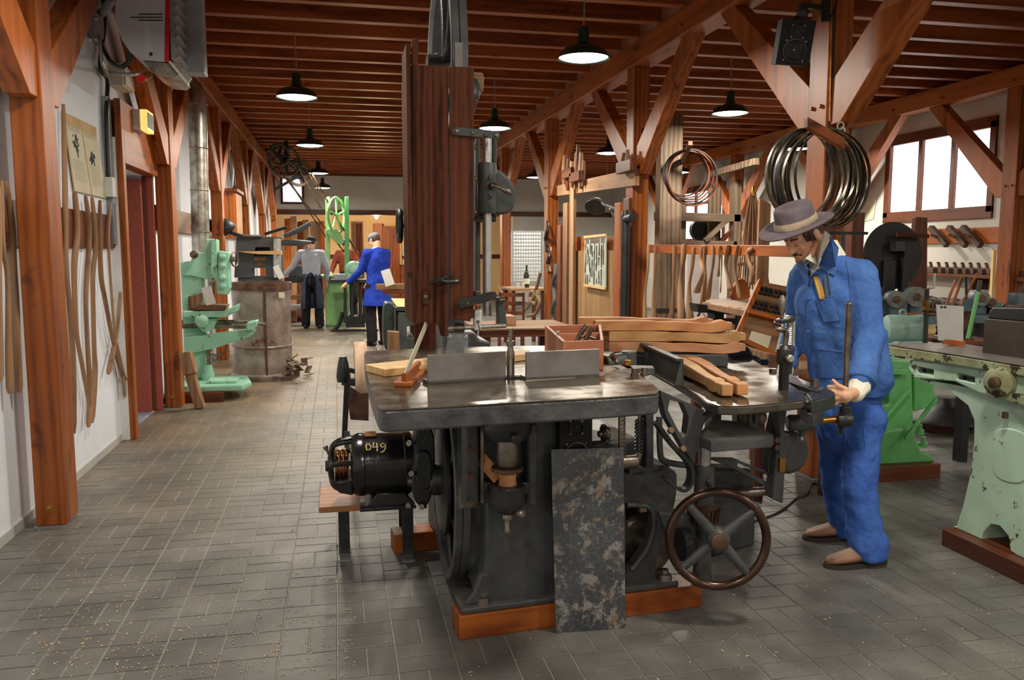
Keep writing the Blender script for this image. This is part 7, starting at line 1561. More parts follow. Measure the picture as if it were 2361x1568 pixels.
# handle rack between the knotty post and the hoop post
obj('handle_rack', MB().prism([PX(u, v, RX) for u, v in ((1490, 583), (1862, 594), (1862, 566), (1490, 564))], (.04, 0, 0)), ORANGE['y'], None, 0, .004, label='orange wooden rail between two posts carrying bent handles at eye height', cat='rail')
cc = lambda L: [(1470 + x / 3.825, 420 + y / 3.825) for x, y in L]
GH = 'bent handles on the rail between the posts'
for L, w, lb in (([(95, 550), (92, 750), (65, 1000), (66, 1240)], .03, 'grey pole like handle hung first from the knotty post'), ([(158, 555), (152, 800), (140, 1000), (142, 1240)], .032, 'straight brown handle hung second from the knotty post'), ([(325, 552), (320, 750), (312, 1000), (298, 1235)], .034, 'long reddish handle hung third from the knotty post'), ([(410, 545), (402, 700), (378, 900), (390, 1235)], .05, 'thick dark brown handle hung at the weathered post edge'), ([(495, 572), (482, 750), (455, 950), (470, 1235)], .036, 'pale pinkish long handle hung past the thick brown one'), ([(572, 560), (560, 680), (582, 800), (535, 930), (522, 975)], .036, 'olive tinted S curved handle on the rail'), ([(596, 560), (590, 700), (596, 860), (570, 1112)], .034, 'straight flat handle hung beside the olive S curve'), ([(662, 560), (668, 700), (645, 860), (618, 1035)], .030, 'tan handle bowed outward on the rail'), ([(725, 560), (722, 680), (712, 835)], .026, 'short reddish handle tapering to a point'), ([(742, 600), (740, 800), (730, 978)], .012, 'thin pointed stick hung behind the short reddish handle'), ([(805, 553), (778, 720), (800, 860), (822, 958)], .036, 'greyish handle with bent foot on the rail'), ([(890, 556), (862, 720), (872, 860), (906, 1025)], .026, 'pale thin bowed rib hung on the rail'), ([(1015, 590), (972, 615), (980, 700), (1015, 800), (1000, 900)], .034, 'hook topped pale handle hung before the wooden rakes')):
    handle(cc(L), RX - .018, w * .8, lb, GH)
# stack of wooden rakes: thin sticks gathered at the top
rk = thing('wooden_rake_stack', 'cone of thin wooden rake sticks gathered to a yellow tip behind the handle rail', 'rakes', PY(1735, 680, 6.7)); y10 = 6.9; top = PY(1736, 442, y10)
for k in range(13):
    u = 1698 + k * 6.2; bot = PY(u, 668 - abs(k - 6) * 1.5, y10 + .03 * (k % 3)); mid_ = top * .55 + bot * .45 + Vector((.02 * (k - 6) / 6, 0, 0))
    obj('stick', MB().tube([bot, mid_, top + Vector((.004 * (k - 6), 0, -.02 * (k % 3)))], [.009, .008, .005], 6), HANDLE['z'], rk)
obj('tip', MB().lathe([(.02, 0), (.022, .05), (.008, .09)], top - Vector((0, 0, .04)), n=10), BRASS, rk)
obj('foot_board', MB().prism(sstep([PY(u, v, y10 - .05) for u, v in ((1682, 692), (1730, 694), (1728, 660), (1715, 642), (1700, 645), (1690, 665))], 1), (0, .03, 0)), ORANGE['x'], rk, 0)
obj('cross_bar', MB().beam(PY(1700, 610, y10 - .02), PY(1752, 606, y10 - .02), .02, .03), HANDLE['x'], rk, 0)
obj('leaning_board', MB().prism([Vector((PY(u, v, 6.6).x, 6.6, 0 if v > 600 else PY(u, v, 6.6).z)) for u, v in ((1742, 625), (1772, 628), (1778, 470), (1752, 458))], (0, .03, 0)), HANDLE['z'], None, 0, .004, label='orange brown board leaning between rakes and the hoop post', cat='board')
# bench behind, with iron trestle
bb = thing('work_bench', 'dark workbench with iron trestle behind the stack of chair legs', 'bench', PY(1680, 800, 6.3)); y11 = 6.3; Q1 = lambda u, v, d=0: PY(u, v, y11 + d)
bt_ = [PZ(u, v, Q1(1660, 700).z) for u, v in ((1618, 697), (1640, 690), (1740, 686), (1780, 702), (1720, 716))]
obj('top', MB().prism(bt_, (0, 0, -.05)), OLDW['x'], bb, 0, .004)
obj('leg', MB().box(Q1(1660, 760).x, Q1(1682, 760).x, y11 + .1, y11 + .25, 0, Q1(1660, 712).z), BLACKM, bb, 0, .006); obj('leg', MB().box(Q1(1745, 760).x, Q1(1760, 760).x, y11 + .3, y11 + .4, 0, Q1(1660, 712).z), BLACKM, bb, 0, .006); obj('apron_rail', MB().prism([Q1(u, v, .05) for u, v in ((1610, 720), (1690, 726), (1690, 712), (1606, 700))], (0, .15, 0)), BLACKM, bb, 0)
obj('lower_rail', MB().prism([Q1(u, v, .1) for u, v in ((1530, 752), (1700, 748), (1700, 735), (1530, 738))], (0, .1, 0)), DARKW['x'], bb, 0)
sw = obj('spoked_wheel', MB().torus(PY(1632, 735, 7.0), (0, 1, 0), .10, .012, 28, 6), BLACKM, None, 60, label='spoked iron wheel below the dark workbench', cat='wheel')
for k in range(8): a = k * .785; obj('spoke', MB().cyl(PY(1632, 735, 7.0), PY(1632, 735, 7.0) + Vector((math.cos(a), 0, math.sin(a))) * .1, .003, 5), STEELD, sw)
# white panel behind the handles
obj('white_panel', MB().box(PY(1586, 600, 8.3).x, PY(1660, 600, 8.3).x, 8.3, 8.33, 0, PY(1620, 585, 8.3).z), paint('pinkish_white_board', (222, 212, 208), (212, 202, 198), .7), None, 0, label='pinkish white board standing behind the row of bent handles', cat='board')
# leaning board of cutters
yk = 5.0; K = lambda u, v, d=0: PY(u, v, yk + d)
cbp = [K(1692, 785), K(1788, 812), K(1824, 662, .25), K(1752, 648, .25)]
ct = thing('cutter_board', 'leaning wooden board with rows of round moulder cutters behind the planer', 'board', cbp[0])
nrm = (cbp[1] - cbp[0]).cross(cbp[3] - cbp[0]).normalized()
if nrm.y > 0: nrm = -nrm
obj('board', MB().prism(cbp, -nrm * .03), OLDW['x'], ct, 0, .003)
def onk(a, b, d=0): return cbp[3] * (1 - a) * (1 - b) + cbp[2] * a * (1 - b) + cbp[1] * a * b + cbp[0] * (1 - a) * b + nrm * d
for r, bb_ in ((.16, 6), (.40, 6)):
    for k in range(bb_): c = onk(.12 + k * .145, r, 0); obj('cutter', MB().ring(c, nrm, [(.012, 0), (.030, 0), (.030, .022), (.012, .022)], 16), IRONK if k != 3 else RUSTY, ct)
obj('ledge', MB().beam(onk(-.02, .56, .02), onk(1.02, .56, .02), .05, .03, nrm), ORANGE['x'], ct, 0); obj('side_batten', MB().beam(onk(0, 0, .01), onk(0, 1, .01), .03, .03, nrm), ORANGE['z'], ct, 0)
obj('paper_label', MB().prism([onk(a, b, .024) for a, b in ((.72, .62), (.98, .62), (.98, .53), (.72, .53))], nrm * .002), WHITEC, ct, 0); obj('card', MB().prism([onk(a, b, .004) for a, b in ((.30, .98), (.80, .98), (.80, .80), (.30, .80))], nrm * .002), PAPER, ct, 0)
obj('print', MB().beam(onk(.76, .585, .027), onk(.94, .585, .027), .001, .006, nrm), INK, ct, 0)
tb2 = thing('trestle_table', 'low trestle table behind the planer carrying the board of cutters', 'table', (K(1740, 800).x, yk + .3, 0)); zt2 = min(p.z for p in cbp[:2]) - .04
X0, X1 = K(1668, 780).x, K(1850, 780).x
obj('top', MB().box(X0, X1, yk - .5, yk + .6, zt2 - .04, zt2), OLDW['x'], tb2, 0, .004); obj('front_batten', MB().beam(K(1668, 762), K(1788, 818), .05, .03, (0, 1, 0)), ORANGE['x'], tb2, 0)
for x in (X0 + .05, X1 - .05):
    for y in (yk - .4, yk + .5): obj('leg', MB().box(x - .03, x + .03, y - .03, y + .03, 0, zt2 - .04), DARKW['z'], tb2, 0)
# dark mandrel lying on the planer
md = thing('spindle_mandrel', 'dark iron spindle mandrel with bracket lying behind the stacked chair legs', 'mandrel', PZ(1710, 838, .99)); ymd = 4.15; N_ = lambda u, v, d=0: PY(u, v, ymd + d)
obj('shaft', MB().lathe([(.035, 0), (.035, .07), (.045, .08), (.045, .10), (.030, .11), (.040, .16), (.042, .24), (.034, .26), (.018, .28), (.018, .32)], N_(1645, 838), N_(1760, 835) - N_(1645, 838), 16), BLACKM, md)
obj('bracket', MB().prism([N_(u, v) for u, v in ((1680, 840), (1730, 838), (1738, 818), (1728, 800), (1690, 796), (1672, 812))], (0, .10, 0)), BLACKM, md, 0, .012)
obj('screw_tray', MB().prism([N_(u, v, .3) for u, v in ((1770, 850), (1840, 868), (1844, 830), (1775, 815))], (0, .25, 0)), OLDW['x'], None, 0, .004, label='worn wooden tray of bolts behind the clamp column', cat='tray')
# ================================================================== RIGHT SIDE
# coil of bandsaw blades on the peg of post C
pk = 4.86
pegb = [PY(u, v, pk - .17) for u, v in ((1852, 296), (1852, 272), (1938, 320), (1938, 346))]
obj('blade_peg', MB().prism(pegb, (0, -.05, 0)).beam(PY(1895, 312, pk + .07), PY(1895, 312, pk - .2), .05, .04), ORANGE['x'], None, 0, .003, label='orange slanted wooden batten holding the coil of saw blades to the post', cat='batten')
BC = [paint('coil_blade_%d' % k, c1, c2, .35, .7, 10) for k, (c1, c2) in enumerate((((120, 114, 104), (78, 72, 66)), ((92, 86, 78), (58, 54, 50)), ((154, 142, 118), (104, 92, 74))))]
cg = 'coiled bandsaw blades hung on the post'
for k in range(26):
    if k < 11: cu, cv, R = 1848 + k * 4.6, 392 + 3 * math.sin(k * 1.3), .275 + .007 * (k % 4)
    else: cu, cv, R = 1866 + (k - 11) * 3.4, 400 + 5 * math.sin(k * 1.9), .292 + .009 * (k % 4)
    c = PY(cu, cv, pk - .08 - .012 * (k % 5)); ax = Vector((-.28 + .07 * (k % 5), 1, .06 * math.sin(k * 2.2)))
    top = PY(1880, 302, pk - .07)
    c = c + Vector((0, 0, (top.z - R) - c.z)) * .8
    obj('coiled_saw_blade', MB().torus(c, ax, R, .0035, 60, 6, .6, 3.8), BC[k % 3], None, 60, label='thin coiled bandsaw blade hanging in a loop on the post behind the felt hat', cat='saw blade', group=cg)
obj('tie_cord', MB().torus(PY(1938, 290, pk - .1), (0, 1, .3), .022, .005, 14, 6).torus(PY(1942, 302, pk - .1), (1, .3, 0), .02, .006, 14, 6), PAPER, None, 60, label='white cord knotted round the coil of saw blades', cat='cord')
# wall speaker with bracket, cable
sp_o = PY(1835, 98, 4.75); exs = Vector((.93, -.32, -.10)); ezs = Vector((.04, -.22, .97)); ezs = (ezs - exs.normalized() * ezs.dot(exs.normalized())).normalized()
s1 = speaker('loudspeaker', sp_o, exs, ezs, .20, .265, .18, 'black loudspeaker hung on a swivel bracket high on the hoop post')
obj('bracket_arm', MB().beam(PY(1845, 12, 4.80), PY(1905, 20, 4.90), .03, .03).lathe([(.035, 0), (.035, .03), (.025, .035)], PY(1850, 30, 4.80), (-.4, -1, -.2), 14).cyl(PY(1852, 18, 4.8), sp_o + ezs * .13 + Vector((0, .08, 0)), .012, 8), BLACKP, s1, 60)
obj('wall_plate', MB().prism([PY(u, v, 4.915) for u, v in ((1893, 50), (1914, 48), (1916, 0), (1900, -6), (1893, 10))], (0, .012, 0)), BLACKP, s1, 0)
obj('speaker_cable', MB().tube(spline([PY(u, v, 4.91) for u, v in ((1898, 40), (1915, 38), (1926, 20), (1928, 0), (1930, -30))], 5), .006, 6).tube(spline([PY(u, v, 4.91) for u, v in ((1926, 20), (1922, 150), (1917, 270), (1914, 345), (1910, 420))], 5), .006, 6), RUBBER, s1, 60)
obj('cable_conduit', MB().cyl(PY(1917, -30, 4.92), PY(1912, 280, 4.92), .011, 8), COPPER, None, label='thin copper coloured conduit on the edge of the hoop post', cat='conduit')
# floor cable
obj('floor_cable', MB().tube(spline([PZ(u, v, .006) for u, v in ((1890, 1118), (1872, 1115), (1860, 1140), (1838, 1148), (1800, 1178), (1760, 1195), (1700, 1212))], 6), .006, 6), RUBBER, None, 60, label='thin black cable lying on the tiles behind the handwheel', cat='cable')
# black circular disc sander with guard frame
dy = 6.3; D = lambda u, v, d=0: PY(u, v, dy + d)
ds = thing('disc_sander', 'large black disc saw standing in a dark iron frame behind the blue suit', 'machine', D(2060, 800))
obj('disc', MB().lathe([(.01, 0), (.285, 0), (.29, .008), (.285, .016), (.01, .016)], D(2056, 590), (0, -1, .02), 48), paint('dull_black_steel', (44, 44, 46), (30, 30, 32), .55, .3, 5), ds)
obj('frame_post', MB().box(D(2026, 700).x, D(2052, 700).x, dy - .06, dy + .1, 0, D(2040, 600).z), BLACKM, ds, 0, .006); obj('frame_post', MB().box(D(2062, 700).x, D(2076, 700).x, dy - .10, dy - .03, .4, D(2040, 560).z), BLACKM, ds, 0, .004)
obj('arbor', MB().box(D(2046, 572).x, D(2066, 572).x, dy - .12, dy - .01, D(2056, 580).z, D(2056, 556).z), IRONK, ds, 0, .006)
obj('guard_bar', MB().prism([D(u, v, -.1) for u, v in ((2070, 546), (2143, 549), (2143, 540), (2070, 536))], (0, .03, 0)), REDW['x'], ds, 0, .002)
obj('side_board', MB().prism([D(u, v, .12) for u, v in ((2092, 770), (2137, 770), (2139, 502), (2112, 500), (2100, 620))], (0, .05, 0)), DARKW['z'], ds, 0, .004); obj('table', MB().box(D(2000, 700).x, D(2130, 700).x, dy - .1, dy + .3, D(2050, 690).z, D(2050, 682).z), OLDW['x'], ds, 0)
# dark post and T handle behind the figure
th = thing('tee_wrench', 'long iron tee wrench standing behind the collar of the blue jacket', 'wrench', PY(1943, 700, 4.6)); obj('bar', MB().cyl(PY(1910, 537, 4.6), PY(2000, 538, 4.6), .009, 8), IRONK, th); obj('shaft', MB().cyl(PY(1943, 680, 4.6), PY(1944, 538, 4.6), .013, 10), IRONK, th)
obj('dark_upright', MB().box(PY(1962, 600, 5.6).x, PY(1990, 600, 5.6).x, 5.6, 5.75, 0, PY(1975, 490, 5.6).z), DARKW['z'], None, 0, .005, label='dark wooden upright standing behind the blue jacket shoulder', cat='post')
# small yellowed print on the right wall
obj('wall_print', MB().prism([PX(u, v, XR - .004) for u, v in ((1988, 512), (2014, 505), (2022, 458), (1990, 466))], (-.006, 0, 0)), PAPER, None, 0, label='yellowed print pinned to the wall beside the three pane window', cat='print')
# shelves with wooden planes
RXW = XR - .02
sh1 = thing('plane_rail', 'orange wooden rail on the window wall with slanted planes', 'rail', PX(2200, 560, RXW))
y0_, y1_ = PX(2290, 540, RXW).y, PX(2138, 540, RXW).y; zz0, zz1 = PX(2215, 561, RXW).z, PX(2215, 526, RXW).z
obj('board', MB().box(XR - .05, XR, y0_ - .8, y1_ + .3, zz0, zz1), ORANGE['y'], sh1, 0, .004)
sh2 = thing('plane_shelf', 'red-brown wall shelf below the window holding a row of planes', 'shelf', PX(2200, 640, RXW)); zs = PX(2215, 632, XR - .25).z
obj('board', MB().box(XR - .30, XR, y0_ - .9, y1_ + .3, zs - .045, zs), DARKW['y'], sh2, 0, .004); obj('bracket', MB().box(XR - .25, XR, y0_ + .05, y0_ + .10, zs - .2, zs - .045), DARKW['z'], sh2, 0)
def plane_tool(c, d, L, lb, group, up=Vector((0, 0, 1))):
    p = thing('wooden_plane', lb, 'plane', c, group); d = Vector(d).normalized(); s = up.cross(d).normalized(); u = d.cross(s)
    obj('body', MB().prism([c + d * a + u * b - s * .035 for a, b in ((-L / 2, 0), (L / 2, 0), (L / 2, .07), (-L / 2, .085))], s * .07), paint('old_plane_wood', (92, 66, 48), (58, 40, 30), .6), p, 0, .006)
    obj('iron', MB().beam(c + d * .02 + u * .06, c - d * .04 + u * .15, .04, .006, s), STEELD, p, 0); obj('wedge', MB().beam(c + d * .03 + u * .06, c - d * .01 + u * .13, .035, .014, s), OLDW['x'], p, 0)
for k, u in enumerate((2160, 2203, 2236)):
    plane_tool(PX(u + 10, 545, XR - .10), Vector((0, -.8, -.62)), .42, ('dark plane hung slanting on the wall rail beside the black disc', 'middle one of three dark planes hung slanting on the wall rail', 'dark plane hung slanting on the wall rail nearest the tall knotty post')[k], 'slanted planes on the wall rail', Vector((-1, 0, 0)))
for k in range(8):
    u = 2146 + k * 18.5; c = PX(u, 628, XR - .18); c.z = zs + .002; plane_tool(c, Vector((-.35, -1, .0)), .34 - .02 * (k % 3), 'dark wooden plane lying in the row on the wall shelf', 'planes on the wall shelf')
sh3 = thing('near_plane_shelf', 'short red-brown wall shelf beside the tall knotty post', 'shelf', PX(2340, 645, RXW)); obj('board', MB().box(XR - .35, XR, PX(2420, 650, XR - .2).y, PX(2312, 650, XR - .2).y, zs - .06, zs - .01), DARKW['y'], sh3, 0, .004)
c = PX(2350, 630, XR - .2); c.z = zs - .008; plane_tool(c, Vector((-.3, -1, 0)), .3, 'dark wooden plane alone on the short shelf beside the tall knotty post', 'planes on the wall shelf')
# lower cluttered shelf
obj('low_shelf', MB().box(XR - .4, XR, y0_ - .5, y1_ + .3, zs - .52, zs - .47), DARKW['y'], None, 0, .004, label='low wall shelf under the row of planes with dark lasts', cat='shelf')
for k in range(5): c = PX(2150 + k * 26, 690, XR - .2); c.z = zs - .468; obj('wood_last', MB().sphere(c + Vector((0, 0, .07)), .07, 10, 7, (1, 2.2, 1)), paint('dark_last', (70, 50, 40), (48, 34, 26), .6), None, 60, label='dark wooden last on the low wall shelf', cat='last', group='lasts on the low shelf')
# blue grey grinders on a bench
gby = 5.9; G = lambda u, v, d=0: PY(u, v, gby + d)
gbn = thing('grinder_bench', 'dark bench behind the grey green motor carrying blue grinders', 'bench', (G(2120, 800).x, gby + .3, 0)); zg = G(2100, 728).z
obj('top', MB().box(G(1985, 730).x, G(2300, 730).x, gby - .15, gby + .25, zg - .06, zg), BLUEG, gbn, 0, .006)
for u in (1995, 2290):
    for d in (-.08, .18): obj('leg', MB().box(G(u, 800).x - .04, G(u, 800).x + .04, gby + d - .04, gby + d + .04, 0, zg - .06), BLACKM, gbn, 0)
WHL = paint('grey_grindstone', (128, 130, 126), (104, 106, 102), .8, 0, 20)
def grinder(u, v, r, lb, mat=BLUEG):
    c = G(u, v); g_ = thing('bench_grinder', lb, 'grinder', (c.x, c.y, zg)); obj('pedestal', MB().box(c.x - .05, c.x + .12, c.y + .0, c.y + .16, zg, c.z), mat, g_, 0, .01)
    obj('motor', MB().lathe([(r * .7, 0), (r * .9, .03), (r * .9, .20), (r * .7, .23)], c + Vector((.02, .03, 0)), (.5, .9, 0), 20), mat, g_)
    obj('stone', MB().lathe([(.01, 0), (r, 0), (r, .04), (.01, .04)], c, (-.5, -.9, 0), 28), WHL, g_); obj('cap', MB().lathe([(.03, 0), (.025, .02)], c + Vector((-.02, -.036, 0)), (-.5, -.9, 0), 12), RUSTY, g_)
for u, v, r, lb in ((2008, 682, .072, 'grey stone bench grinder partly behind the blue sleeve'), (2065, 690, .070, 'round grey stone grinder beside the black disc'), (2112, 684, .082, 'blue bench grinder with large wheel beside the iron crank'), (2160, 702, .045, 'small grey grindstone behind the iron crank'), (2262, 688, .062, 'blue grey grinder beside the green pipe'), (2285, 698, .042, 'small pale grindstone beside the tall knotty post')): grinder(u, v, r, lb)
# grey green motor on the green stand
tmy = 5.15; T = lambda u, v, d=0: PY(u, v, tmy + d)
gs = thing('green_stand', 'bright green cast machine stand with diagonal braces on a timber plinth', 'stand', PZ(2080, 1100, .1)); gyp = 4.86
gp2 = obj('stand_plinth', MB().prism([PZ(1960, 1118, 0), PZ(2168, 1102, 0), PZ(2168, 1102, 0) + Vector((.02, .55, 0)), PZ(1960, 1118, 0) + Vector((0, .55, 0))], (0, 0, .10)), DARKW['x'], None, 0, .004, label='red-brown timber plinth under the bright green stand', cat='plinth')
S_ = lambda u, v, d=0: PY(u, v, gyp + d)
obj('base', MB().prism([S_(u, v) for u, v in ((1975, 1076), (2155, 1066), (2152, 1052), (2125, 1040), (2112, 1010), (2105, 985), (1990, 1000), (1980, 1050))], (0, .42, 0)), GREEN, gs, 40, .015)
obj('column', MB().prism([S_(u, v, .02) for u, v in ((1990, 1040), (2108, 1010), (2104, 870), (2112, 832), (1990, 826))], (0, .36, 0)), GREEN, gs, 0, .015)
[cut(o, MB().prism([S_(u, v, -.03) for u, v in ((2030, 940), (2064, 935), (2064, 868), (2032, 862))], (0, .30, 0))) for o in gs.children if o.name.startswith('column')]
obj('top_plate', MB().prism([S_(u, v, -.03) for u, v in ((1990, 860), (2092, 866), (2092, 852), (1990, 846))], (0, .45, 0)), GREEN, gs, 0, .006); obj('upper_cover', MB().prism([S_(u, v, .0) for u, v in ((1990, 850), (2080, 850), (2068, 832), (1990, 826))], (0, .35, 0)), GREEN, gs, 0, .006)
for a, b in (((2020, 985), (2098, 896)), ((2086, 1012), (2160, 918))): obj('brace', MB().beam(S_(*a, -.04), S_(*b, -.04), .025, .02), GREEN, gs, 0, .002)
obj('side_box', MB().prism([S_(u, v, .1) for u, v in ((2108, 950), (2160, 935), (2150, 860), (2108, 850))], (0, .25, 0)), GREEN, gs, 0, .01)
for u, v in ((2128, 1030), (2120, 1000)): obj('bolt', MB().lathe([(.03, 0), (.03, .03), (.016, .03), (.016, .07)], S_(u, v, .1), (0, 0, 1), 10), GREEN, gs)
mt_ = thing('grey_motor', 'grey green electric motor with lifting eye on the bright green stand', 'motor', T(2085, 800)); ctr = T(2085, 758); rr_ = .10
obj('drum', MB().lathe([(rr_ * .55, -.145), (rr_ * .9, -.13), (rr_ * 1.0, -.11), (rr_ * 1.0, .10), (rr_ * .93, .125), (rr_ * .4, .135)], ctr, (1, -.25, 0), 32), TEAL, mt_)
obj('flange', MB().torus(ctr + Vector((.105, -.026, 0)), (1, -.25, 0), rr_ * 1.0, .006, 32, 6), TEAL, mt_); obj('lifting_eye', MB().torus(ctr + Vector((-.02, 0, rr_ + .016)), (.4, 1, 0), .02, .007, 16, 6), TEAL, mt_)
obj('shaft_collar', MB().cyl(ctr + Vector((.13, -.03, -.01)), ctr + Vector((.20, -.05, -.01)), .040, 16), PALEW['x'], mt_); obj('shaft', MB().cyl(ctr + Vector((.19, -.047, -.01)), ctr + Vector((.25, -.062, -.01)), .034, 16), IRONK, mt_)
obj('foot', MB().box(ctr.x - .12, ctr.x + .10, ctr.y - .10, ctr.y + .12, S_(2040, 826, .15).z - .0, ctr.z - rr_ * .8), TEAL, mt_, 0, .01)
# iron column clamp with crank, info card, handles, green pipe
ic = thing('column_clamp', 'brown iron column clamp with horizontal arm and small crank behind the jointer', 'clamp', PY(2180, 790, 4.9)); yi = 4.9; I_ = lambda u, v, d=0: PY(u, v, yi + d)
obj('column', MB().cyl(I_(2133, 800), I_(2137, 665), .016, 12), IRONK, ic); obj('collar', MB().cyl(I_(2135, 716), I_(2136, 692), .022, 12), BRASS, ic); obj('arm', MB().cyl(I_(2124, 712), I_(2206, 722), .018, 12).sphere(I_(2174, 718), .024, 12, 8), RUSTY, ic)
obj('second_column', MB().cyl(I_(2172, 800), I_(2176, 722), .016, 12), IRONK, ic); obj('crank', MB().tube([I_(2140, 664), I_(2153, 664), I_(2155, 630)], .009, 8), STEEL, ic); obj('tie_rod', MB().cyl(I_(2090, 723), I_(2160, 724), .005, 8), ORANGE['x'], ic)
cs = thing('card_stand', 'grey information card in an orange wooden foot standing on the jointer table', 'card', PZ(2200, 792, .95)); yc2 = 4.05; C_ = lambda u, v, d=0: PY(u, v, yc2 + d)
obj('card', MB().prism([C_(u, v) for u, v in ((2164, 785), (2221, 790), (2222, 706), (2159, 702))], (0, .004, 0)), paint('pale_grey_card', (190, 190, 184), (176, 176, 170), .5), cs, 0); obj('foot', MB().beam(C_(2177, 788), C_(2222, 793), .03, .03), ORANGE['x'], cs, 0, .002); obj('logo_square', MB().prism([C_(u, v, -.003) for u, v in ((2169, 710), (2174, 710), (2174, 706), (2169, 706))], (0, .003, 0)).prism([C_(u, v, -.003) for u, v in ((2177, 710), (2182, 710), (2182, 706), (2177, 706))], (0, .003, 0)), BLACKP, cs, 0)
tc = thing('tool_crock', 'rusty round pot holding wooden tool handles behind the card', 'pot', PY(2222, 740, 5.2)); cc0 = PY(2222, 745, 5.2); obj('pot', MB().lathe([(.055, -.10), (.07, -.04), (.072, .08), (.066, .085), (.06, .0), (.0, -.05)], cc0, n=24), RUSTY, tc)
zpot = cc0.z - .2; ps_ = thing('pot_stand', 'small dark stand under the rusty pot behind the jointer', 'stand', (cc0.x, 5.15, 0)); obj('top', MB().box(cc0.x - .30, cc0.x + .12, 4.92, 5.30, cc0.z - .13, cc0.z - .10), DARKW['x'], ps_, 0, .004); obj('leg', MB().box(cc0.x - .03, cc0.x + .03, 5.12, 5.2, 0, cc0.z - .13), BLACKM, ps_, 0)
for a, b, r, lb in (((2182, 702), (2204, 645), .011, 'shorter orange wooden handle standing in the rusty pot'), ((2196, 704), (2218, 640), .012, 'longer orange wooden handle standing in the rusty pot'), ((2216, 704), (2253, 630), .008, 'thin brown wooden handle leaning out of the rusty pot'), ((2228, 690), (2228, 637), .010, 'dark iron rod standing in the rusty pot')):
    obj('hafted_tool', MB().tube([PY(*a, 5.2), PY(*b, 5.2)], [r * .8, r], 10), IRONK if 'iron' in lb else ORANGE['z'], None, 50, label=lb, cat='handle', group='handles in the rusty pot')
gpp = thing('green_pipe', 'bright green pipe leaning diagonally with dark green rubber end behind the jointer', 'pipe', PY(2228, 800, 5.0)); obj('pipe', MB().cyl(PY(2256, 672, 5.0) + (PY(2227, 800, 5.0) - PY(2256, 672, 5.0)) * ((PY(2256, 672, 5.0).z - cc0.z + .09) / (PY(2256, 672, 5.0).z - PY(2227, 800, 5.0).z)), PY(2256, 672, 5.0), .014, 12), GREEN, gpp); obj('rubber_end', MB().cyl(PY(2256, 672, 5.0), PY(2260, 646, 5.0), .015, 12), DKGREEN, gpp)
obj('wooden_rod', MB().beam(Vector((PY(2283, 800, 7.4).x, 7.4, 0)), PY(2292, 577, 7.4), .035, .03), PALEW['z'], None, 0, label='pale slim wooden rod standing before the tall knotty post', cat='rod')
# mint jointer
jx = 3.12; V = lambda u, v, d=0: PX(u, v, jx + d)
jt = thing('jointer', 'pale mint green cast iron jointer with rusty chipped paint', 'machine', V(2300, 1230))
obj('jointer_plinth', MB().box(3.10, 3.75, 2.0, 3.66, 0, .09), DARKW['y'], None, 0, .004, label='red-brown timber plinth under the pale mint jointer', cat='plinth')
obj('table_edge', MB().prism([V(u, v) for u, v in ((2043, 812), (2043, 797), (2200, 820), (2420, 856), (2420, 878), (2200, 842), (2070, 822))], (.42, 0, 0)), MINTW, jt, 0, .006)
tz = [V(2043, 796), V(2420, 855)]
JTM = paint('dull_planed_iron', (156, 148, 142), (128, 122, 118), .4, .3, 4)
obj('table_top', MB().prism([V(2043, 795), V(2200, 818), V(2420, 854), V(2420, 854) + Vector((.44, 0, 0)), V(2043, 795) + Vector((.44, .0, 0))], (0, 0, .004)), JTM, jt, 0)
obj('bed_rail', MB().prism([V(u, v, .03) for u, v in ((2094, 832), (2120, 824), (2200, 838), (2420, 880), (2420, 936), (2260, 908), (2200, 880), (2110, 872), (2094, 850))], (.34, 0, 0)), MINTP, jt, 0, .012)
for a in (((2112, 842), (2150, 850)), ((2204, 858), (2245, 868))):
    q = [V(a[0][0], a[0][1] + 2, .026), V(a[1][0], a[1][1] + 2, .026), V(a[1][0], a[1][1] + 16, .026), V(a[0][0], a[0][1] + 16, .026)]; [cut(o, MB().prism([p - Vector((.03, 0, 0)) for p in q], (.14, 0, 0))) for o in jt.children if o.name.startswith('bed_rail')]; obj('slot_bolt', MB().hexbolt(V((a[0][0] + a[1][0]) / 2, (a[0][1] + a[1][1]) / 2 + 10, .07), (-1, -.3, 0), .014, .03), STEELD, jt)
leg = [(2104, 868), (2140, 884), (2190, 902), (2232, 935), (2246, 968), (2246, 1020), (2238, 1090), (2222, 1160), (2205, 1215), (2195, 1230), (2215, 1252), (2262, 1262), (2268, 1225), (2285, 1208), (2305, 1212), (2325, 1235), (2330, 1270), (2345, 1300), (2420, 1330), (2420, 900), (2260, 900)]
lw = [V(u, v, .06) for u, v in leg]
for p in lw: p.z = max(p.z, .09)
obj('pedestal', MB().prism(lw, (.30, 0, 0)), MINTP, jt, 40, .015)
rp2 = [V(u, v, .055) for u, v in ((2285, 1100), (2345, 1120), (2375, 1100), (2380, 1020), (2350, 990), (2300, 985), (2288, 1010))]
obj('raised_panel', MB().prism(sstep(rp2, 2), (.02, 0, 0)), MINTP, jt, 40, .006)
kb = V(2308, 880, .0); obj('crank_housing', MB().lathe([(.065, -.06), (.075, .0), (.07, .03), (.055, .04), (.03, .045)], kb, (-1, -.35, 0), 24), MINTW, jt); obj('housing_hub', MB().lathe([(.028, 0), (.028, .02), (.018, .025)], kb + Vector((-.045, -.016, 0)), (-1, -.35, 0), 14), RUSTY, jt)
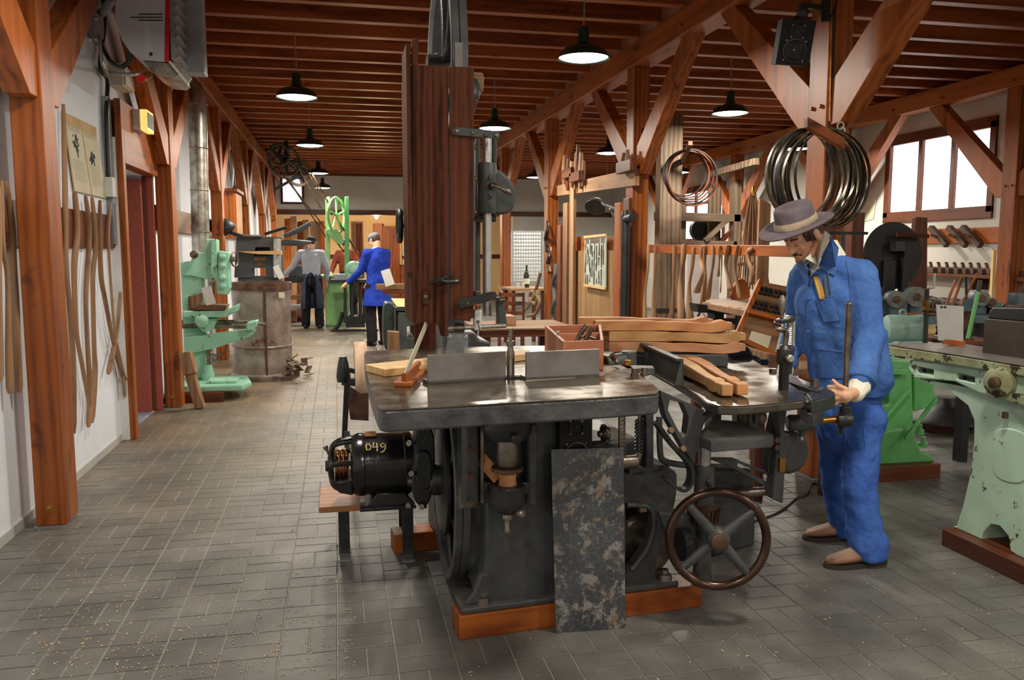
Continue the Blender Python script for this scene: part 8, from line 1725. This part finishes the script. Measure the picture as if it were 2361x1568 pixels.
obj('housing_bracket', MB().prism([V(u, v, .0) for u, v in ((2270, 912), (2361, 936), (2420, 950), (2420, 925), (2275, 895))], (.1, 0, 0)), MINTW, jt, 0, .006); obj('drain_bolt', MB().hexbolt(V(2318, 950, .02), (0, 0, -1), .016, .03), RUSTY, jt)
bxq = thing('fence_box', 'brown steel box with black cover standing on the jointer table', 'box', V(2320, 830, .1)); W_ = lambda u, v, d=0: PX(u, v, jx + .20 + d)
obj('case', MB().prism([W_(u, v) for u, v in ((2264, 816), (2430, 846), (2430, 748), (2270, 734))], (.22, 0, 0)), paint('brown_steel_box', (76, 64, 52), (60, 50, 40), .45, .2), bxq, 0, .004)
obj('cover', MB().prism([W_(u, v, .01) for u, v in ((2276, 734), (2430, 748), (2430, 710), (2290, 708), (2280, 716))], (.2, 0, 0)), BLACKP, bxq, 0, .008)
obj('spanner', MB().beam(PX(2312, 706, jx + .3), PX(2420, 703, jx + .3), .02, .012).torus(PX(2318, 706, jx + .3), (.3, 1, .5), .014, .005, 14, 6), STEELD, None, 60, label='steel spanner lying on the black box cover of the jointer', cat='spanner')
vs_ = thing('green_vise', 'dark green iron bottle shaped jack standing beyond the black cover', 'jack', PY(2350, 705, 5.2)); cv = PY(2352, 712, 5.2); obj('body', MB().lathe([(.09, -.1), (.09, .10), (.085, .115), (.03, .12)], cv, n=18), BLUEG, vs_); obj('cap', MB().hexbolt(cv + Vector((0, 0, .12)), (0, 0, 1), .025, .03).cyl(cv + Vector((0, 0, .15)), cv + Vector((0, 0, .17)), .018, 10), RUSTY, vs_); obj('base', MB().box(cv.x - .10, cv.x + .10, cv.y - .1, cv.y + .1, 0, cv.z - .1), BLACKM, vs_, 0, .01)
# dark items on the floor beyond the green stand
obj('low_plinth', MB().box(PZ(2158, 1000).x, PZ(2240, 1000).x, PZ(2158, 1002).y, PZ(2158, 1002).y + .4, 0, .10), DARKW['x'], None, 0, .004, label='red-brown timber block on the floor behind the pale mint jointer', cat='block')
dk = PZ(2170, 985, .1); dk_ = thing('dark_machine_base', 'dark round cast machine base on the timber block behind the jointer', 'machine', dk); obj('base', MB().lathe([(.30, .10), (.28, .13), (.18, .18), (.10, .24), (.08, .3)], (dk.x + .25, dk.y + .25, 0), n=28), BLACKM, dk_)
